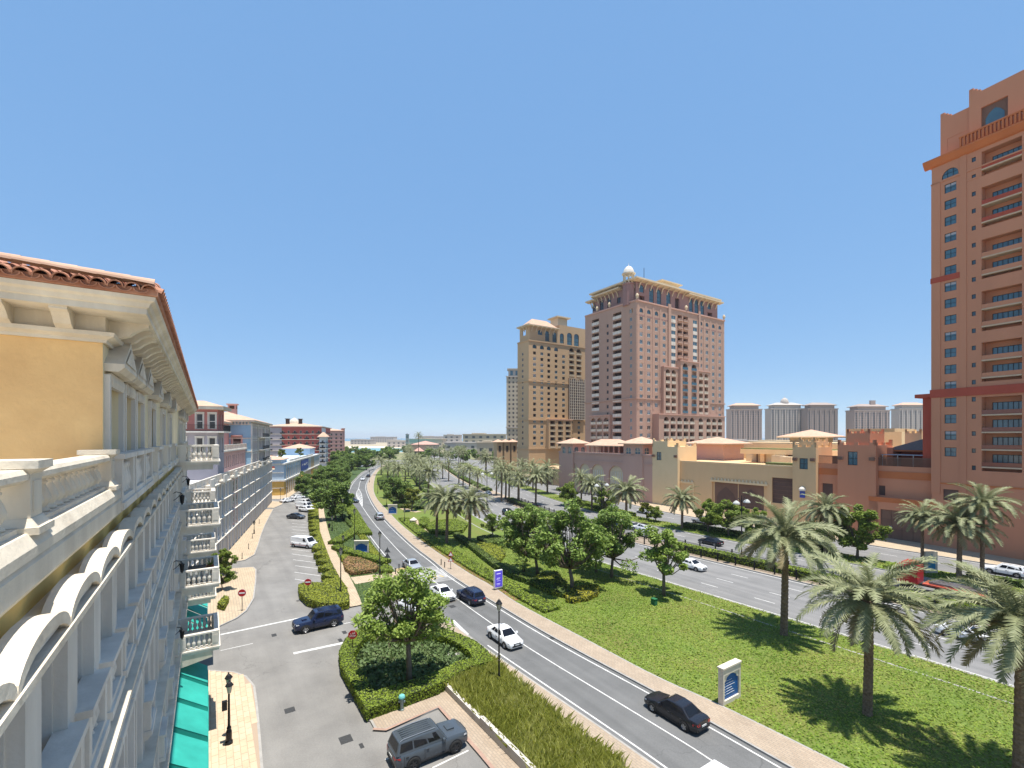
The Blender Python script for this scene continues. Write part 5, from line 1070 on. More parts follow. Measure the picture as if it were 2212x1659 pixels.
# ================================================================ golden tower behind it
yt = thing('golden_residential_tower', 'golden sand residential tower with tiled hip roof left of the dusky pink tower', 'tower', (0, 0, 0), FRAME)
S1, PP1 = 208.0, -147.9; MC = MS(S1, PP1); MD = MR(S1 + 11, PP1); mb = MB(); hY = []; hYb = []; FY = [round(66.5 - 3.15 * k, 3) for k in range(17)]
for c_ in (4.0, 9.1, 14.0, 19.3, 24.8):
    for z in FY:
        if 12 < c_ < 30 and z < 30: continue
        hY.append((c_ - 1.0, c_ + 1.0, z, z + 1.85, .25))
for c_ in (31.0, 36.6):
    for z in FY:
        if z > 56.5: hYb.append((c_ - 1.9, c_ + 1.9, z - .4, z + 2.3, 1.4))
        elif z < 30: hY.append((c_ - 1.0, c_ + 1.0, z, z + 1.85, .25))
hYr = [(c_ - 1.4, c_ + 1.4, 70.0, 72.2, .3) for c_ in (4.0, 9.1, 14.0, 19.3)]; hYc = [(c_ - 2, c_ + 2, 69.8, 73, 1.4) for c_ in (31.0, 36.6)]
wall_face(mb, 0, 48, 0, 74.5, hY + hYb + hYr + hYc, MC); hz = [(5 - .8, 5 + .8, z, z + 1.7, .25) for z in FY]; wall_face(mb, 0, 11, 0, 74.5, hz, MD); mb.build('wall', M_YELT, yt)
w17 = window_mesh(2.0, 1.85, M_WHITE, M_GLASSB, 2, 1, .13); w17d = window_mesh(2.0, 1.85, M_TRIM, M_GLASSD, 1, 1, .1, key='d')
w17b = window_mesh(2.0, 1.85, M_WHITE, M_GLASSB, 2, 1, .13, blind=M_BLIND, bfrac=.5)
for h_ in hY: ob('window', (rw_.choice([w17, w17, w17b, w17d]) if h_[0] < 12 else rw_.choice([w17d, w17d, w17])), yt, MC @ T(h_[0], .16, h_[2]))
tower_windows(yt, MD, hz, window_mesh(1.6, 1.7, M_TRIM, M_GLASSD, 2, 1, .12)); tower_windows(yt, MC, hYr, window_mesh(2.8, 2.2, M_BLACK, M_GLASSB, 3, 2, .12), .2, 'arched_window')
am_ = arch_plate(2.8, 1.35, .22).mesh('arch_spandrel', M_YELT); am2 = arch_plate(4, 1.8, .3).mesh('arch_spandrel', M_YELT)
for h_ in hYr: ob('arch_spandrel', am_, yt, MC @ T(h_[0], 0, h_[3] - 1.35))
for h_ in hYb + hYc: balcony_fill(yt, MC, h_, M_DKR, M_CREAM, .9, .15)
for h_ in hYc: ob('arch_spandrel', am2, yt, MC @ T(h_[0], 0, h_[3] - 1.8))
M_LATW = mat('white_lattice', (0.62, 0.55, 0.45)); m = MB(); m.M = MC; m.box(28.6, 40.2, -1.0, 0, 31, 55.2); m.build('glazed_bay', mat('bay_glass_brown', (0.14, 0.085, 0.065), (0.08, 0.07, 0.075), .5, .2), yt)
m = MB(); m.M = MC
for k in range(9): m.box(28.45 + k * 1.45, 28.8 + k * 1.45, -1.15, -1.0, 31, 55)
for k in range(16): m.box(28.5, 40.3, -1.2, -1.0, 31 + k * 1.6, 31.2 + k * 1.6)
tag(m.build('bay_lattice', M_LATW, yt), kind='stuff')
for k in range(2): m = arch_plate(4.6, 2.2, 1.0); m.build('arch_spandrel', M_YELT, yt, M=MC @ T(29.4 + k * 5.4, -1.2, 53.0))
arcade(yt, MC, 12.1, 29.4, 14.5, 5, (15.0, 20.6, 26.2), 3.6, 3.1, 2.4, False, M_YELT, M_CREAM)
for z in (51.5, 30, 73.9, 14):
    m = MB(); m.M = MC; m.box(-.3, 48, -.35, 0, z, z + .6); m.build('string_course', M_YELT, yt); m = MB(); m.M = MD; m.box(0, 11, -.35, 0, z, z + .6); m.build('string_course', M_YELT, yt)
mb = MB(); hp2 = [(c_ - 1.5, c_ + 1.5, 75.4, 81.2, .4) for c_ in (14, 19.3, 24.8)] + [(c_ - 1.9, c_ + 1.9, 74.9, 82.2, .8) for c_ in (30.6, 36)] + [(7.4, 10.6, 78.4, 81.2, .4)]
wall_face(mb, 1.5, 48, 74.5, 83, hp2, MC @ T(0, 1.5, 0)); wall_face(mb, 0, 9.5, 74.5, 83, [(3, 6, 78, 81, .4)], MD @ T(0, 1.5, 0)); mb.build('penthouse_wall', M_YELT, yt)
for h_ in hp2: ob('tall_window', window_mesh(h_[1] - h_[0], h_[3] - h_[2], M_BLACK, M_GLASSB, 3, 3, .14), yt, MC @ T(h_[0], 1.8, h_[2])); arch_plate(h_[1] - h_[0], 1.4, .3).build('arch_spandrel', M_YELT, yt, M=MC @ T(h_[0], 1.5, h_[3] - 1.4))
eave(yt, MC, 1.5, 20, 1.5, 82.4, M_CREAM, 6, 2.0); eave(yt, MD, 1, 9, 1.5, 82.4, M_CREAM, 3, 2.0)
m = MB(); hip_roof(m, S1 + 1.5, S1 + 10, PP1 - 21, PP1 - 2, 83, 4.6, .6, .4); m.build('hip_roof', [M_CREAM, M_TILEP], yt)
roofbox(yt, 'attic', M_YELT, S1 + 1.6, S1 + 20, PP1 - 46, PP1 - 23, 83, 86); roofbox(yt, 'cupola', M_CREAM, S1 + 3, S1 + 10, PP1 - 30, PP1 - 23, 86, 90.5); roofbox(yt, 'cupola_roof', M_CREAM, S1 + 1.5, S1 + 11, PP1 - 31.5, PP1 - 21.5, 90.5, 91.2)
roofbox(yt, 'core', M_YELT, S1 + 1.7, S1 + 10.8, PP1 - 47, PP1 - 1.7, .2, 74.4)
# ================================================================ mauve podium with arches and tiled pavilions
po = thing('mauve_arcade_podium', 'mauve podium building with cream arches and tiled corner pavilions below the pink tower', 'building', (0, 0, 0), FRAME)
mb = MB(); x4 = lambda s: 141 - s; ha = [(x4(135.4), x4(130.4), .3, 11, .6), (x4(129), x4(123.8), .3, 11, .6), (x4(122.8), x4(116.6), .3, 11.1, .6), (x4(114.2), x4(107.7), .3, 11, .6)]
wall_face(mb, 0, x4(95.6), 0, 14.6, ha, MR(141, PL)); mb.quad((95.6, PL - 38, 12.6), (141, PL - 38, 12.6), (141, PL, 12.6), (95.6, PL, 12.6)); mb.quad((95.6, PL, 0), (95.6, PL - 1.2, 0), (95.6, PL - 1.2, 14.6), (95.6, PL, 14.6)); mb.build('front_wall', M_MAUV, po)
for h_ in ha:
    wd = h_[1] - h_[0]; m = MB(); m.M = MR(141, PL); m.quad((h_[0], .55, .3), (h_[1], .55, .3), (h_[1], .55, 11.1), (h_[0], .55, 11.1)); m.build('arch_screen', M_CREAM, po)
    arch_plate(wd, wd * .46, .5, n=12).build('arch_spandrel', M_MAUV, po, M=MR(141, PL) @ T(h_[0], 0, h_[3] - wd * .46))
    for k in range(6): m = MB(); m.M = MR(141, PL); m.box(h_[0] + (k + .5) * wd / 6 - .1, h_[0] + (k + .5) * wd / 6 + .1, .4, .55, .3, 9); m.build('screen_bar', M_WHITE, po)
m = MB(); m.box(95.6, 141, PL - .6, PL + .3, 14.6, 15.2); m.box(95.6, 141, PL, PL + .2, 12, 12.4); m.build('coping', M_MAUV, po)
def pavilion(sc_, pc, w, z0, z1, mt, rh, nm='pavilion'):
    m = MB(); hl = [(w * .12, w * .4, z1 - 3.6, z1 - 1.0, .3), (w * .6, w * .88, z1 - 3.6, z1 - 1.0, .3)]
    wall_face(m, 0, w, z0, z1, hl, MR(sc_ + w / 2, pc + w / 2)); wall_face(m, 0, w, z0, z1, hl, MS(sc_ - w / 2, pc + w / 2)); m.build(nm + '_wall', mt, po)
    for Mx in (MR(sc_ + w / 2, pc + w / 2), MS(sc_ - w / 2, pc + w / 2)):
        for h_ in hl: ob('window', window_mesh(h_[1] - h_[0], 2.6, M_CREAM, M_GLASSB, 2, 2, .1), po, Mx @ T(h_[0], .15, h_[2])); arch_plate(h_[1] - h_[0], .9, .2).build('arch_spandrel', mt, po, M=Mx @ T(h_[0], 0, h_[3] - .9))
    m = MB(); hip_roof(m, sc_ - w / 2, sc_ + w / 2, pc - w / 2, pc + w / 2, z1, rh, 1.3, .3); m.build(nm + '_roof', [M_CREAM, M_TILEP], po)
pavilion(103.2, PL - 3.7, 8, 0, 18.3, M_MAUV, 2.2); pavilion(135.8, PL - 3, 7, 0, 18.0, M_MAUV, 2.0)
m = MB(); hip_roof(m, 111, 127, PL - 9, PL - 2, 17.4, 2.2, .8, .3); m.build('loggia_roof', [M_CREAM, M_TILEP], po)
for k in range(7): m = MB(); m.lathe([(.35, 12.6), (.3, 17.4)], 8, (112 + k * 2.4, PL - 2.6, 0)); m.build('loggia_column', M_MAUV, po)
roofbox(po, 'loggia_back', M_PURD, 111, 127, PL - 9, PL - 8.6, 12.6, 17.4)
# entrance porch between podium and golden tower, low wing with tiled turrets further left
lw = thing('golden_gatehouse', 'golden low wing with three small tiled turret roofs left of the golden tower', 'building', (0, 0, 0), FRAME)
m = MB(); m.box(146, 172, PL - 24, PL - 9, 0, 7.2); m.build('entrance_block', M_YELT, lw)
m = MB(); m.M = MR(170, PL - 9); m.box(6, 14, -.05, 0, .2, 5.2); m.build('entrance_opening', M_LOUV, lw)
for k, p_ in enumerate((-146.5, -151.8, -157)):
    s_ = 238
    m = MB(); m.box(s_ - 2, s_ + 2, p_ - 2, p_ + 2, 0, 17.5); m.build('turret', M_YELT, lw)
    m = MB(); hip_roof(m, s_ - 2, s_ + 2, p_ - 2, p_ + 2, 17.5, 1.6, .7, .3); m.build('turret_roof', [M_CREAM, M_TILEP], lw)
    m = MB(); m.M = MS(s_ - 2, p_ + 2); m.box(1.2, 2.8, -.1, 0, 12, 15.5); m.build('turret_window', M_GLASSD, lw)
# ================================================================ distance: towers, skyline, lagoon, sea
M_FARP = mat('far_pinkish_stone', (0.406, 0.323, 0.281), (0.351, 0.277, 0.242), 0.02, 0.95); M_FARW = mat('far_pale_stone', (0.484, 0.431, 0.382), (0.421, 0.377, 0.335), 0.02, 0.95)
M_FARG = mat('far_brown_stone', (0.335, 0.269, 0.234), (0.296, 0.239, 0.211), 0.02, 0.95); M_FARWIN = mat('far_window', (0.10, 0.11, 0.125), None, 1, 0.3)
def far_tower(x0, x1, yt, Y, mt, label, crown, roofm, dome=False, wide=.75):
    X0, X1 = (x0 - CX) / FP * Y, (x1 - CX) / FP * Y; w_ = (X1 - X0); top = CAM_H + (HZ - yt) / FP * Y
    t = thing('distant_tower', label, 'tower', (X0, Y, 0), R(0), 'distant towers on the skyline'); d = w_ * .35; b = top - 9
    m = MB(); m.box(0, w_, 0, d, 0, b); m.box(w_ * .1, w_ * .9, 1, d - 1, b, b + 5)
    for k in range(6): c = w_ * (k + .5) / 6; m.box(c - .9, c + .9, -1.2, 0, 0, b - 2)
    m.build('body', mt, t)
    m = MB(); nfl = int(b / 3.4)
    for f in range(2, nfl):
        for k in range(6):
            a = w_ * k / 6 + 1.3; e = w_ * (k + 1) / 6 - 1.3
            m.box(a, (a + e) / 2 - .4, -.25, .05, f * 3.4, f * 3.4 + 1.9); m.box((a + e) / 2 + .4, e, -.25, .05, f * 3.4, f * 3.4 + 1.9)
        for k in range(5): a = d * k / 5 + 1.5; m.box(w_ - .05, w_ + .2, a, a + d / 5 - 3, f * 3.4, f * 3.4 + 1.9)
    tag(m.build('window_rows', M_FARWIN, t), kind='stuff')
    m = MB(); hip_roof(m, w_ * .08, w_ * .92, .5, d - .5, b + 5, 4, 1.8, .8); m.build('roof', [mt, roofm], t)
    m = MB(); m.box(-.8, w_ + .8, -.8, d + .8, b - .8, b + .5); m.build('cornice', mt, t)
    if dome: m = MB(); m.lathe([(6, 0), (6, 3), (5.4, 6), (3.4, 9), (.4, 10.6), (.1, 13)], 14, (w_ / 2, d / 2, b + 7)); m.build('dome', M_FARW, t); [MB().lathe([(2.4, 0), (2.2, 2.5), (1, 4), (.1, 4.6)], 10, (w_ * q, 4, b + 4)).build('small_dome', M_FARW, t) for q in (.2, .8)]
    if crown: m = MB(); m.box(w_ * .55, w_ * .68, d * .3, d * .5, b + 6, b + 15); m.build('lift_tower', mt, t)
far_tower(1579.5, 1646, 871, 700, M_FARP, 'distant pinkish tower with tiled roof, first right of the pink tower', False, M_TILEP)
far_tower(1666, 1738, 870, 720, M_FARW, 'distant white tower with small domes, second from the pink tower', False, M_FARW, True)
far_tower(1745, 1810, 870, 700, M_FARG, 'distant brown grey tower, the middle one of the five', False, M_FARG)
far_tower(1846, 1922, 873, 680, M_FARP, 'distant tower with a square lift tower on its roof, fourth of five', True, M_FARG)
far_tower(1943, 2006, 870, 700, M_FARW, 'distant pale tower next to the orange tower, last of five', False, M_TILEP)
def far_box(name, label, x0, x1, yt, Y, d, mt, cat='building', yb=None, extra=None):
    X0, X1 = (x0 - CX) / FP * Y, (x1 - CX) / FP * Y; top = CAM_H + (HZ - yt) / FP * Y
    t = thing(name, label, cat, (X0, Y, 0), 0); w_ = X1 - X0; m = MB(); n = max(3, int(w_ / 9)); hl = []
    fl = max(1, int(top / 6))
    for k in range(n):
        for f in range(fl): hl.append((w_ * (k + .3) / n, w_ * (k + .7) / n, f * 6 + 1.5, f * 6 + 4.5, .8))
    wall_face(m, 0, w_, 0, top, [h for h in hl if h[3] < top - .5]); m.box(0, w_, .9, d, 0, top - .1); m.box(w_ * .2, w_ * .5, 3, d - 2, top - .1, top + 2.2); m.build('wall', mt, t)
    m = MB()
    for h_ in hl:
        if h_[3] < top - .5: m.box(h_[0], h_[1], .6, .7, h_[2], h_[3])
    tag(m.build('window_rows', M_FARWIN, t), kind='stuff'); m = MB(); m.box(-.6, w_ + .6, -.6, d, top, top + 1.0); m.build('parapet', mt, t); return t, w_, top
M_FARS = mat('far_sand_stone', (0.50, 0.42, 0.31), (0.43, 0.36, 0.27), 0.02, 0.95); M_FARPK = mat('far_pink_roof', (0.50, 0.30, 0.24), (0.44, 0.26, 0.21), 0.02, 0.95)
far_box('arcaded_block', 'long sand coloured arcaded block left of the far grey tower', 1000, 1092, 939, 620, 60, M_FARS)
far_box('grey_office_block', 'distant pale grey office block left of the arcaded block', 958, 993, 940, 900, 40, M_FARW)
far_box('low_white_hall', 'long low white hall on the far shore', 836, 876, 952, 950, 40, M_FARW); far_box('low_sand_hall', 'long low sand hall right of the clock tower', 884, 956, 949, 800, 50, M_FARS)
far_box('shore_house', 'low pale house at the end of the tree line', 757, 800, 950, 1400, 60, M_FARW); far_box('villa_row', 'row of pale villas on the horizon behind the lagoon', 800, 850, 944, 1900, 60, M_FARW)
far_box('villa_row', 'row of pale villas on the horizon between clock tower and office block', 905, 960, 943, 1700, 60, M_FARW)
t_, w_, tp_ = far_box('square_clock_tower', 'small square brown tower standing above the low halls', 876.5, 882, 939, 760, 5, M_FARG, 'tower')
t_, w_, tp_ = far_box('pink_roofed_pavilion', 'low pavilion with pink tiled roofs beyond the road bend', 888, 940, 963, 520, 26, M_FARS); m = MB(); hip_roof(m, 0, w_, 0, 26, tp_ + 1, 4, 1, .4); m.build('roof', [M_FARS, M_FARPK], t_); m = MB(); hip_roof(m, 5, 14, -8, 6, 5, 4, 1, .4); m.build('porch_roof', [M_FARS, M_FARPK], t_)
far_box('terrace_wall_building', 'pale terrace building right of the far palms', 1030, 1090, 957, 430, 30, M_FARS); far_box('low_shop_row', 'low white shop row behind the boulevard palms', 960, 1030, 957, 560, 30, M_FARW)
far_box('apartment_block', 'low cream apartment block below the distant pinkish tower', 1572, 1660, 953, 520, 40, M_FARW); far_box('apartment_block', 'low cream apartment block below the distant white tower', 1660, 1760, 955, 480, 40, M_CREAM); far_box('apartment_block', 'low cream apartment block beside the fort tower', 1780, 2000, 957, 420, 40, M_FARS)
t_, w_, tp_ = far_box('domed_villa', 'small white domed villa left of the orange tower', 1960, 2000, 945, 330, 14, M_FARW); m = MB(); m.lathe([(3.4, 0), (3.6, 1.5), (3.0, 3.4), (1.4, 5), (.1, 5.6)], 14, (6, 6, tp_ + .5)); smooth_angle(m.build('dome', M_FARW, t_))
gtw, w_, tp_ = None, None, None
Y = 360; X0, X1 = (1094 - CX) / FP * Y, (1124 - CX) / FP * Y; gt_ = thing('grey_beige_tower', 'grey beige tower half hidden left of the golden tower', 'tower', (X0, Y, 0), 0)
mb = MB(); hl = [(c, c + 1.5, z, z + 1.9, .3) for c in (1.5, 4.6, 7.7) for z in np.arange(8, 66, 3.4)]; wall_face(mb, 0, 12, 0, 68, hl); mb.quad((0, 10, 0), (0, 0, 0), (0, 0, 68), (0, 10, 68)); mb.build('wall', M_FARS, gt_)
for h_ in hl: ob('window', window_mesh(1.5, 1.9, M_FARW, M_GLASSD, 2, 1, .15), gt_, T(h_[0], .2, h_[2]))
m = MB(); m.box(1.5, 12, 1, 10, 68, 73.5); m.box(0.6, 12, 0.2, 10, 73.5, 74.3); m.box(-.5, 12, -.5, 0, 67.5, 68.3); m.box(-.6, 12, -.6, 0, 28, 28.8); m.build('crown', M_FARW, gt_)
for c in (3, 7): m = MB(); m.box(c, c + 2, .9, 1.0, 69, 72.5); m.build('crown_window', M_GLASSB, gt_)
mw = mat('lagoon_water', (0.04, 0.30, 0.32), (0.05, 0.34, 0.36), 0.01, 0.12, 0.2, 0.6)
mb = MB(); mb.sheet([(-250, 640), (-135, 650), (-120, 700), (-150, 900), (-285, 900), (-300, 720)], -0.03); struct('lagoon', mb, mw)
mb = MB(); mb.sheet([(-330, 900), (-100, 900), (-60, 1100), (-420, 1080)], -0.035); struct('beach', mb, mat('beach_sand', (0.66, 0.56, 0.42)))
mb = MB(); mb.sheet([(-9000, 2600), (9000, 2600), (9000, 11500), (-9000, 11500)], -0.04); struct('sea', mb, mat('sea_water', (0.05, 0.16, 0.22), (0.06, 0.19, 0.25), 0.002, 0.25))
mb = MB(); mb.sheet([(-320, 330), (120, 330), (160, 640), (-340, 620)], -0.05); struct('far_park', mb, mat('park_green', (0.13, 0.16, 0.06), (0.28, 0.24, 0.15), 0.02, 0.95))
# ================================================================ trees and palms
M_BARK = mat('grey_bark', (0.20, 0.155, 0.115), (0.13, 0.10, 0.075), 3, 0.95, 0.4, 20); M_PTRUNK = mat('palm_trunk', (0.25, 0.175, 0.115), (0.12, 0.08, 0.05), 6, 0.95, 0.6, 18)
L_NEAR = leafmat('leaf_fresh', [(0.113, 0.174, 0.031), (0.235, 0.326, 0.061), (0.395, 0.486, 0.13)], .35)
L_DARK = leafmat('leaf_dark', [(0.064, 0.112, 0.024), (0.151, 0.222, 0.048), (0.287, 0.366, 0.096)], .3)
L_MID = leafmat('leaf_mid', [(0.077, 0.131, 0.028), (0.185, 0.27, 0.055), (0.339, 0.432, 0.108)], .32)
L_YEL = leafmat('leaf_yellowish', [(0.10, 0.12, 0.02), (0.19, 0.21, 0.035), (0.28, 0.28, 0.06)], .35)
L_LIME = leafmat('leaf_lime', [(0.09, 0.14, 0.02), (0.19, 0.26, 0.04), (0.29, 0.35, 0.075)], .35)
L_FROND = leafmat('frond_sage', [(0.13, 0.151, 0.07), (0.248, 0.265, 0.135), (0.432, 0.421, 0.254)], .25)
L_DRY = leafmat('frond_dry', [(0.20, 0.16, 0.08), (0.30, 0.245, 0.13), (0.40, 0.33, 0.19)], .2)
def tree_meshes(seed, h, r, nleaf, leaf, trunk_h, open_=.0, flat=.8, twigs=True, nclump=16, fine=None):
    """returns trunk MB and crown arrays: clumps of leaves at the branch ends"""
    rn = random.Random(seed); tm = MB(); cl = []
    lean = Vector((rn.uniform(-.3, .3), rn.uniform(-.3, .3), 0)); fork = Vector((0, 0, trunk_h)) + lean
    tr = h * .017 + .05; tm.tube([(0, 0, -.1), (lean.x * .3, lean.y * .3, trunk_h * .5), fork], [tr * 1.25, tr, tr * .85], 8)
    lobes = []
    for k in range(7):
        a = 2 * math.pi * (k * .618 + rn.uniform(-.1, .1)); u = (k + .7) / 7; f = math.sin(math.pi * min(.97, .2 + .72 * u)) ** .8
        lobes.append(Vector((r * f * rn.uniform(.35, .75) * math.cos(a), r * f * rn.uniform(.35, .75) * math.sin(a), trunk_h + (h - trunk_h) * (.15 + .68 * u))))
    for k in range(nclump):
        a = 2 * math.pi * (k * .618 + rn.uniform(-.08, .08)); u = (k + .5) / nclump; el = rn.uniform(.0, 1) 
        zz = trunk_h * .95 + (h - trunk_h) * (.12 + .76 * u); f = math.sin(math.pi * min(.98, .18 + .78 * u)) ** .7
        rr = r * f * rn.uniform(.4, 1.0) if k else 0
        c = Vector((rr * math.cos(a), rr * math.sin(a), zz)) + lean
        if k % 4: c = lobes[k % 7] + Vector((rn.gauss(0, 1), rn.gauss(0, 1), rn.gauss(0, .9))) * r * .24 + lean
        cl.append((c, r * rn.uniform(.16, .34)))
        mid = fork.lerp(c, .5) + Vector((0, 0, -.12 * (c - fork).length))
        tm.tube([fork, mid, c], [tr * .55, tr * .33, .025], 5)
        if twigs:
            for q in range(3):
                e = c + Vector((rn.uniform(-1, 1), rn.uniform(-1, 1), rn.uniform(-.6, .8))) * r * .3; tm.tube([mid.lerp(c, .6), e], [.03, .012], 4)
    per = nleaf // nclump; P = []
    for c, cr in cl:
        d = rng.normal(size=(per, 3)); d /= np.linalg.norm(d, axis=1)[:, None]; rad = cr * rng.uniform(.25, 1.0, per) ** .55
        p = d * rad[:, None]; p[:, 2] *= flat; P.append(p + np.array(c))
    P = np.concatenate(P); v, f = leaf_cloud(P, leaf, 1.5); return tm, v, f
TREES = {}
def tree_kind(key, **k):
    tm, v, f = tree_meshes(**{q: k[q] for q in k if q not in ('lm',)}); TREES[key] = (tm.mesh('trunk', M_BARK, True), np_mesh('crown', v, f, k['lm']))
tree_kind('big', seed=12, h=9.3, r=3.9, nleaf=9500, leaf=.2, trunk_h=3.6, nclump=44, flat=.7, lm=L_NEAR)
tree_kind('m0', seed=5, h=10, r=3.9, nleaf=7200, leaf=.25, trunk_h=2.7, nclump=40, lm=L_MID); tree_kind('m1', seed=8, h=10, r=4.0, nleaf=7200, leaf=.25, trunk_h=2.5, nclump=40, lm=L_MID); tree_kind('m2', seed=11, h=9, r=3.0, nleaf=5600, leaf=.24, trunk_h=2.6, nclump=34, lm=L_NEAR)
tree_kind('d0', seed=15, h=8, r=4.2, nleaf=8000, leaf=.32, trunk_h=2.0, nclump=40, lm=L_DARK); tree_kind('d1', seed=18, h=8, r=4.4, nleaf=8000, leaf=.32, trunk_h=1.8, nclump=40, lm=L_DARK)
tree_kind('y0', seed=21, h=7, r=3.0, nleaf=4000, leaf=.3, trunk_h=1.8, nclump=16, lm=L_YEL); tree_kind('l0', seed=24, h=7, r=3.0, nleaf=7500, leaf=.26, trunk_h=1.7, nclump=40, lm=L_LIME); tree_kind('l1', seed=27, h=7, r=3.2, nleaf=7500, leaf=.26, trunk_h=1.7, nclump=40, lm=L_LIME)
tree_kind('f0', seed=31, h=8, r=4.6, nleaf=1500, leaf=.75, trunk_h=1.5, nclump=26, twigs=False, lm=L_DARK); tree_kind('f1', seed=33, h=8, r=4.6, nleaf=1500, leaf=.75, trunk_h=1.5, nclump=26, twigs=False, lm=L_MID)
def tree(key, pos, sc_, label, group=None, rz=None, name='tree', sxy=1.0):
    t = thing(name, label, 'tree', pos, 0, group); Mx = Matrix.Rotation(random.uniform(0, 6.28) if rz is None else rz, 4, 'Z') @ Matrix.Diagonal((sc_ * sxy, sc_ * sxy, sc_, 1))
    ob('trunk', TREES[key][0], t, Mx); ob('crown', TREES[key][1], t, Mx); return t
LZ = 0.11
tree('big', g(884, 1480, .13), 1.0, 'light green tree inside the square hedge ring at the junction', rz=1.0, name='shade_tree')
for key, x, y, s_, lab in [('m0', 1131, 1235, 1.0, 'leafy tree with leaning trunk just right of the purple sign'), ('m1', 1161, 1243, .97, 'leafy tree second right of the purple sign, beside the curved hedge'), ('m1', 1237, 1276, 1.18, 'tallest leafy tree of the central lawn, above the bright yellow hedge'), ('m0', 1288, 1236, .82, 'leafy tree standing behind the tallest lawn tree'), ('m0', 1321, 1247, 1.03, 'leafy tree with pale trunk on the lawn next to the boulevard'), ('m2', 1434, 1286, 1.02, 'slender tree alone on the lawn beside the green box'),
                           ('m2', 1064, 1166, .62, 'small low tree among the round hedges by the boulevard'), ('m2', 1090, 1160, .5, 'smallest bushy tree at the boulevard edge'), ('d0', 862, 1092, 1.0, 'dark dense tree beside the curved white path'), ('d1', 847, 1075, .85, 'dark dense tree further along the curved white path'), ('y0', 889, 1104, 1.0, 'yellowish tree left of the three lawn palms'),
                           ('d0', 725.5, 1123, 1.12, 'dark round tree alone beside the garden path'), ('d1', 700, 1090, .95, 'dark tree at the far end of the sawtooth hedge')]:
    tree(key, g(x, y, LZ), s_, lab, 'broad leaved trees of the gardens')
ORD = 'first second third fourth fifth sixth seventh eighth ninth tenth eleventh twelfth thirteenth fourteenth fifteenth sixteenth'.split()
def ordl(x, k, xs): return ORD[sorted(range(len(xs)), key=lambda i: (xs[i], i)).index(k)]
CLX = [655,670,690,712,728,700,720,738,745,725,708,755,735,700,716,760]
for k, (x, y, s_, key) in enumerate([(655,1073,.8,'d0'),(670,1066,.9,'d1'),(690,1062,1.0,'d0'),(712,1062,.95,'d1'),(728,1060,1.0,'d0'),(700,1048,.9,'d0'),(720,1044,1.0,'d1'),(738,1046,.9,'d1'),(745,1036,.85,'d0'),(725,1030,1.0,'d1'),(708,1033,.8,'l0'),(755,1025,1.0,'d0'),(735,1019,.9,'d1'),(700,1036,.8,'d1'),(716,1022,.8,'l1'),(760,1013,.9,'d1')]):
    tree(key, g(x, y, .13), s_ * 1.05, ordl(x, k, CLX) + ' dark green tree from the left in the cluster beside the blue shops', 'tree cluster of the far garden')
def off_pt(x, off): p = -(54.4 + off); s = s_on(x, p); return W(s, p)
for k, (x, off, s_, key, lab) in enumerate([(1529,35.5,.98,'l0','lime green street tree behind the black sedan on the far verge'),(1574,35.5,1.05,'l1','lime green street tree with full crown right of the first one'),(1630,36,.9,'l0','lime green street tree behind the palm with straight trunk'),(1770,36,.85,'l1','lime green street tree in front of the dark mall panel'),(1852,37,1.25,'l0','largest lime street tree in front of the orange fort'),(1226,36,1.0,'l1','lime street tree in front of the cream arches'),(1306,36,.9,'l0','lime street tree below the tiled corner pavilion'),(1397,36.5,.7,'y0','thin yellowish tree at the foot of the sand mall tower'),(1250,30,.6,'l0','small lime tree at the verge left of the arches'),(1415,36,.55,'l1','small round bushy tree on the verge left of the mall panel')]):
    tree(key, off_pt(x, off), s_, lab, 'street trees of the far verge')
rt_ = random.Random(4)
for k in range(46):
    Y = rt_.uniform(330, 620); x = rt_.choice([rt_.uniform(700, 800), rt_.uniform(740, 900), rt_.uniform(905, 1085)]); 
    if 640 < Y and x < 870: Y = 600
    tree(rt_.choice(['f0', 'f1']), Vector(((x - CX) / FP * Y, Y, -.05)), rt_.uniform(.8, 1.3), 'green tree in the belt beyond the road bend, before the lagoon', 'tree belt before the lagoon')
BX = [(rt_.uniform(280, 330), rt_.uniform(722, 800)) for k in range(12)]
for k, (Y, x) in enumerate(BX):
    tree(rt_.choice(['f0', 'f1', 'd0']), Vector(((x - CX) / FP * Y, Y, -.05)), rt_.uniform(.9, 1.2), ordl(x, k, [q[1] for q in BX]) + ' dark garden tree from the left beyond the cars parked at the bend', 'garden trees past the bend')
for k, (x, Y, z, s_) in enumerate([(608, 190, 11.4, .62), (648, 215, 11.4, .62)]):
    t = tree('y0', Vector(((x - CX) / FP * Y, Y, z)), s_ * 1.1, ['brownish roof tree left of the pair on the blue shop roof', 'brownish roof tree right of the pair on the blue shop roof'][k], 'roof garden trees')
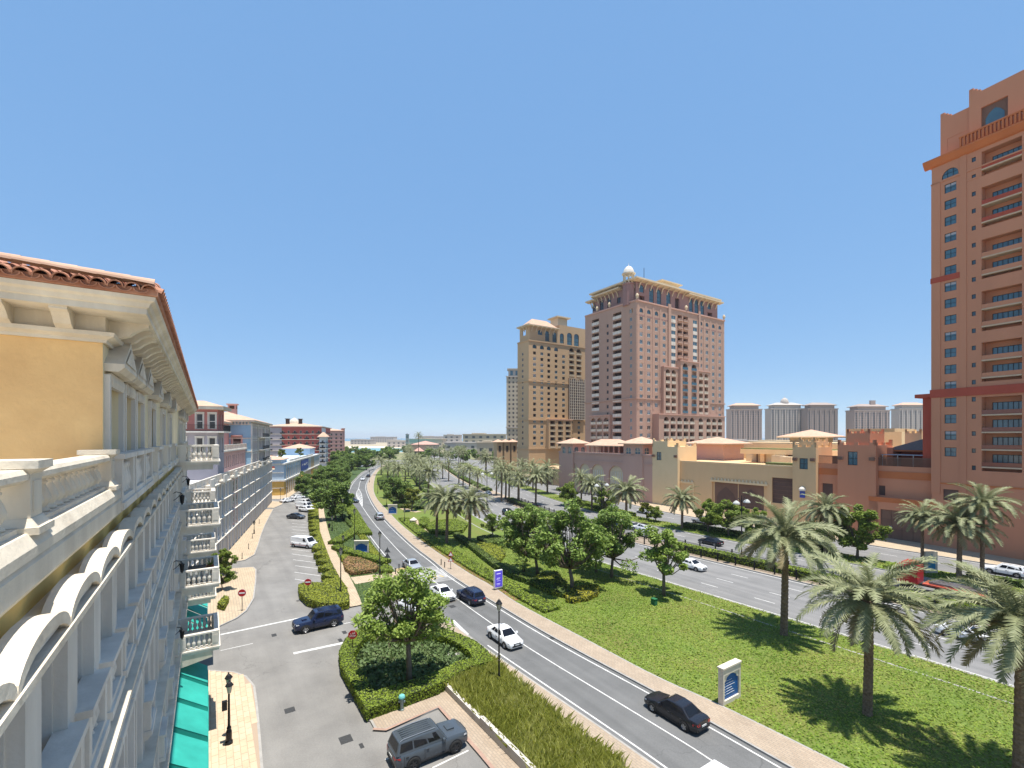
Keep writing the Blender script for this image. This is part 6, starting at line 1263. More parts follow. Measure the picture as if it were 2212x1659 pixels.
# ---- palms
def frond_mesh(L, el, droop, npair, lw, ll, mt, seed, joined=None):
    rn = random.Random(seed); pts = []; n = 16; p = Vector((0, 0, 0)); a = el
    for i in range(n + 1):
        pts.append(p.copy()); a2 = a - droop * (i / n) ** 1.35; p = p + Vector((math.cos(a2), 0, math.sin(a2))) * (L / n)
    m = MB(); m.tube([pts[0], pts[5], pts[10], pts[16]], [.055, .035, .02, .006], 4, False)
    side = rn.uniform(-.15, .15)
    for k in range(npair):
        t = .14 + .86 * (k + .5) / npair; i = min(n - 1, int(t * n)); q = pts[i].lerp(pts[i + 1], t * n - i); tg = (pts[i + 1] - pts[i]).normalized()
        up = Vector((-tg.z, 0, tg.x)); prof = (math.sin(math.pi * (.12 + .83 * t)) ** .6) * ll
        for sg in (-1, 1):
            d = (tg * rn.uniform(.65, 1.0) + Vector((0, sg, 0)) * rn.uniform(.75, 1.0) + up * rn.uniform(-.05, .45)).normalized(); e = q + d * prof * rn.uniform(.8, 1.1) + Vector((0, side, -.1 * prof))
            wv = tg * lw / 2; m.add([q - wv, q + wv, q.lerp(e, .55) + wv * .8 + Vector((0, 0, -.01)), e, q.lerp(e, .55) - wv * .8], [(0, 1, 2, 3, 4)])
    return m if joined else m.mesh('frond', mt)
KINDS = [('up', R(70), R(72), 10), ('mid', R(44), R(88), 21), ('low', R(16), R(80), 20), ('hang', R(-14), R(62), 15)]
FR = {k: [frond_mesh(5.0 if k != 'hang' else 4.3, el, dr, 60, .08, .74, L_DRY if (k == 'hang' and v) else L_FROND, 10 * i + v) for v in range(3)] for i, (k, el, dr, n) in enumerate(KINDS)}
def palm_trunk(h, r=.27):
    m = MB(); n = int(h / .2); pts = []; rad = []
    for i in range(n + 1):
        t = i / n; pts.append((.12 * math.sin(2.2 * t), .08 * math.sin(1.7 * t + 1), -.1 + (h + .1) * t)); rad.append((r * (1.12 - .22 * t) if t < .88 else r * (1.05 + .5 * (t - .88) / .12)) * (1.07 if i % 2 else .95))
    m.tube(pts, rad, 10)
    for k in range(26):
        a = k * 2.4; z = h - 1.0 + .04 * k; rr = r * 1.1; c, s_ = math.cos(a), math.sin(a)
        m.add([(rr*c - .09*s_, rr*s_ + .09*c, z), (rr*c + .09*s_, rr*s_ - .09*c, z), (1.7*rr*c, 1.7*rr*s_, z + .38)], [(0, 1, 2)])
    return m.mesh('trunk', M_PTRUNK)
PT = {}
def palm(pos, h, label, sc_=1.0, group='date palms', detail=True, seed=0):
    t = thing('date_palm', label, 'palm tree', pos, 0, group); hk = round(h * 2) / 2; rn = random.Random(seed * 77 + 5)
    if hk not in PT: PT[hk] = palm_trunk(hk)
    ob('trunk', PT[hk], t, Matrix.Diagonal((sc_, sc_, h / hk, 1)))
    off = Vector((.12 * math.sin(2.2) * sc_, .08 * math.sin(2.7) * sc_, h - .15))
    if detail:
        for kk, el, dr, n in KINDS:
            for i in range(n):
                az = 2 * math.pi * (i + rn.uniform(-.3, .3)) / n + len(kk)
                ob('frond', FR[kk][rn.randrange(3)], t, Matrix.Translation(off) @ Matrix.Rotation(az, 4, 'Z') @ Matrix.Rotation(rn.uniform(-.14, .14), 4, 'Y') @ Matrix.Rotation(rn.uniform(-.4, .4), 4, 'X') @ Matrix.Scale(sc_ * rn.uniform(.85, 1.08), 4))
    else: ob('crown', PCROWN[seed % 3], t, Matrix.Translation(off) @ Matrix.Rotation(seed * 1.3, 4, 'Z') @ Matrix.Scale(sc_, 4))
    return t
PCROWN = []
for v in range(3):
    m = MB(); rn = random.Random(v + 50)
    for kk, el, dr, n in KINDS:
        for i in range(int(n * .8)):
            az = 2 * math.pi * (i + rn.uniform(-.3, .3)) / (n * .8) + len(kk); fm = frond_mesh(4.8, el, dr, 22, .12, .72, None, rn.randrange(999), True)
            m.merge(fm, Matrix.Rotation(az, 4, 'Z') @ Matrix.Rotation(rn.uniform(-.3, .3), 4, 'X') @ Matrix.Scale(rn.uniform(.85, 1.08), 4))
    PCROWN.append(m.mesh('crown', L_FROND))
def pb(x, y, yc): return (CAM_H - LZ) * (y - yc) / (y - HZ)
for k, (x, y, yc, s_, lab) in enumerate([(1694,1372,1158,1.18,'tall date palm on the lawn with a round shadow left of the pale directory sign'),(1875,1545,1297,1.05,'date palm with drooping fronds in the middle of the near lawn'),(2204,1702,1345,1.05,'large date palm cut off by the right edge of the picture'),
        (1013.6,1174,1084,1.05,'fullest of the three date palms beside the curved hedge, on the right'),(964.6,1174,1082,1.0,'middle one of the three date palms beside the curved hedge'),(942.7,1160,1079,.95,'left one of the three date palms beside the curved hedge')]):
    palm(g(x, y, LZ), pb(x, y, yc), lab, s_, 'date palms on the central lawn', True, k)
for k, (x, off, h, s_, lab) in enumerate([(2072,34.5,8.2,1.1,'date palm with a broad crown in front of the lattice gate'),(1992,35.5,8.6,.75,'slim date palm behind the blue keyhole sign'),(2122,36,11.2,.9,'date palm rising behind the broad crowned one'),(1783,35,8.0,.95,'date palm half hidden behind the tall straight palm'),(1473,34,6.6,.95,'date palm in front of the mall wall, left of the lime trees'),(1278,35,7.2,.95,'date palm before the cream arches')]):
    palm(off_pt(x, off), h, lab, s_, 'date palms of the boulevard', True, 20 + k)
for k, (x, y, yc, s_, lab) in enumerate([(1352,1134,1062,1.1,'date palm at the fence below the sand mall tower'),(1083,1083,1013,.95,'tall thin date palm left of the pair in the median'),(1120.5,1089.5,1037,.85,'shorter date palm of the pair in the median'),(1157,1089.5,1030,1.05,'fuller date palm of the pair in the median')]):
    palm(g(x, y, LZ), pb(x, y, yc), lab, s_, 'date palms of the boulevard', k in (0, 3), 30 + k)
PX = [934,956,969,991,1014,1031.5,859,906,823,837,875,850,1000,945,925]
for k, (x, y, yc, s_) in enumerate([(934,1027,1000,.9),(956,1034,1007,.9),(969,1039,1000,.9),(991,1046,1010,.95),(1014,1055,1013,1.0),(1031.5,1061,1024,1.0),(859,1056,1013,1.1),(906,1059,1019,1.05),(823,1026,995,1.05),(837,1046,1008,1.1),(875,1040,1008,1.0),(850,1034,1003,1.0),(1000,1052,1016,.9),(945,1022,998,.9),(925,1015,992,.9)]):
    palm(g(x, y, .1), pb(x, y, yc), ordl(x, k, PX) + ' date palm from the left in the rows along the far boulevard', s_, 'date palms along the far boulevard', False, k)
MP = [(rt_.uniform(140, 320), rt_.choice([-7, -4, 18, 36, 36])) for k in range(26)]; MPX = []
for Y, off in MP: q = min(offset(E1, off), key=lambda p: abs(p.y - Y)); MPX.append(Vector((q.x + rt_.uniform(-1, 1), q.y, .1)))
ORD2 = ORD + ['seventeenth', 'eighteenth', 'nineteenth', 'twentieth'] + ['twenty-' + o for o in ORD[:9]]; rank = sorted(range(26), key=lambda i: MPX[i].x / MPX[i].y)
for k, q in enumerate(MPX): palm(q, rt_.uniform(7.0, 9.5), ORD2[rank.index(k)] + ' from the left of the smaller date palms in the boulevard strips', rt_.uniform(.9, 1.15), 'date palms in the boulevard strips', False, k)
for k in range(30):
    Y = rt_.uniform(330, 560); off = rt_.choice([-6, 17, 36, 52, 70]); base = min(E1, key=lambda p: abs(p.y - Y)); x_ = base.x + off + rt_.uniform(-3, 3)
    palm(Vector((x_, Y, -.05)), rt_.uniform(7.5, 10.5), 'small distant date palm beyond the road bend', rt_.uniform(.85, 1.1), 'distant date palms', False, k)
palm(Vector(((904 - CX) / FP * 500, 500, -.05)), 23, 'very tall dark palm-shaped telecom mast standing alone above the distant roofs', 1.3, None, False, 2)  # telecom mast, drawn with the date palm parts
# ================================================================ hedges, beds, grasses
H_GREEN = leafmat('hedge_leaf', [(0.095, 0.142, 0.016), (0.183, 0.249, 0.024), (0.284, 0.351, 0.041)], .25); H_DARK = leafmat('hedge_leaf_dark', [(0.054, 0.095, 0.019), (0.115, 0.169, 0.03), (0.189, 0.25, 0.047)], .25)
H_LIME = leafmat('shrub_lime', [(0.143, 0.166, 0.018), (0.25, 0.279, 0.026), (0.369, 0.38, 0.048)], .3); H_YELL = leafmat('shrub_yellow', [(0.16, 0.16, 0.015), (0.32, 0.30, 0.025), (0.46, 0.40, 0.05)], .3)
H_ROSE = leafmat('shrub_rose', [(0.169, 0.169, 0.039), (0.312, 0.208, 0.078), (0.442, 0.182, 0.13)], .25); H_BED = leafmat('groundcover_leaf', [(0.054, 0.09, 0.03), (0.108, 0.162, 0.054), (0.18, 0.24, 0.09)], .25)
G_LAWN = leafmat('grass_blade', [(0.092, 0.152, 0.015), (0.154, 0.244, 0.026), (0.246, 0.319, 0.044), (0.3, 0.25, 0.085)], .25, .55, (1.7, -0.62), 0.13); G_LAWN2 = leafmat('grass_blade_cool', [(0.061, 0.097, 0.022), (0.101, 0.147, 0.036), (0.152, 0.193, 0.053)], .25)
G_TALL = leafmat('tall_grass', [(0.23, 0.26, 0.04), (0.4, 0.43, 0.09), (0.6, 0.6, 0.26)], .35)
M_HCORE = mat('hedge_core', (0.035, 0.045, 0.012), (0.02, 0.028, 0.01), 3, 1.0)
def hedge(label, poly, h, lm, leaf=.12, dens=110, hole=None, z0=.13, name='hedge', cat='hedge', core=M_HCORE, group=None, soil=None):
    """clipped hedge: solid woody core with a skin of leaves on its top and sides"""
    c = sum((Vector((p.x, p.y, 0)) for p in poly), Vector()) / len(poly); P = [Vector((p.x - c.x, p.y - c.y, 0)) for p in poly]; Hh = [Vector((p.x - c.x, p.y - c.y, 0)) for p in hole] if hole else None
    t = thing(name, label, cat, (c.x, c.y, z0), 0, group); m = MB(); n = len(P)
    if Hh:
        k = len(Hh); 
        if k == n:
            for i in range(n):
                j = (i + 1) % n; A, B, Cc, Dd = P[i], P[j], Hh[j], Hh[i]
                m.add([(A.x,A.y,h),(B.x,B.y,h),(Cc.x,Cc.y,h),(Dd.x,Dd.y,h)], [(0,1,2,3)]); m.quad((A.x,A.y,0),(B.x,B.y,0),(B.x,B.y,h),(A.x,A.y,h)); m.quad((Dd.x,Dd.y,0),(Dd.x,Dd.y,h),(Cc.x,Cc.y,h),(Cc.x,Cc.y,0))
    else: m.prism(P, 0, h)
    m.build('core', core, t)
    top = scatter(P, dens, Hh); pts = [np.c_[top, h + rng.uniform(-.02, .05, len(top))]]; nr = [np.tile([0, 0, 1.0], (len(top), 1))]
    for ring, sg in ((P, 1), (Hh, -1)):
        if ring is None: continue
        ar = sum(ring[i].x * ring[(i+1) % len(ring)].y - ring[(i+1) % len(ring)].x * ring[i].y for i in range(len(ring))); s2 = sg * (1 if ar > 0 else -1)
        for a, b in zip(ring, ring[1:] + ring[:1]):
            L = (b - a).length; k = int(L * h * dens)
            if k < 1: continue
            u = rng.uniform(0, 1, k)[:, None]; nn = np.array([(b.y - a.y) / L * s2, -(b.x - a.x) / L * s2, 0]); q = np.array([a.x, a.y, 0]) * (1 - u) + np.array([b.x, b.y, 0]) * u + nn * rng.uniform(0, .05, (k, 1)); q[:, 2] = rng.uniform(.02, h, k); pts.append(q); nr.append(np.tile(nn, (k, 1)))
    v, f = leaf_cloud(np.concatenate(pts), leaf, nrm=np.concatenate(nr), jitter=.4); tag(ob('leaf_skin', np_mesh('leaf_skin', v, f, lm), t), kind='stuff'); return t
GZ = lambda pts, z: [g(x, y, z) for x, y in pts]
out = GZ([(791,1533),(737,1436),(733,1405),(746,1379),(768,1361),(800,1353),(880,1352),(940,1352),(990,1368),(1026,1383),(1052,1404),(1065,1426),(1012,1441),(945,1479)], .95)
inn = GZ([(808,1494),(768,1428),(763,1411),(775,1392),(790,1376),(812,1371),(880,1370),(935,1370),(968,1378),(992,1391),(1012,1405),(1022,1421),(985,1430),(930,1457)], .95)
hr = hedge('square clipped hedge ring around the light green tree', out, .82, H_GREEN, .11, 130, inn)
def cover(label, poly, lm, dens, leaf, z0, h, name='groundcover', kind='stuff', hole=None, up=1.2):
    P = scatter(poly, dens, hole); z = z0 + np.abs(rng.normal(0, h / 2, len(P))); v, f = leaf_cloud(np.c_[P, z], leaf, up); o = ob(name, np_mesh(name, v, f, lm)); return tag(o, label, 'plants' if 'grass' not in name else 'grass', kind=kind)
cover('dark green groundcover inside the hedge ring', inn, H_BED, 60, .22, .16, .3)
bs = MB(); bs.sheet(inset(inn, .0), .145); bo = struct('planting_soil', bs, mat('planting_soil', (0.06, 0.055, 0.03), (0.07, 0.09, 0.03), 2))
sl_ = MB(); c = g(985, 1414, .2); sl_.M = T(c.x, c.y, .13, ANG + 1.2); sl_.box(-.75, .75, -.25, .25, 0, .16); tag(sl_.build('access_slab', M_KERB), 'pale concrete slab lying inside the hedge ring', 'slab')
# sawtooth hedge by the parking bays
tips = [(668,1088,686,1092),(667,1094,685,1097),(666,1101,684,1104),(665,1109,682,1111),(665,1117,682,1120),(666,1125,683,1128),(666,1133,684,1136),(667,1141,686,1144),(669,1152,688,1155),(671,1166,691,1169),(673,1183,696,1187),(677,1197,703,1201),(682,1210,710,1215),(687,1225,716,1230),(694,1243,724,1247)]
poly = []
for a, b, c_, d_ in tips: poly += [(a, b), (c_, d_)]
poly = [(672,1082)] + poly + [(697,1256),(750,1270),(733,1247),(714,1212),(699,1172),(690,1146),(687,1095),(688,1084)]
hedge('long sawtooth hedge between the parking bays and the garden path', GZ(poly, .9), .78, H_LIME, .14, 70)
hedge('lime hedge block with a no-entry sign at the end of the parking bays', GZ([(645,1262),(662,1256),(697,1259),(704,1250),(728,1250),(745,1265),(753,1283),(754,1299),(735,1303),(692,1302),(662,1293),(648,1280)], .95), .82, H_LIME, .14, 80)
def strip_poly(pts, w_): 
    L = smooth_line(pts, 1); return offset(L, -w_ / 2) + offset(L, w_ / 2)[::-1]
for lab, pts, w_, h_, lm in [
    ('clipped hedge band along the left kerb of the local road', G([(748,1088),(764,1112),(776,1138),(790,1158)]), 2.6, .55, H_GREEN),
    ('clipped hedge band crossing the garden from the path to the kerb', G([(722,1178),(736,1170),(752,1160),(770,1148),(779,1138)]), 2.4, .6, H_GREEN),
    ('curved hedge in front of the blue garden sign', G([(726,1186),(742,1193),(765,1200),(795,1209),(835,1220)]), 1.8, .6, H_GREEN),
    ('low dark hedge beside the round tree of the garden', G([(730,1104),(740,1114),(752,1132),(761,1141)]), .8, .5, H_DARK)]:
    hedge(lab, strip_poly(pts, w_), h_, lm, .16, 55, group='hedges of the left garden')
hedge('rose and green flowering bed at the path corner', GZ([(742,1212),(750,1203),(775,1205),(800,1213),(818,1222),(812,1231),(760,1237),(746,1228)], .6), .55, H_ROSE, .17, 60, name='flower_bed', cat='flower bed', group='hedges of the left garden')
hedge('small lime bush left of the flowering bed', GZ([(735,1203),(742,1197),(756,1199),(753,1206),(740,1208)], .6), .5, H_LIME, .15, 60, group='hedges of the left garden')
hedge('low hedge corner beside the speed table', GZ([(818,1228),(832,1219),(848,1226),(846,1232),(824,1235)], .6), .55, H_GREEN, .15, 60, group='hedges of the left garden')
hedge('yellow green groundcover between garden sign and kerb', GZ([(772,1152),(785,1152),(803,1178),(822,1200),(838,1219),(822,1212),(795,1190)], .3), .25, H_LIME, .17, 60, name='shrub_bed', cat='shrub bed', group='hedges of the left garden')
# hedges and beds of the central lawn
hl_ = [p for p in offset(RWo, 1.9) if 52 < p.y < 118]; hedge('bright low groundcover band along the right pavement', offset(hl_, -1.2) + offset(hl_, 1.2)[::-1], .3, H_GREEN, .18, 50, z0=.11, name='shrub_bed', cat='shrub bed')
hs2 = [p for p in offset(RWo, .3) if 56 < p.y < 96]; ss = MB(); strip(ss, offset(hs2, -.35), offset(hs2, .35), .125); struct('red_soil_strip', ss, mat('red_soil', (0.22, 0.10, 0.05), (0.15, 0.10, 0.05), 2))
CL = [('long dark hedge running past the three palms to the purple sign', strip_poly(G([(985,1158),(1015,1180),(1045,1205),(1078,1230),(1110,1248),(1150,1262),(1190,1276),(1222,1290)], .11), 1.3), .75, H_DARK, .17),
      ('lime shrub bed right of the three palms', GZ([(1018,1172),(1050,1172),(1085,1182),(1092,1196),(1080,1212),(1058,1205),(1032,1188)], .5), .5, H_LIME, .18),
      ('olive shrub bed under the leafy lawn trees', GZ([(1143,1256),(1165,1240),(1205,1236),(1222,1262),(1220,1286),(1190,1279),(1160,1266)], .5), .5, H_LIME, .17),
      ('bright yellow shrub bed on the lawn', GZ([(1222,1282),(1240,1268),(1268,1264),(1293,1266),(1292,1280),(1270,1291),(1236,1296),(1224,1294)], .6), .6, H_YELL, .16),
      ('round clipped hedge left of the palm trio', GZ([(905,1122),(915,1116),(927,1120),(928,1130),(916,1136),(906,1132)], .8), .8, H_GREEN, .18),
      ('clipped hedge mound behind the palm trio', GZ([(920,1136),(940,1124),(985,1122),(1010,1132),(1000,1146),(960,1150),(930,1148)], .7), .7, H_GREEN, .18),
      ('dark box hedge by the road far side', GZ([(815,1032),(832,1030),(838,1046),(822,1050)], 1.6), 1.5, H_DARK, .3),
      ('dark shrub bed at the boulevard edge by the small trees', GZ([(1030,1160),(1060,1154),(1090,1160),(1086,1172),(1050,1174)], .6), .6, H_DARK, .2)]
for lab, poly, h_, lm, lf in CL: hedge(lab, poly, h_, lm, lf, 45, z0=.11, group='hedges of the central lawn')
# boulevard hedges
def off_hedge(lab, a, b, o0, o1, h_, lm, lf=.25, dens=18):
    A = [p for p in offset(E1, o0) if a < p.y < b]; B = [p for p in offset(E1, o1) if a < p.y < b]; A = resample(A, 6); B = resample(B, 6); hedge(lab, A + B[::-1], h_, lm, lf, dens, group='boulevard hedges')
off_hedge('long clipped median hedge behind the fence, right part', 30, 92, 17.0, 19.0, 1.1, H_GREEN, .2, 30); off_hedge('long clipped median hedge behind the fence, middle part', 100, 160, 17.0, 19.0, 1.0, H_DARK); off_hedge('long clipped median hedge, far part by the bend', 170, 330, 16.6, 19.4, .9, H_DARK, .4, 8)
off_hedge('dark shrub strip on the far verge below the lime trees', 80, 112, 36.2, 38.2, 1.0, H_DARK); off_hedge('dark shrub strip on the far verge by the cream arches', 118, 150, 35.4, 38.0, 1.0, H_GREEN); off_hedge('dark shrub strip on the far verge near the gate', 46, 74, 36.8, 38.4, .8, H_DARK)
off_hedge('green shrub belt at the far near-side kerb of the boulevard', 150, 320, -6, -1.5, .9, H_DARK, .4, 8)
A = [p for p in offset(RWo, 3.5) if 130 < p.y < 260]; B = [p for p in offset(RWo, 12) if 130 < p.y < 260]; hedge('loose shrub belt between the far road and palms', resample(A, 9) + resample(B, 9)[::-1], .8, H_DARK, .4, 7, z0=.11, group='boulevard hedges')
# lawns: short blades over the nearer turf
lp = [p for p in RWo if p.y < 96] + [p for p in E1 if p.y < 90][::-1]
near_ = [Vector((p.x, p.y, 0)) for p in lp]
P = scatter(near_, 55); k = (P[:, 1] > 24) & (np.abs(P[:, 0]) < P[:, 1] * 1.15 + 2); P = P[k]; z = .115 + np.abs(rng.normal(0, .03, len(P))); v, f = leaf_cloud(np.c_[P, z], .12, 2.2)
tag(ob('lawn_grass', np_mesh('lawn_grass', v, f, G_LAWN)), 'short tufted grass of the big central lawn', 'grass', kind='stuff')
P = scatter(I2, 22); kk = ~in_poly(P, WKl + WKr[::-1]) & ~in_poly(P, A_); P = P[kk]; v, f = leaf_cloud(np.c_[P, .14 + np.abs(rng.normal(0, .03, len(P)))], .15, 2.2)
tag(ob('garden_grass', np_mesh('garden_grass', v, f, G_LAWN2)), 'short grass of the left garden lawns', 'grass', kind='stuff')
vg = [p for p in offset(E1, OFF['ver0'] + .3) if 30 < p.y < 160]; vg2 = [p for p in offset(E1, OFF['ver1'] - .3) if 30 < p.y < 160]; cover('short grass of the boulevard verge', vg + vg2[::-1], G_LAWN, 9, .28, .14, .08, 'verge_grass')
# planter wall with tall ornamental grasses
tg = G([(962,1484),(1000,1455),(1040,1437),(1067,1429),(1080,1447),(1114,1472),(1164,1519),(1261,1597),(1348,1659)], .13) + [W(5.5, -13.2), W(3, -9.5)] + G([(1140,1664)], .13)
P = scatter(tg, 115); P = P[P[:, 1] > 22]; n = len(P); hh = rng.uniform(.45, 1.05, n); az = rng.uniform(0, 2 * np.pi, n); ln = rng.uniform(.2, .8, n) * hh; wd = .022
B0 = np.c_[P, np.full(n, .14)]; dx = np.c_[np.cos(az), np.sin(az), np.zeros(n)]; px = np.c_[-np.sin(az), np.cos(az), np.zeros(n)] * wd
midp = B0 + dx * (ln * .35)[:, None] + np.c_[np.zeros((n, 2)), hh * .62]; tip = B0 + dx * ln[:, None] + np.c_[np.zeros((n, 2)), hh]
v = np.stack([B0 - px, B0 + px, midp + px * .9, tip, midp - px * .9], 1).reshape(-1, 3); f = np.arange(5 * n).reshape(-1, 5)
tag(ob('tall_grass', np_mesh('tall_grass', v, f, G_TALL)), 'tall feathery ornamental grass behind the planter wall', 'grass', kind='stuff')
sm = MB(); sm.sheet(inset(tg, .05), .15); struct('grass_bed_soil', sm, mat('grass_bed_soil', (0.12, 0.11, 0.045), (0.08, 0.08, 0.03), 2))
pw = MB(); a, b = g(957.8, 1486), g(1139, 1672); dd = (b - a).normalized(); nn = Vector((dd.y, -dd.x, 0)); b = a + dd * 18
L1 = 6.2
for t0, t1, h_ in ((0, L1, .62), (L1 + .004, 18, .78)):
    A, B = a + dd * t0, a + dd * t1; pw.add([tuple(A - nn * .16), tuple(B - nn * .16), tuple(B + nn * .16), tuple(A + nn * .16)] + [tuple(q + Vector((0, 0, h_))) for q in (A - nn * .16, B - nn * .16, B + nn * .16, A + nn * .16)], [(4,5,6,7),(0,1,5,4),(1,2,6,5),(2,3,7,6),(3,0,4,7)])
tag(pw.build('planter_wall', mat('planter_render', (0.50, 0.47, 0.43), (0.40, 0.37, 0.33), 1.5, .85, .2, 15)), 'long low rendered planter wall in front of the tall grass', 'wall')
# dark brick edging of the walk by the parking bay
be = MB(); ribbon(be, G([(806,1574),(833,1576),(948,1526),(1040,1630),(1090,1690)], .13), .25, .1385); struct('brick_edging', be, mat('brown_brick', (0.36, 0.24, 0.18), (0.28, 0.18, 0.14), 4))
# ================================================================ vehicles
M_TYRE = mat('tyre_rubber', (0.02, 0.02, 0.02), None, 1, 0.9); M_RIM = mat('alloy_rim', (0.45, 0.45, 0.46), None, 1, 0.3, metal=.8); M_RIMD = mat('dark_rim', (0.06, 0.06, 0.065), None, 1, 0.35, metal=.6)
M_CGLASS = mat('car_glass', (0.008, 0.009, 0.012), None, 1, 0.04, spec=.35); M_HEAD = mat('headlamp', (0.62, 0.64, 0.66), None, 1, 0.1, spec=.8); M_TAIL = mat('tail_lamp', (0.38, 0.02, 0.02), None, 1, 0.15, spec=.7); M_PLAS = mat('black_plastic', (0.025, 0.025, 0.027), None, 1, 0.6); M_PLATE = mat('number_plate', (0.62, 0.62, 0.6))
PAINT = {k: mat('car_paint_' + k, c, None, 1, .22 if max(c) < .3 else .3, spec=.45, coat=.3 if max(c) < .3 else .6, metal=mt) for k, c, mt in [('white', (0.74, 0.74, 0.74), 0), ('black', (0.012, 0.012, 0.016), 0), ('navy', (0.012, 0.018, 0.05), .1), ('grey', (0.055, 0.066, 0.078), .0), ('silver', (0.42, 0.43, 0.44), .4), ('charcoal', (0.045, 0.05, 0.06), .2), ('red', (0.45, 0.012, 0.02), 0)]}
SPEC = dict(  # length, width, height, belt, hood, sill, windscreen base/top, rear glass top/base (x from centre), wheel radius, axle f, axle r
    sedan=dict(L=4.65, W=1.80, H=1.45, belt=.93, hood=.84, boot=.98, sill=.22, wb=1.05, wt=.30, rt=-1.0, rb=-1.72, r=.325, af=1.38, ar=-1.36, roofw=.60),
    suv=dict(L=4.72, W=1.90, H=1.70, belt=1.08, hood=1.02, boot=1.08, sill=.28, wb=.98, wt=.35, rt=-1.95, rb=-2.22, r=.37, af=1.42, ar=-1.40, roofw=.66),
    bigsuv=dict(L=5.0, W=1.98, H=1.87, belt=1.18, hood=1.14, boot=1.18, sill=.34, wb=.95, wt=.42, rt=-2.2, rb=-2.42, r=.41, af=1.48, ar=-1.38, roofw=.72),
    van=dict(L=5.1, W=1.94, H=1.99, belt=1.12, hood=1.04, boot=1.12, sill=.25, wb=1.95, wt=1.2, rt=-2.42, rb=-2.5, r=.34, af=1.65, ar=-1.6, roofw=.80),
    pickup=dict(L=5.3, W=1.86, H=1.78, belt=1.1, hood=1.05, boot=1.08, sill=.36, wb=.95, wt=.45, rt=-.75, rb=-.95, r=.38, af=1.65, ar=-1.5, roofw=.66))
_cm = {}
def car_meshes(kind, paint, glass_all=True):
    key = (kind, paint)
    if key in _cm: return _cm[key]
    S = SPEC[kind]; L, Wd, H = S['L'], S['W'] / 2, S['H']; pm = PAINT[paint]; D = {}
    st = [(L/2, S['sill'] + .16, S['hood'] - .26, .70), (L/2 - .07, S['sill'] + .02, S['hood'] - .13, .84), (L/2 - .3, S['sill'], S['hood'] - .06, .95), (L/2 - .75, S['sill'], S['hood'], .99), (S['wb'] + .05, S['sill'], S['belt'], 1.0), (0, S['sill'] - .02, S['belt'] + .01, 1.0),
          (S['rb'] + .25, S['sill'], S['belt'] + .02, 1.0), (max(S['rb'] - .1, -L/2 + .35), S['sill'], S['boot'], .98), (-L/2 + .22, S['sill'] + .02, S['boot'] - .01, .95), (-L/2 + .05, S['sill'] + .06, S['boot'] - .07, .88), (-L/2, S['sill'] + .18, S['boot'] - .2, .76)]
    m = MB(); n = len(st); sec = 12
    for x, zb, zt, w_ in st:
        w_ *= Wd; zm = zb + (zt - zb) * .45
        half = [(0, zb), (w_ * .86, zb), (w_ * .97, zb + .08), (w_, zm), (w_ * .965, zt - .12), (w_ * .87, zt - .015), (0, zt + .03)]
        ring = half + [(-y, z) for y, z in half[-2:0:-1]]; m.v += [(x, y, z) for y, z in ring]
    k = len(ring)
    for i in range(n - 1):
        for j in range(k): m.f.append((i*k + j, i*k + (j+1) % k, (i+1)*k + (j+1) % k, (i+1)*k + j))
    m.f += [tuple(range(k - 1, -1, -1)), tuple(range((n-1)*k, n*k))]; m.m = [0] * len(m.f); me = m.mesh('body', pm); me.flip_normals() if False else None; D['body'] = me
    bw, rw = Wd * .93, S['roofw']; zb, zr = S['belt'] - .03, H
    b0, b1, t0, t1 = S['wb'], S['rb'], S['wt'], S['rt']
    bm = bmesh.new(); vs = [bm.verts.new(p) for p in [(b0,-bw,zb),(b0,bw,zb),(b1,bw*.97,zb),(b1,-bw*.97,zb),(t0,-rw,zr-.03),(t0,rw,zr-.03),(t1,rw*.96,zr-.06),(t1,-rw*.96,zr-.06),((t0+t1)/2,-rw*1.02,zr),((t0+t1)/2,rw*1.02,zr)]]
    for f in [(0,3,2,1),(4,5,9,8),(8,9,6,7),(0,1,5,4),(1,2,6,9,5),(2,3,7,6),(3,0,4,8,7)]: bm.faces.new([vs[i] for i in f])
    bmesh.ops.recalc_face_normals(bm, faces=bm.faces); ed = [e for e in bm.edges if max(v.co.z for v in e.verts) > zb + .1 and not (vs[8] in e.verts and vs[9] in e.verts)]
    bmesh.ops.bevel(bm, geom=ed, offset=.07, segments=2, affect='EDGES', profile=.6); cabm = bpy.data.meshes.new('cabin'); bm.to_mesh(cabm); bm.free(); cabm.materials.append(pm); D['cabin'] = cabm
    def pane(A, B, Cc, Dd, u0, u1, v0, v1, o=.016):
        A, B, Cc, Dd = map(Vector, (A, B, Cc, Dd)); nrm = (B - A).cross(Dd - A).normalized()
        q = lambda u, v: (A.lerp(B, u)).lerp(Dd.lerp(Cc, u), v) + nrm * o
        mm = MB(); mm.add([q(u0, v0), q(u1, v0), q(u1, v1), q(u0, v1)], [(0, 1, 2, 3)]); return mm
    ws = pane((b0,-bw,zb),(b0,bw,zb),(t0,rw,zr-.03),(t0,-rw,zr-.03), .07, .93, .12, .93); D['windscreen'] = ws.mesh('windscreen', M_CGLASS)
    rg = pane((b1,bw*.97,zb),(b1,-bw*.97,zb),(t1,-rw*.96,zr-.06),(t1,rw*.96,zr-.06), .1, .9, .18, .9); D['rear_window'] = rg.mesh('rear_window', M_CGLASS)
    sp = {'sedan': [(.10, .36), (.39, .66), (.69, .88)], 'suv': [(.14, .38), (.41, .67), (.70, .92)], 'bigsuv': [(.12, .36), (.39, .66), (.69, .95)], 'van': [(.12, .28)] , 'pickup': [(.12, .45), (.5, .9)]}[kind]
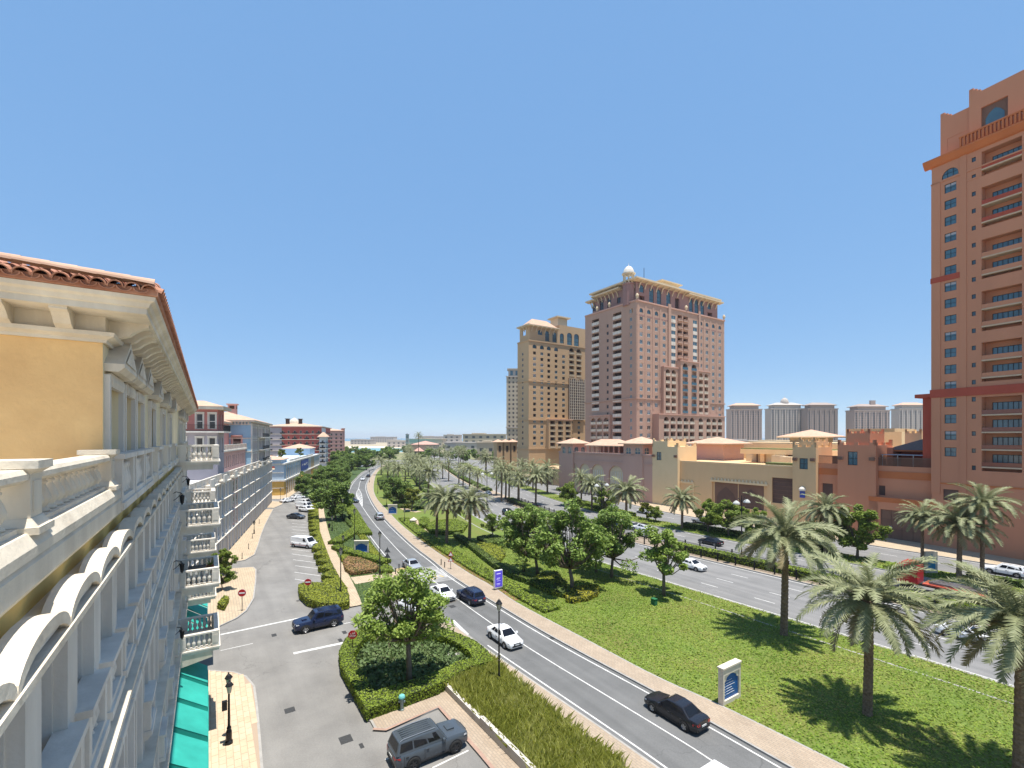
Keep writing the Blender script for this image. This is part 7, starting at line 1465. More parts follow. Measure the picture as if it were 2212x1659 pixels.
    for sd, nm in ((1, 'L'), (-1, 'R')):
        for i, (u0, u1) in enumerate(sp):
            A, B, Cc, Dd = (b0, sd*bw, zb), (b1, sd*bw*.97, zb), (t1, sd*rw*.96, zr-.06), (t0, sd*rw, zr-.03)
            if sd > 0: p_ = pane(A, B, Cc, Dd, u0, u1, .2, .86)
            else: p_ = pane(B, A, Dd, Cc, 1 - u1, 1 - u0, .2, .86)
            D['side_window%s%d' % (nm, i)] = p_.mesh('side_window', M_CGLASS)
    hz_ = S['hood'] - .24; hd = MB(); hd.add([(L/2 - .05, .40*1, hz_), (L/2 - .22, Wd * .93, hz_ + .02), (L/2 - .34, Wd * .94, hz_ + .13), (L/2 - .14, .44, hz_ + .12)], [(0, 1, 2, 3)])
    hx = MB()
    hx.add([(L/2 + .005, Wd*.42, hz_-.02), (L/2 - .16, Wd*.90, hz_), (L/2 - .22, Wd*.92, hz_ + .14), (L/2 - .06, Wd*.5, hz_ + .13), (L/2 - .4, Wd*.97, hz_ + .14), (L/2 - .42, Wd*.985, hz_ + .05)], [(0, 1, 2, 3), (1, 5, 4, 2)]); D['headlightL'] = hx.mesh('headlight', M_HEAD)
    hx.v = [(x, -y, z) for x, y, z in hx.v]; hx.f = [tuple(reversed(f)) for f in hx.f]; D['headlightR'] = hx.mesh('headlight', M_HEAD)
    tz = S['boot'] - .3; tx = MB(); tx.add([(-L/2 - .012, Wd*.5, tz), (-L/2 - .0, Wd*.76, tz), (-L/2 + .04, Wd*.86, tz + .14), (-L/2 - .0, Wd*.5, tz + .16), (-L/2 + .3, Wd*.975, tz + .16), (-L/2 + .3, Wd*.985, tz + .02)], [(0, 3, 2, 1), (1, 2, 4, 5)]); D['taillightL'] = tx.mesh('taillight', M_TAIL)
    tx.v = [(x, -y, z) for x, y, z in tx.v]; tx.f = [tuple(reversed(f)) for f in tx.f]; D['taillightR'] = tx.mesh('taillight', M_TAIL)
    gr = MB(); gr.box(L/2 - .05, L/2 + .012, -Wd*.42, Wd*.42, hz_ - .12, hz_ + .08); gr.box(L/2 - .05, L/2 + .008, -Wd*.62, Wd*.62, S['sill'] + .14, S['sill'] + .3); D['grille'] = gr.mesh('grille', M_PLAS)
    bp = MB(); bp.box(-L/2 - .01, -L/2 + .15, -Wd*.7, Wd*.7, S['sill'] + .12, S['sill'] + .27); D['rear_bumper'] = bp.mesh('rear_bumper', M_PLAS)
    pl = MB(); pl.box(L/2, L/2 + .02, -.24, .24, S['sill'] + .28, S['sill'] + .4); D['plate_front'] = pl.mesh('number_plate', M_PLATE); pl = MB(); pl.box(-L/2 - .022, -L/2, -.24, .24, S['boot'] - .42, S['boot'] - .3); D['plate_rear'] = pl.mesh('number_plate', M_PLATE)
    for sd, nm in ((1, 'L'), (-1, 'R')):
        mr = MB(); a, b = sorted((sd * Wd * .97, sd * (Wd + .17))); mr.frust(S['wb'] - .42, S['wb'] - .22, a, b, S['belt'] - .02, S['wb'] - .40, S['wb'] - .26, a, b, S['belt'] + .14); D['mirror' + nm] = mr.mesh('mirror', pm)
        sl = MB(); a, b = sorted((sd * Wd * .96, sd * (Wd + .006))); sl.box(S['ar'] + S['r'] + .08, S['af'] - S['r'] - .08, a, b, S['sill'] - .02, S['sill'] + .09); D['sill' + nm] = sl.mesh('sill', M_PLAS)
        dl = MB(); xs = [S['wb'] - .2, (S['wb'] + S['rb']) / 2 + .1, S['rb'] + .45]
        for x in xs: dl.box(x - .008, x + .008, *sorted((sd * Wd * .95, sd * (Wd + .003))), S['sill'] + .12, S['belt'] - .1)
        for x in xs[1:]: dl.box(x + .1, x + .28, *sorted((sd * Wd * .97, sd * (Wd + .02))), S['belt'] - .22, S['belt'] - .18)
        D['door_seams' + nm] = dl.mesh('door_seams', M_PLAS)
        for ax, an in ((S['af'], 'f'), (S['ar'], 'r')):
            ar_ = MB(); pts = [(ax + (S['r'] + .075) * math.cos(t), (S['r'] + .075) * math.sin(t) + S['r']) for t in np.linspace(-.35, math.pi + .35, 14)]; y0 = sd * (Wd + .004)
            ar_.add([(x, y0, z) for x, z in pts], [tuple(range(14)) if sd < 0 else tuple(range(13, -1, -1))]); D['arch' + nm + an] = ar_.mesh('wheel_arch', M_PLAS)
    ty = MB(); r = S['r']; prof = [(r * .62, -.1), (r * .9, -.11), (r, -.08), (r, .08), (r * .9, .11), (r * .62, .1)]; ty.M = Matrix.Rotation(R(-90), 4, 'X'); ty.lathe(prof, 18, cap=False); D['_tyre'] = ty.mesh('tyre', M_TYRE, True)
    rm = MB(); rm.M = Matrix.Rotation(R(-90), 4, 'X'); rm.lathe([(r * .66, .06), (r * .62, .085), (r * .55, .05)], 18, cap=False); rm.lathe([(r * .56, .03), (0.001, .03)], 18, cap=False)
    for q in range(5):
        a = q * 2 * math.pi / 5; rm.M = Matrix.Rotation(R(-90), 4, 'X') @ Matrix.Rotation(a, 4, 'Z'); rm.box(.02, r * .6, -.045, .045, .05, .085)
    D['_rim'] = rm.mesh('rim', M_RIMD if (kind == 'bigsuv' and paint == 'grey') else M_RIM)
    hubm = MB(); hubm.M = Matrix.Rotation(R(-90), 4, 'X'); hubm.lathe([(r * .55, .0), (r * .55, .028), (.001, .028)], 14, cap=False); D['_hub'] = hubm.mesh('wheel', M_RIMD)
    if kind in ('suv', 'bigsuv'):
        for sd, nm in ((1, 'L'), (-1, 'R')): rr = MB(); rr.tube([(t0 - .15, sd * rw * .86, zr - .02), (t0 - .3, sd * rw * .86, zr + .07), (t1 + .3, sd * rw * .86, zr + .06), (t1 + .1, sd * rw * .86, zr - .03)], .022, 6); D['roof_rail' + nm] = rr.mesh('roof_rail', M_PLAS if paint != 'grey' else M_RIM)
        if kind == 'bigsuv':
            for q in range(5): rr = MB(); y = (q - 2) * rw * .3; rr.box(t1 + .3, t0 - .35, y - .03, y + .03, zr - .03, zr + .012); D['roof_rib%d' % q] = rr.mesh('roof_rib', pm)
            sc2 = MB(); sc2.box(S['wb'] + .25, S['wb'] + .75, -.28, .28, S['hood'] + .02, S['hood'] + .12); D['hood_scoop'] = sc2.mesh('hood_scoop', pm)
    if kind == 'van': vb = MB(); vb.box(-L/2 + .2, L/2 - .6, Wd * .9, Wd + .012, .55, .62); vb.box(-L/2 + .2, L/2 - .6, -Wd - .012, -Wd * .9, .55, .62); D['side_stripe'] = vb.mesh('side_stripe', M_REDB)
    if kind == 'pickup': pb_ = MB(); pb_.box(-L/2 + .1, S['rb'] - .1, -Wd * .8, Wd * .8, S['boot'] - .05, S['boot'] + .045); D['load_bed'] = pb_.mesh('load_bed', M_PLAS)
    _cm[key] = D; return D
def car(kind, paint, label, x, y, head, group='cars in the streets', roof=None, name=None):
    D = car_meshes(kind, paint); S = SPEC[kind]
    t = thing(name or {'sedan': 'sedan_car', 'suv': 'suv_car', 'bigsuv': 'off_road_car', 'van': 'van', 'pickup': 'pickup_truck'}[kind], label, 'van' if kind == 'van' else 'pickup' if kind == 'pickup' else 'car', (x, y, .004), R(head), group)
    for k, me in D.items():
        if k[0] == '_': continue
        o = ob(me.name.split('.')[0], me, t)
        if k in ('body',): smooth_angle(o, 38)
    for ax in (S['af'], S['ar']):
        for sd in (1, -1):
            h = ob('wheel', D['_hub'], t, T(ax, sd * (S['W'] / 2 - .055), S['r'], 0 if sd > 0 else math.pi)); ob('tyre', D['_tyre'], h); ob('rim', D['_rim'], h)
    if roof:
        m = MB(); m.box(S['rt'] + .1, S['wt'] - .1, -S['roofw'] * .9, S['roofw'] * .9, S['H'] - .02, S['H'] + .012); m.build('roof_panel', PAINT[roof], t)
    return t
car('bigsuv', 'grey', 'dark grey off-roader with roof rails parked beside the brick walk', -5.43, 30.05, 33.4)
car('bigsuv', 'navy', 'navy blue large suv crossing the side street', -20.95, 50.05, 215.5)
car('sedan', 'black', 'black fastback sedan nearest in the right lane', 11.97, 33.9, 124.0)
car('sedan', 'white', 'white sedan beside the tall lamp post, nearest oncoming car', -.75, 46.5, 303)
car('sedan', 'white', 'white sedan oncoming just left of the dark suv', -8.9, 59.4, 304)
car('suv', 'navy', 'dark blue suv driving away beside the purple sign', -5.2, 58.1, 125)
car('sedan', 'silver', 'silver sedan coming over the speed table', -15.6, 72.3, 304)
car('sedan', 'white', 'white car half hidden behind the light green tree', -11.6, 54.6, 318)
car('suv', 'silver', 'silver suv driving away along the curve', -33.3, 116.2, 114)
car('sedan', 'charcoal', 'dark sedan turning out at the painted island', -50.4, 146.0, 335)
car('sedan', 'black', 'small black car driving away at the far bend', -74.5, 240, 103); car('sedan', 'white', 'small white car oncoming at the far bend', -71.6, 222, 285)
for k, (x, p_, kd) in enumerate([(773, 'black', 'suv'), (781, 'white', 'suv'), (789, 'charcoal', 'sedan'), (797, 'black', 'sedan')]):
    Y = 318 + k * 2; car(kd, p_, ['black suv parked first from the left at the bend', 'white suv parked second from the left at the bend', 'charcoal sedan parked third from the left at the bend', 'black sedan parked last on the right at the bend'][k], (x - CX) / FP * Y, Y, 80, 'cars parked at the bend')
car('van', 'white', 'white panel van parked alone in the sawtooth bays', -38.9, 86.6, -20, 'vehicles parked in the bays'); car('sedan', 'charcoal', 'charcoal sedan pulling out between the parked vans', -54.6, 117, -15, 'vehicles parked in the bays')
car('suv', 'white', 'white suv parked nearest of the three white vehicles', -56.6, 127.6, -18, 'vehicles parked in the bays'); car('van', 'white', 'white minivan parked in the middle of three white vehicles', -59.7, 133.2, -18, 'vehicles parked in the bays'); car('van', 'white', 'white minivan parked farthest of three white vehicles', -62.8, 139.6, -18, 'vehicles parked in the bays')
car('sedan', 'white', 'white sedan waiting near the ochre corner', -71, 146.4, 60); car('sedan', 'white', 'white sedan right behind the one at the ochre corner', -71.4, 154.4, 60)
BG = 'traffic on the boulevard'
c = g(1494, 1228); car('sedan', 'white', 'white sedan on the boulevard emerging behind the slender tree', c.x, c.y, 303, BG); c = g(1535, 1176); car('sedan', 'black', 'black sedan on the far carriageway behind the fence', c.x, c.y, 123, BG)
c = g(1386, 1147); car('suv', 'white', 'white suv with black roof on the far carriageway', c.x, c.y, 122, BG, 'black'); c = g(1399, 1161); car('suv', 'white', 'white suv following beside the black-roofed one', c.x, c.y, 122, BG)
c = g(1098, 1113); car('suv', 'black', 'black suv on the near carriageway beyond the small trees', c.x, c.y, 296, BG); c = g(1150, 1097); car('sedan', 'black', 'black car beneath the pair of median palms', c.x, c.y, 118, BG)
c = g(1054, 1069); car('sedan', 'white', 'white car passing left of the thin median palm', c.x, c.y, 110, BG); c = g(993, 1033); car('suv', 'charcoal', 'dark car far down the boulevard', c.x, c.y, 288, BG)
c = off_pt(1518, 44); car('pickup', 'silver', 'silver pickup behind the dark verge hedge', c.x, c.y, 123, BG); c = off_pt(1392, 44); car('sedan', 'white', 'white car on the service road below the sand tower', c.x, c.y, 123, BG)
c = g(2088, 1382); car('sedan', 'white', 'white sedan glimpsed behind the drooping palms', c.x, c.y, 303, BG); c = g(1003, 1020); car('sedan', 'white', 'white car tiny between the far palms', c.x, c.y, 288, BG); c = off_pt(2170, 45); car('suv', 'white', 'white suv on the service road at the right edge', c.x, c.y, 123, BG)
car('van', 'white', 'white van of which only the roof shows at the bottom edge', 12.35, 24.3, 303)
# red truck with a flat trailer
sT = s_on(1966, -79.8); c = W(sT, -79.8); rtk = thing('flatbed_truck', 'red cab truck pulling a long flat trailer behind the palms', 'truck', (c.x, c.y, .004), ANG)
m = MB(); m.frust(-1.1, 1.15, -1.22, 1.22, 1.0, -1.1, 1.05, -1.2, 1.2, 3.3); m.frust(-1.1, 1.05, -1.2, 1.2, 3.3, -1.0, .55, -1.05, 1.05, 3.75); m.build('cab', PAINT['red'], rtk)
m = MB(); m.quad((1.13, -1.0, 2.2), (1.13, 1.0, 2.2), (1.09, .98, 3.1), (1.09, -.98, 3.1)); m.build('windscreen', M_CGLASS, rtk)
for sd in (1, -1): m = MB(); a, b = sorted((sd * 1.2, sd * 1.235)); m.box(-.2, .8, a, b, 2.2, 3.0); m.build('side_window', M_CGLASS, rtk)
m = MB(); m.box(-14.5, .9, -.5, .5, .75, 1.05); m.build('chassis', M_PLAS, rtk); m = MB(); m.box(-14.6, -1.6, -1.25, 1.25, 1.1, 1.3); m.box(-14.6, -14.4, -1.25, 1.25, 1.3, 1.7); m.build('trailer_deck', M_REDB, rtk)
for k in range(5): m = MB(); m.box(-13.8, -2.2, -1.0 + k * .42, -.75 + k * .42, 1.3 + .02 * k, 1.62); m.build('steel_beam', mat('grey_steel', (0.22, 0.22, 0.23), (0.16, 0.12, 0.1), 1, .5, metal=.4), rtk)
for x in (.3, -3.2, -11, -12.3, -13.6):
    for sd in (1, -1):
        h = MB(); h.M = T(x, sd * 1.05, .5) @ Matrix.Rotation(R(-90), 4, 'X'); h.lathe([(.3, -.14), (.48, -.15), (.5, -.1), (.5, .1), (.48, .15), (.3, .14)], 14); h.build('wheel', M_TYRE, rtk)
# ================================================================ street furniture
M_LANT = mat('lantern_glass', (0.55, 0.5, 0.38), None, 1, 0.25); M_SIGNB = mat('sign_blue', (0.01, 0.10, 0.33), (0.01, 0.085, 0.29), 1, .4); M_SIGNP = mat('screen_violet', (0.09, 0.05, 0.42), (0.05, 0.05, 0.5), .6, .3, emit=(0.10, 0.07, 0.5, .35)); M_SRED = mat('sign_red', (0.42, 0.015, 0.02), None, 1, .4); M_SWH = mat('sign_white', (0.75, 0.75, 0.74), None, 1, .45); M_SGREY = mat('sign_back', (0.10, 0.10, 0.105), None, 1, .5); M_FRAME = mat('sign_stone', (0.66, 0.60, 0.48), (0.56, 0.50, 0.40), 2, .85, .2, 12)
def lamp(x, y, ytop, label, group='black lantern lamp posts', big=True, z0=.13):
    c = g(x, y, z0); h = (CAM_H - z0) * (y - ytop) / (y - HZ); t = thing('street_lamp', label, 'street lamp', c, ANG, group); s_ = h / 6.7
    k = 1.0 if big else .75
    m = MB(); m.lathe([(.2*k, 0), (.2*k, .12), (.15*k, .2), (.16*k, .7), (.1*k, .85), (.11*k, .95), (.075*k, 1.1), (.055*k, h - 1.15), (.075*k, h - 1.1), (.05*k, h - 1.02)], 10); m.build('post', M_BLACK, t)
    m = MB(); m.lathe([(.06, h - 1.02), (.14, h - .95), (.11, h - .9)], 6); m.lathe([(.13, h - .9), (.24, h - .42)], 6); m.build('lantern', M_LANT, t)
    m = MB()
    for q in range(6): a = q * math.pi / 3; m.tube([(.135 * math.cos(a), .135 * math.sin(a), h - .9), (.245 * math.cos(a), .245 * math.sin(a), h - .42)], .014, 4)
    m.lathe([(.28, h - .42), (.28, h - .38), (.16, h - .22), (.12, h - .12), (.04, h - .08), (.03, h)], 8); m.build('lantern_cage', M_BLACK, t); return t
lamp(1078, 1481, 1293, 'tall black lantern post in front of the near white sedan'); lamp(820.5, 1243, 1146, 'tall black lantern post left of the speed table'); lamp(736, 1291, 1181, 'tall black lantern post on the lime hedge block'); lamp(765.5, 1167, 1098, 'black lantern post behind the blue garden sign'); lamp(740, 1126, 1076, 'thin dark post right of the round garden tree', big=False)
lamp(741, 1194, 1155, 'short lantern post between the path and the garden sign', big=False); lamp(717.4, 1147, 1113, 'short lantern post on the lawn beside the garden path', big=False); lamp(835, 1093, 1068, 'short lantern post beside the white curved path', big=False); lamp(816, 1066, 1042, 'short lantern post far along the right pavement', big=False); lamp(874, 1129, 1097, 'short lantern post right of the second blue sign', big=False); lamp(798, 1042, 1016, 'lantern post at the inner curve of the road', big=False)
lamp(606, 1084, 1054, 'lantern post at the ochre corner, left one', big=False); lamp(619, 1080, 1052, 'lantern post at the ochre corner, right one', big=False)
lamp(549, 1153, 1124, 'lantern post on the far left pavement', big=False)
# double lantern on the near pavement
c = g(494.5, 1606, .15); h = 4.45; t = thing('double_street_lamp', 'ornate double lantern lamp post on the near left pavement', 'street lamp', c, ANG)
m = MB(); m.lathe([(.24, 0), (.24, .15), (.17, .25), (.18, .8), (.12, .95), (.14, 1.05), (.08, 1.2), (.06, 3.5), (.09, 3.55), (.05, 3.7), (.03, 3.95)], 10); m.build('post', M_BLACK, t)
for sd in (1, -1):
    m = MB(); m.tube([(0, 0, 3.55), (sd * .3, 0, 3.75), (sd * .55, 0, 3.6)], .03, 6); m.build('arm', M_BLACK, t); L = MB(); L.lathe([(.07, 3.6), (.12, 3.66), (.2, 4.1)], 6, (sd * .58, 0, 0)); L.build('lantern', M_LANT, t); L = MB(); L.lathe([(.24, 4.1), (.24, 4.14), (.14, 4.3), (.05, 4.38), (.03, 4.5)], 8, (sd * .58, 0, 0)); L.build('lantern_roof', M_BLACK, t)
m = MB(); m.box(-.12, .12, .1, .4, 2.3, 2.9); m.tube([(0, .0, 2.8), (0, .25, 2.9)], .02, 5); m.build('hanging_box', M_BLACK, t)
# boulevard lamps with pale shades
for k, (x, off, lab) in enumerate([(1602, 18, 'tall boulevard lamp with two pale shades behind the straight palm'), (1052, 18, 'tall boulevard lamp with two pale shades left of the thin median palm'), (1300, 18, 'tall boulevard lamp with two pale shades behind the lawn trees')]):
    c = off_pt(x, off) if x > 1200 else g(x, 1098); t = thing('boulevard_lamp', lab, 'street lamp', (c.x, c.y, .13), ANG, 'boulevard lamps'); m = MB(); m.lathe([(.25, 0), (.25, .9), (.12, 1.1), (.08, 10.4), (.05, 11)], 8); m.build('post', M_BLACK, t); m = MB(); m.box(-.3, .3, -.3, .3, 0, 1.2); m.build('base_box', M_BLACK, t)
    for sd in (1, -1): m = MB(); m.tube([(0, 0, 9.8), (0, sd * .8, 10.6), (0, sd * 1.5, 10.2)], .05, 6); m.build('arm', M_BLACK, t); m = MB(); m.lathe([(.55, 9.7), (.5, 9.9), (.25, 10.15), (.06, 10.25)], 10, (0, sd * 1.5, 0)); m.build('lamp_shade', mat('grey_shade', (0.42, 0.42, 0.4)), t)
# round no-entry signs, stop sign
def text_part(txt, size, M, mt, parent, name='lettering'):
    cu = bpy.data.curves.new('tmp', 'FONT'); cu.body = txt; cu.size = size; cu.align_x = 'CENTER'; cu.align_y = 'CENTER'; cu.extrude = .004; to = bpy.data.objects.new('tmp', cu); C.objects.link(to)
    dg = bpy.context.evaluated_depsgraph_get(); me = bpy.data.meshes.new_from_object(to.evaluated_get(dg)); bpy.data.objects.remove(to); me.materials.clear(); me.materials.append(mt); o = ob(name, me, parent, M); return o
UPR = Matrix.Rotation(R(90), 4, 'X')
def sign_pole(x, y, label, hgt, rot, z0=.13): 
    c = g(x, y, z0); t = thing('traffic_sign', label, 'traffic sign', c, rot, 'traffic signs'); m = MB(); m.lathe([(.1, 0), (.1, .06), (.04, .1), (.035, hgt), (.05, hgt + .04), (.01, hgt + .25)], 8); m.build('pole', M_BLACK, t); return t
for x, y, rot, lab, hh in [(523, 1319, .28, 'no-entry sign on the cream middle pavement', 2.25), (665.5, 1290, .18, 'no-entry sign standing in the lime hedge block', 2.1)]:
    t = sign_pole(x, y, lab, hh, rot); m = MB(); m.M = T(0, -.06, hh - .15) @ UPR; m.lathe([(.41, 0), (.41, .03)], 24); m.build('disc', M_SRED, t); m = MB(); m.M = T(0, -.06, hh - .15) @ UPR; m.box(-.3, .3, -.075, .075, .03, .042); m.build('bar', M_SWH, t); m = MB(); m.M = T(0, -.04, hh - .15) @ UPR; m.lathe([(.44, 0), (.44, .012)], 24); m.build('rim', M_SWH, t)
t = sign_pole(762, 1418, 'red octagonal stop sign with arabic lettering by the hedge ring', 2.2, .2); m = MB(); m.M = T(0, -.06, 2.05) @ UPR; m.lathe([(.42, 0), (.42, .03)], 8, ph=math.pi / 8); m.build('plate', M_SRED, t); text_part('STOP', .24, T(0, -.1, 1.92) @ UPR, M_SWH, t); text_part('\uFED2\uFED7', .3, T(0, -.1, 2.2) @ UPR, M_SWH, t)
def tri(t, z, mt, rim, s_=.46):
    m = MB(); m.M = T(0, -.05, z) @ UPR; m.add([(-s_, -.3, 0), (s_, -.3, 0), (0, .5, 0), (-s_, -.3, .025), (s_, -.3, .025), (0, .5, .025)], [(2,1,0),(3,4,5),(0,1,4,3),(1,2,5,4),(2,0,3,5)]); m.build('triangle_plate', rim, t)
    m = MB(); m.M = T(0, -.077, z) @ UPR; q = .66; m.add([(-s_*q, -.3*q - .03, .002), (s_*q, -.3*q - .03, .002), (0, .5*q - .03, .002)], [(0,1,2)]); m.build('triangle_face', mt, t)
t = sign_pole(837, 1221, 'pair of dark triangular signs seen from behind left of the road', 2.7, 0); tri(t, 2.35, M_SGREY, M_SGREY, .5); tri(t, 1.5, M_SGREY, M_SGREY, .5)
t = sign_pole(973.6, 1229, 'pair of white triangular warning signs right of the speed table', 2.6, .1); tri(t, 2.3, M_SWH, M_SRED); tri(t, 1.45, M_SWH, M_SRED)
for k, (x, y) in enumerate([(953, 1220), (960.5, 1226), (854.5, 1240), (862, 1231)]):
    c = g(x, y, .13); m = MB(); m.lathe([(.07, 0), (.07, .75), (.09, .78), (.09, .84), (.05, .9)], 8, (c.x, c.y, .13)); tag(m.build('bollard', M_BLACK), ['black bollard right of the speed table, the left one', 'black bollard right of the speed table, the right one', 'black bollard at the left kerb in front of the speed table', 'black bollard at the left kerb behind the speed table'][k], 'bollard', 'black bollards at the speed table')
for k, (x, y) in enumerate([(545, 1163), (537, 1186), (523, 1207), (560, 1131)]):
    c = g(x, y, .13); m = MB(); m.lathe([(.1, 0), (.1, .1), (.05, .15), (.045, .85), (.08, .9), (.05, 1.0)], 8, (c.x, c.y, .13)); tag(m.build('bollard', M_BLACK), ['slim dark bollard on the far left pavement, nearest the lantern post', 'slim dark bollard on the far left pavement, second towards the camera', 'slim dark bollard at the rounded end of the far left pavement', 'slim dark bollard farthest up the far left pavement'][k], 'bollard', 'bollards of the far left pavement')
# cream framed signs
def garden_sign(pos, rot, w_, h_, label, pointed=False, dp=.35, lines=0):
    t = thing('framed_sign', label, 'sign', pos, rot, 'cream framed blue signs'); m = MB(); b = .16 * w_ / 2
    m.box(-w_/2, -w_/2 + b, -dp/2, dp/2, 0, h_); m.box(w_/2 - b, w_/2, -dp/2, dp/2, 0, h_); m.box(-w_/2 + b, w_/2 - b, -dp/2, dp/2, h_ * .82, h_); m.box(-w_/2 + b, w_/2 - b, -dp/2, dp/2, 0, h_ * .12); m.box(-w_/2 - .06, w_/2 + .06, -dp/2 - .06, dp/2 + .06, h_, h_ + .12); m.build('stone_frame', M_FRAME, t)
    x0 = w_/2 - b; zt = h_ * .82; zb = h_ * .12
    m = MB(); m.quad((-x0, -dp * .2, zb), (x0, -dp * .2, zb), (x0, -dp * .2, zt), (-x0, -dp * .2, zt)); m.quad((x0, dp * .2, zb), (-x0, dp * .2, zb), (-x0, dp * .2, zt), (x0, dp * .2, zt)); m.build('blue_panel', M_SIGNB, t)
    m = MB()   # ogee shoulders of the frame over the panel
    for sd in (-1, 1):
        pts = [(sd * x0, zt), (0 + sd * .02, zt), (sd * x0 * .35, zt - h_ * .05), (sd * x0 * .62, zt - h_ * .09), (sd * x0 * .7, zt - h_ * .16), (sd * x0, zt - h_ * .2)]
        m.add([(a, -dp * .35, b_) for a, b_ in pts], [tuple(range(6)) if sd < 0 else tuple(range(5, -1, -1))])
    m.build('ogee_corner', M_FRAME, t)
    if lines:
        m = MB()
        for k in range(lines):
            z = zt - h_ * .2 - k * (zt - zb - h_ * .26) / lines; wl = x0 * (1.1 + .5 * ((k * 7) % 3) / 2); m.box(-x0 * .8, -x0 * .72, -dp * .2 - .012, -dp * .2, z - .04, z + .02); m.box(-x0 * .6, -x0 * .6 + wl * .7, -dp * .2 - .012, -dp * .2, z - .012, z + .008)
        tag(m.build('sign_lines', M_SWH, t), kind='stuff')
    return t
c = g(781, 1195, .14); garden_sign((c.x, c.y, .13), .05, 2.45, 2.15, 'cream framed blue sign on the left garden bank'); c = g(848, 1111, .11); garden_sign((c.x, c.y, .1), .08, 2.4, 2.5, 'cream framed blue sign beside the right pavement, far along', lines=2)
c = g(1576, 1513, .11); garden_sign((c.x, c.y, .1), ANG - math.pi / 2, 2.35, 2.75, 'large cream framed directory sign with white lines on the near lawn', dp=.42, lines=6)
c = off_pt(2010, 36.5); kt = thing('keyhole_sign', 'cream arched sign with blue pointed panel by the slim palm', 'sign', (c.x, c.y, .13), ANG - math.pi / 2 - .5, 'cream framed blue signs'); m = MB(); m.prism([(-.95, -.2), (.95, -.2), (.95, .2), (-.95, .2)], 0, 3.2); m.build('stone_body', M_FRAME, kt)
for sd in (-1, 1):
    m = MB(); pts = [(-.55, .5), (.55, .5), (.62, 1.6), (.45, 2.3), (0, 2.9), (-.45, 2.3), (-.62, 1.6)]; m.add([(a, sd * .215, b) for a, b in pts], [tuple(range(7)) if sd < 0 else tuple(range(6, -1, -1))]); m.build('blue_panel', mat('sign_cyan', (0.02, 0.22, 0.38)), kt)
c = g(1076, 1273, .12); pt_ = thing('digital_totem', 'violet digital advertising totem beside the right pavement', 'sign', (c.x, c.y, .1), ANG - math.pi / 2); m = MB(); m.box(-.62, .62, -.16, .16, .25, 2.6); m.build('housing', M_SWH, pt_); m = MB(); m.box(-.5, .5, -.12, .12, 0, .25); m.build('plinth', M_KERB, pt_); m = MB(); m.box(-.56, .56, -.172, -.161, .4, 2.52); m.build('screen', M_SIGNP, pt_)
m = MB(); [m.box(-.35 + .05 * (k % 2), .3 - .08 * (k % 3), -.178, -.173, z, z + h_) for k, (z, h_) in enumerate([(2.1, .12), (1.55, .06), (1.42, .06), (1.2, .04), (.8, .07), (.66, .04)])]; tag(m.build('screen_print', mat('screen_pale', (0.6, 0.55, 0.9), emit=(.6, .55, .9, .3)), pt_), kind='stuff')
c = g(1413, 1307, .11); m = MB(); m.M = T(c.x, c.y, .1, ANG); m.box(-.3, .3, -.25, .25, 0, .75); m.box(-.33, .33, -.28, .28, .75, .82); tag(m.build('utility_box', mat('utility_green', (0.02, 0.13, 0.05))), 'small dark green utility box on the lawn by the slender tree', 'utility box')
c = g(868, 1534, .13); t = thing('hydrant', 'teal capped grey hydrant post at the brick walk', 'hydrant', c, 0); m = MB(); m.lathe([(.16, 0), (.16, .08), (.11, .12), (.12, .85), (.15, .9)], 10); m.build('post', mat('hydrant_grey', (0.30, 0.36, 0.33), (.22, .27, .25), 4), t); m = MB(); m.lathe([(.24, .9), (.25, 1.0), (.2, 1.12), (.06, 1.2), (.02, 1.24)], 12); m.build('cap', mat('hydrant_teal', (0.14, 0.42, 0.40)), t); m = MB(); m.box(-.24, .24, -.06, .06, .6, .72); m.build('nozzle', MATS['hydrant_grey'], t)
for k, (x, y, lab) in enumerate([(711, 1140, 'small dark litter bin on the garden lawn'), (660, 1299, 'small dark litter bin at the hedge tip')][:1]):
    c = g(x, y, .14); m = MB(); m.lathe([(.22, 0), (.27, .8), (.29, .85), (.2, .98), (.05, 1.0)], 10, (c.x, c.y, .13)); tag(m.build('litter_bin', M_BLACK), lab, 'bin')
# median fences: posts and picket panels
pn = MB(); pn.box(0, 3, -.02, .02, 1.02, 1.07); pn.box(0, 3, -.02, .02, .12, .17)
for k in range(15): pn.box(.1 + k * .2 - .012, .1 + k * .2 + .012, -.012, .012, .17, 1.25)
PNL = pn.mesh('fence_panel', M_BLACK); ps = MB(); ps.box(-.09, .09, -.09, .09, 0, 1.35); ps.box(-.12, .12, -.12, .12, 1.35, 1.43); PST = ps.mesh('fence_post', M_BLACK)
for nm, off in (('black picket fence along the near kerb of the median', 15.95), ('black picket fence along the far side of the median hedge', 20.1)):
    ln = [p for p in resample(offset(E1, off), 3.0) if 32 < p.y < 150]; t = thing('picket_fence', nm, 'fence', (ln[0].x, ln[0].y, .13), 0, 'median fences')
    for a, b in zip(ln[:-1], ln[1:]):
        d = b - a; rz = math.atan2(d.y, d.x); L_ = d.length; Mx = T(a.x - ln[0].x, a.y - ln[0].y, 0, rz); ob('fence_post', PST, t, Mx); ob('fence_panel', PNL, t, Mx @ Matrix.Diagonal((L_ / 3, 1, 1, 1)))
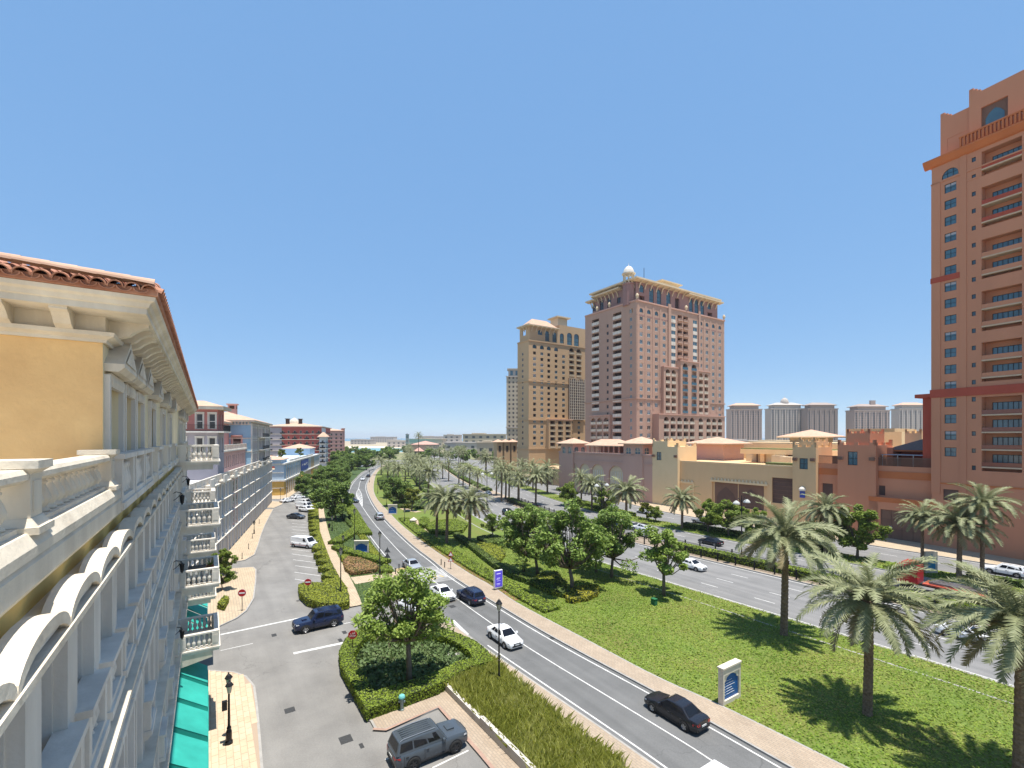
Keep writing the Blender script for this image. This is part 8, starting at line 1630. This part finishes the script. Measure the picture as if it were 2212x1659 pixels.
# fountain, path, boulders
c = Vector(((679 - CX) / FP * 186, 186, .13)); t = thing('tiered_fountain', 'white tiered fountain rising among the far garden trees', 'fountain', c, 0); m = MB(); m.lathe([(3.2, 0), (3.3, .7), (3.0, .8), (2.9, .5), (.5, .5), (.4, 2.0), (1.7, 2.4), (1.75, 2.55), (.35, 2.6), (.3, 3.6), (.9, 3.9), (.25, 4.0), (.35, 4.6), (.2, 5.2), (.05, 5.4)], 16); m.build('stone_tiers', M_SWH, t); m = MB(); m.lathe([(2.85, .62), (.45, .63)], 16, cap=False); m.build('water', mw, t)
pth = MB(); A = smooth_line(G([(893,1124),(905,1140),(925,1158),(950,1175),(985,1196)], .11)); strip(pth, offset(A, -1.0), offset(A, 1.0), .13); A = smooth_line(G([(850,1064),(862,1068),(870,1080),(862,1094),(880,1102),(905,1106)], .11)); strip(pth, offset(A, -1.0), offset(A, 1.0), .131); struct('white_garden_path', pth, M_PAVE)
c = g(893, 1129, .11); bm = bmesh.new(); bmesh.ops.create_icosphere(bm, subdivisions=3, radius=.85)
for v in bm.verts: v.co *= 1 + .18 * math.sin(v.co.x * 5 + 1) * math.cos(v.co.y * 4) + .1 * math.sin(v.co.z * 7); v.co.z *= .85
me = bpy.data.meshes.new('boulder'); bm.to_mesh(me); bm.free(); me.materials.append(M_FRAME); tag(ob('boulder', me, None, T(c.x, c.y, .6)), 'pale rock at the start of the white garden path', 'rock')
# planting on the middle left pavement, balcony furniture
for k, (x, y, s_, lab) in enumerate([(480, 1275, .45, 'small leafy tree in a planter by the balcony stack'), (486, 1240, .52, 'light green pavement tree behind the lower balconies')]): tree('l0', g(x, y, .13), s_, lab, 'small trees on the middle pavement')
hedge('low green shrubs in a bed at the foot of the balconies', G([(470,1318),(484,1300),(494,1303),(484,1322)]), .7, H_LIME, .16, 60)
tb_ = thing('balcony_table', 'black table on the third balcony from the top', 'table', W(39.2, .6, 10.6), ANG); m = MB(); m.box(-.9, .9, -.5, .5, .7, .75); m.build('table_top', M_BLACK, tb_)
for x in (-.8, .8):
    for y in (-.4, .4): m = MB(); m.box(x - .03, x + .03, y - .03, y + .03, 0, .7); m.build('leg', M_BLACK, tb_)
for k, px_ in enumerate((.05, .75)):
    ch = thing('balcony_chair', ['white balcony chair nearer the balcony edge', 'white balcony chair nearer the wall'][k], 'chair', W(38.1, px_, 10.6), ANG, 'chairs on the third balcony'); m = MB(); m.box(-.22, .22, -.22, .22, .42, .46); m.build('seat', M_SWH, ch); m = MB(); m.box(-.24, -.2, -.22, .22, .46, .95); m.build('backrest', M_SWH, ch)
    for x in (-.2, .2):
        for y in (-.2, .2): m = MB(); m.box(x - .02, x + .02, y - .02, y + .02, 0, .42); m.build('leg', M_BLACK, ch)
pp = thing('potted_plant', 'spiky plant in a terracotta pot on the third balcony', 'plant', W(40.6, -.2, 10.6), ANG); m = MB(); m.lathe([(.2, 0), (.28, .5), (.31, .52), (.26, .55)], 12); m.build('pot', M_TILE, pp)
m = MB()
for k in range(26): a = k * 2.4; e = .4 + .5 * ((k * 7) % 5) / 5; m.add([(-.03 * math.sin(a), .03 * math.cos(a), .5), (.03 * math.sin(a), -.03 * math.cos(a), .5), (e * math.cos(a), e * math.sin(a), .7 + .6 * ((k * 3) % 7) / 7)], [(0, 1, 2)])
m.build('leaves', L_MID, pp)
# ================================================================ thin desert haze
hv = bpy.data.materials.new('haze_air'); hv.use_nodes = True; t_ = hv.node_tree; t_.nodes.clear(); ho = t_.nodes.new('ShaderNodeOutputMaterial'); pv = t_.nodes.new('ShaderNodeVolumePrincipled')
pv.inputs['Density'].default_value = 0.0001; pv.inputs['Color'].default_value = (0.86, 0.92, 1.0, 1); pv.inputs['Anisotropy'].default_value = 0.2; t_.links.new(pv.outputs[0], ho.inputs['Volume'])
m = MB(); m.box(-9100, 9100, -450, 12100, -1.1, 112); hz_o = m.build('haze', hv); hz_o['kind'] = 'stuff'; hz_o['label'] = 'thin pale haze over the whole scene'; hz_o['category'] = 'haze'
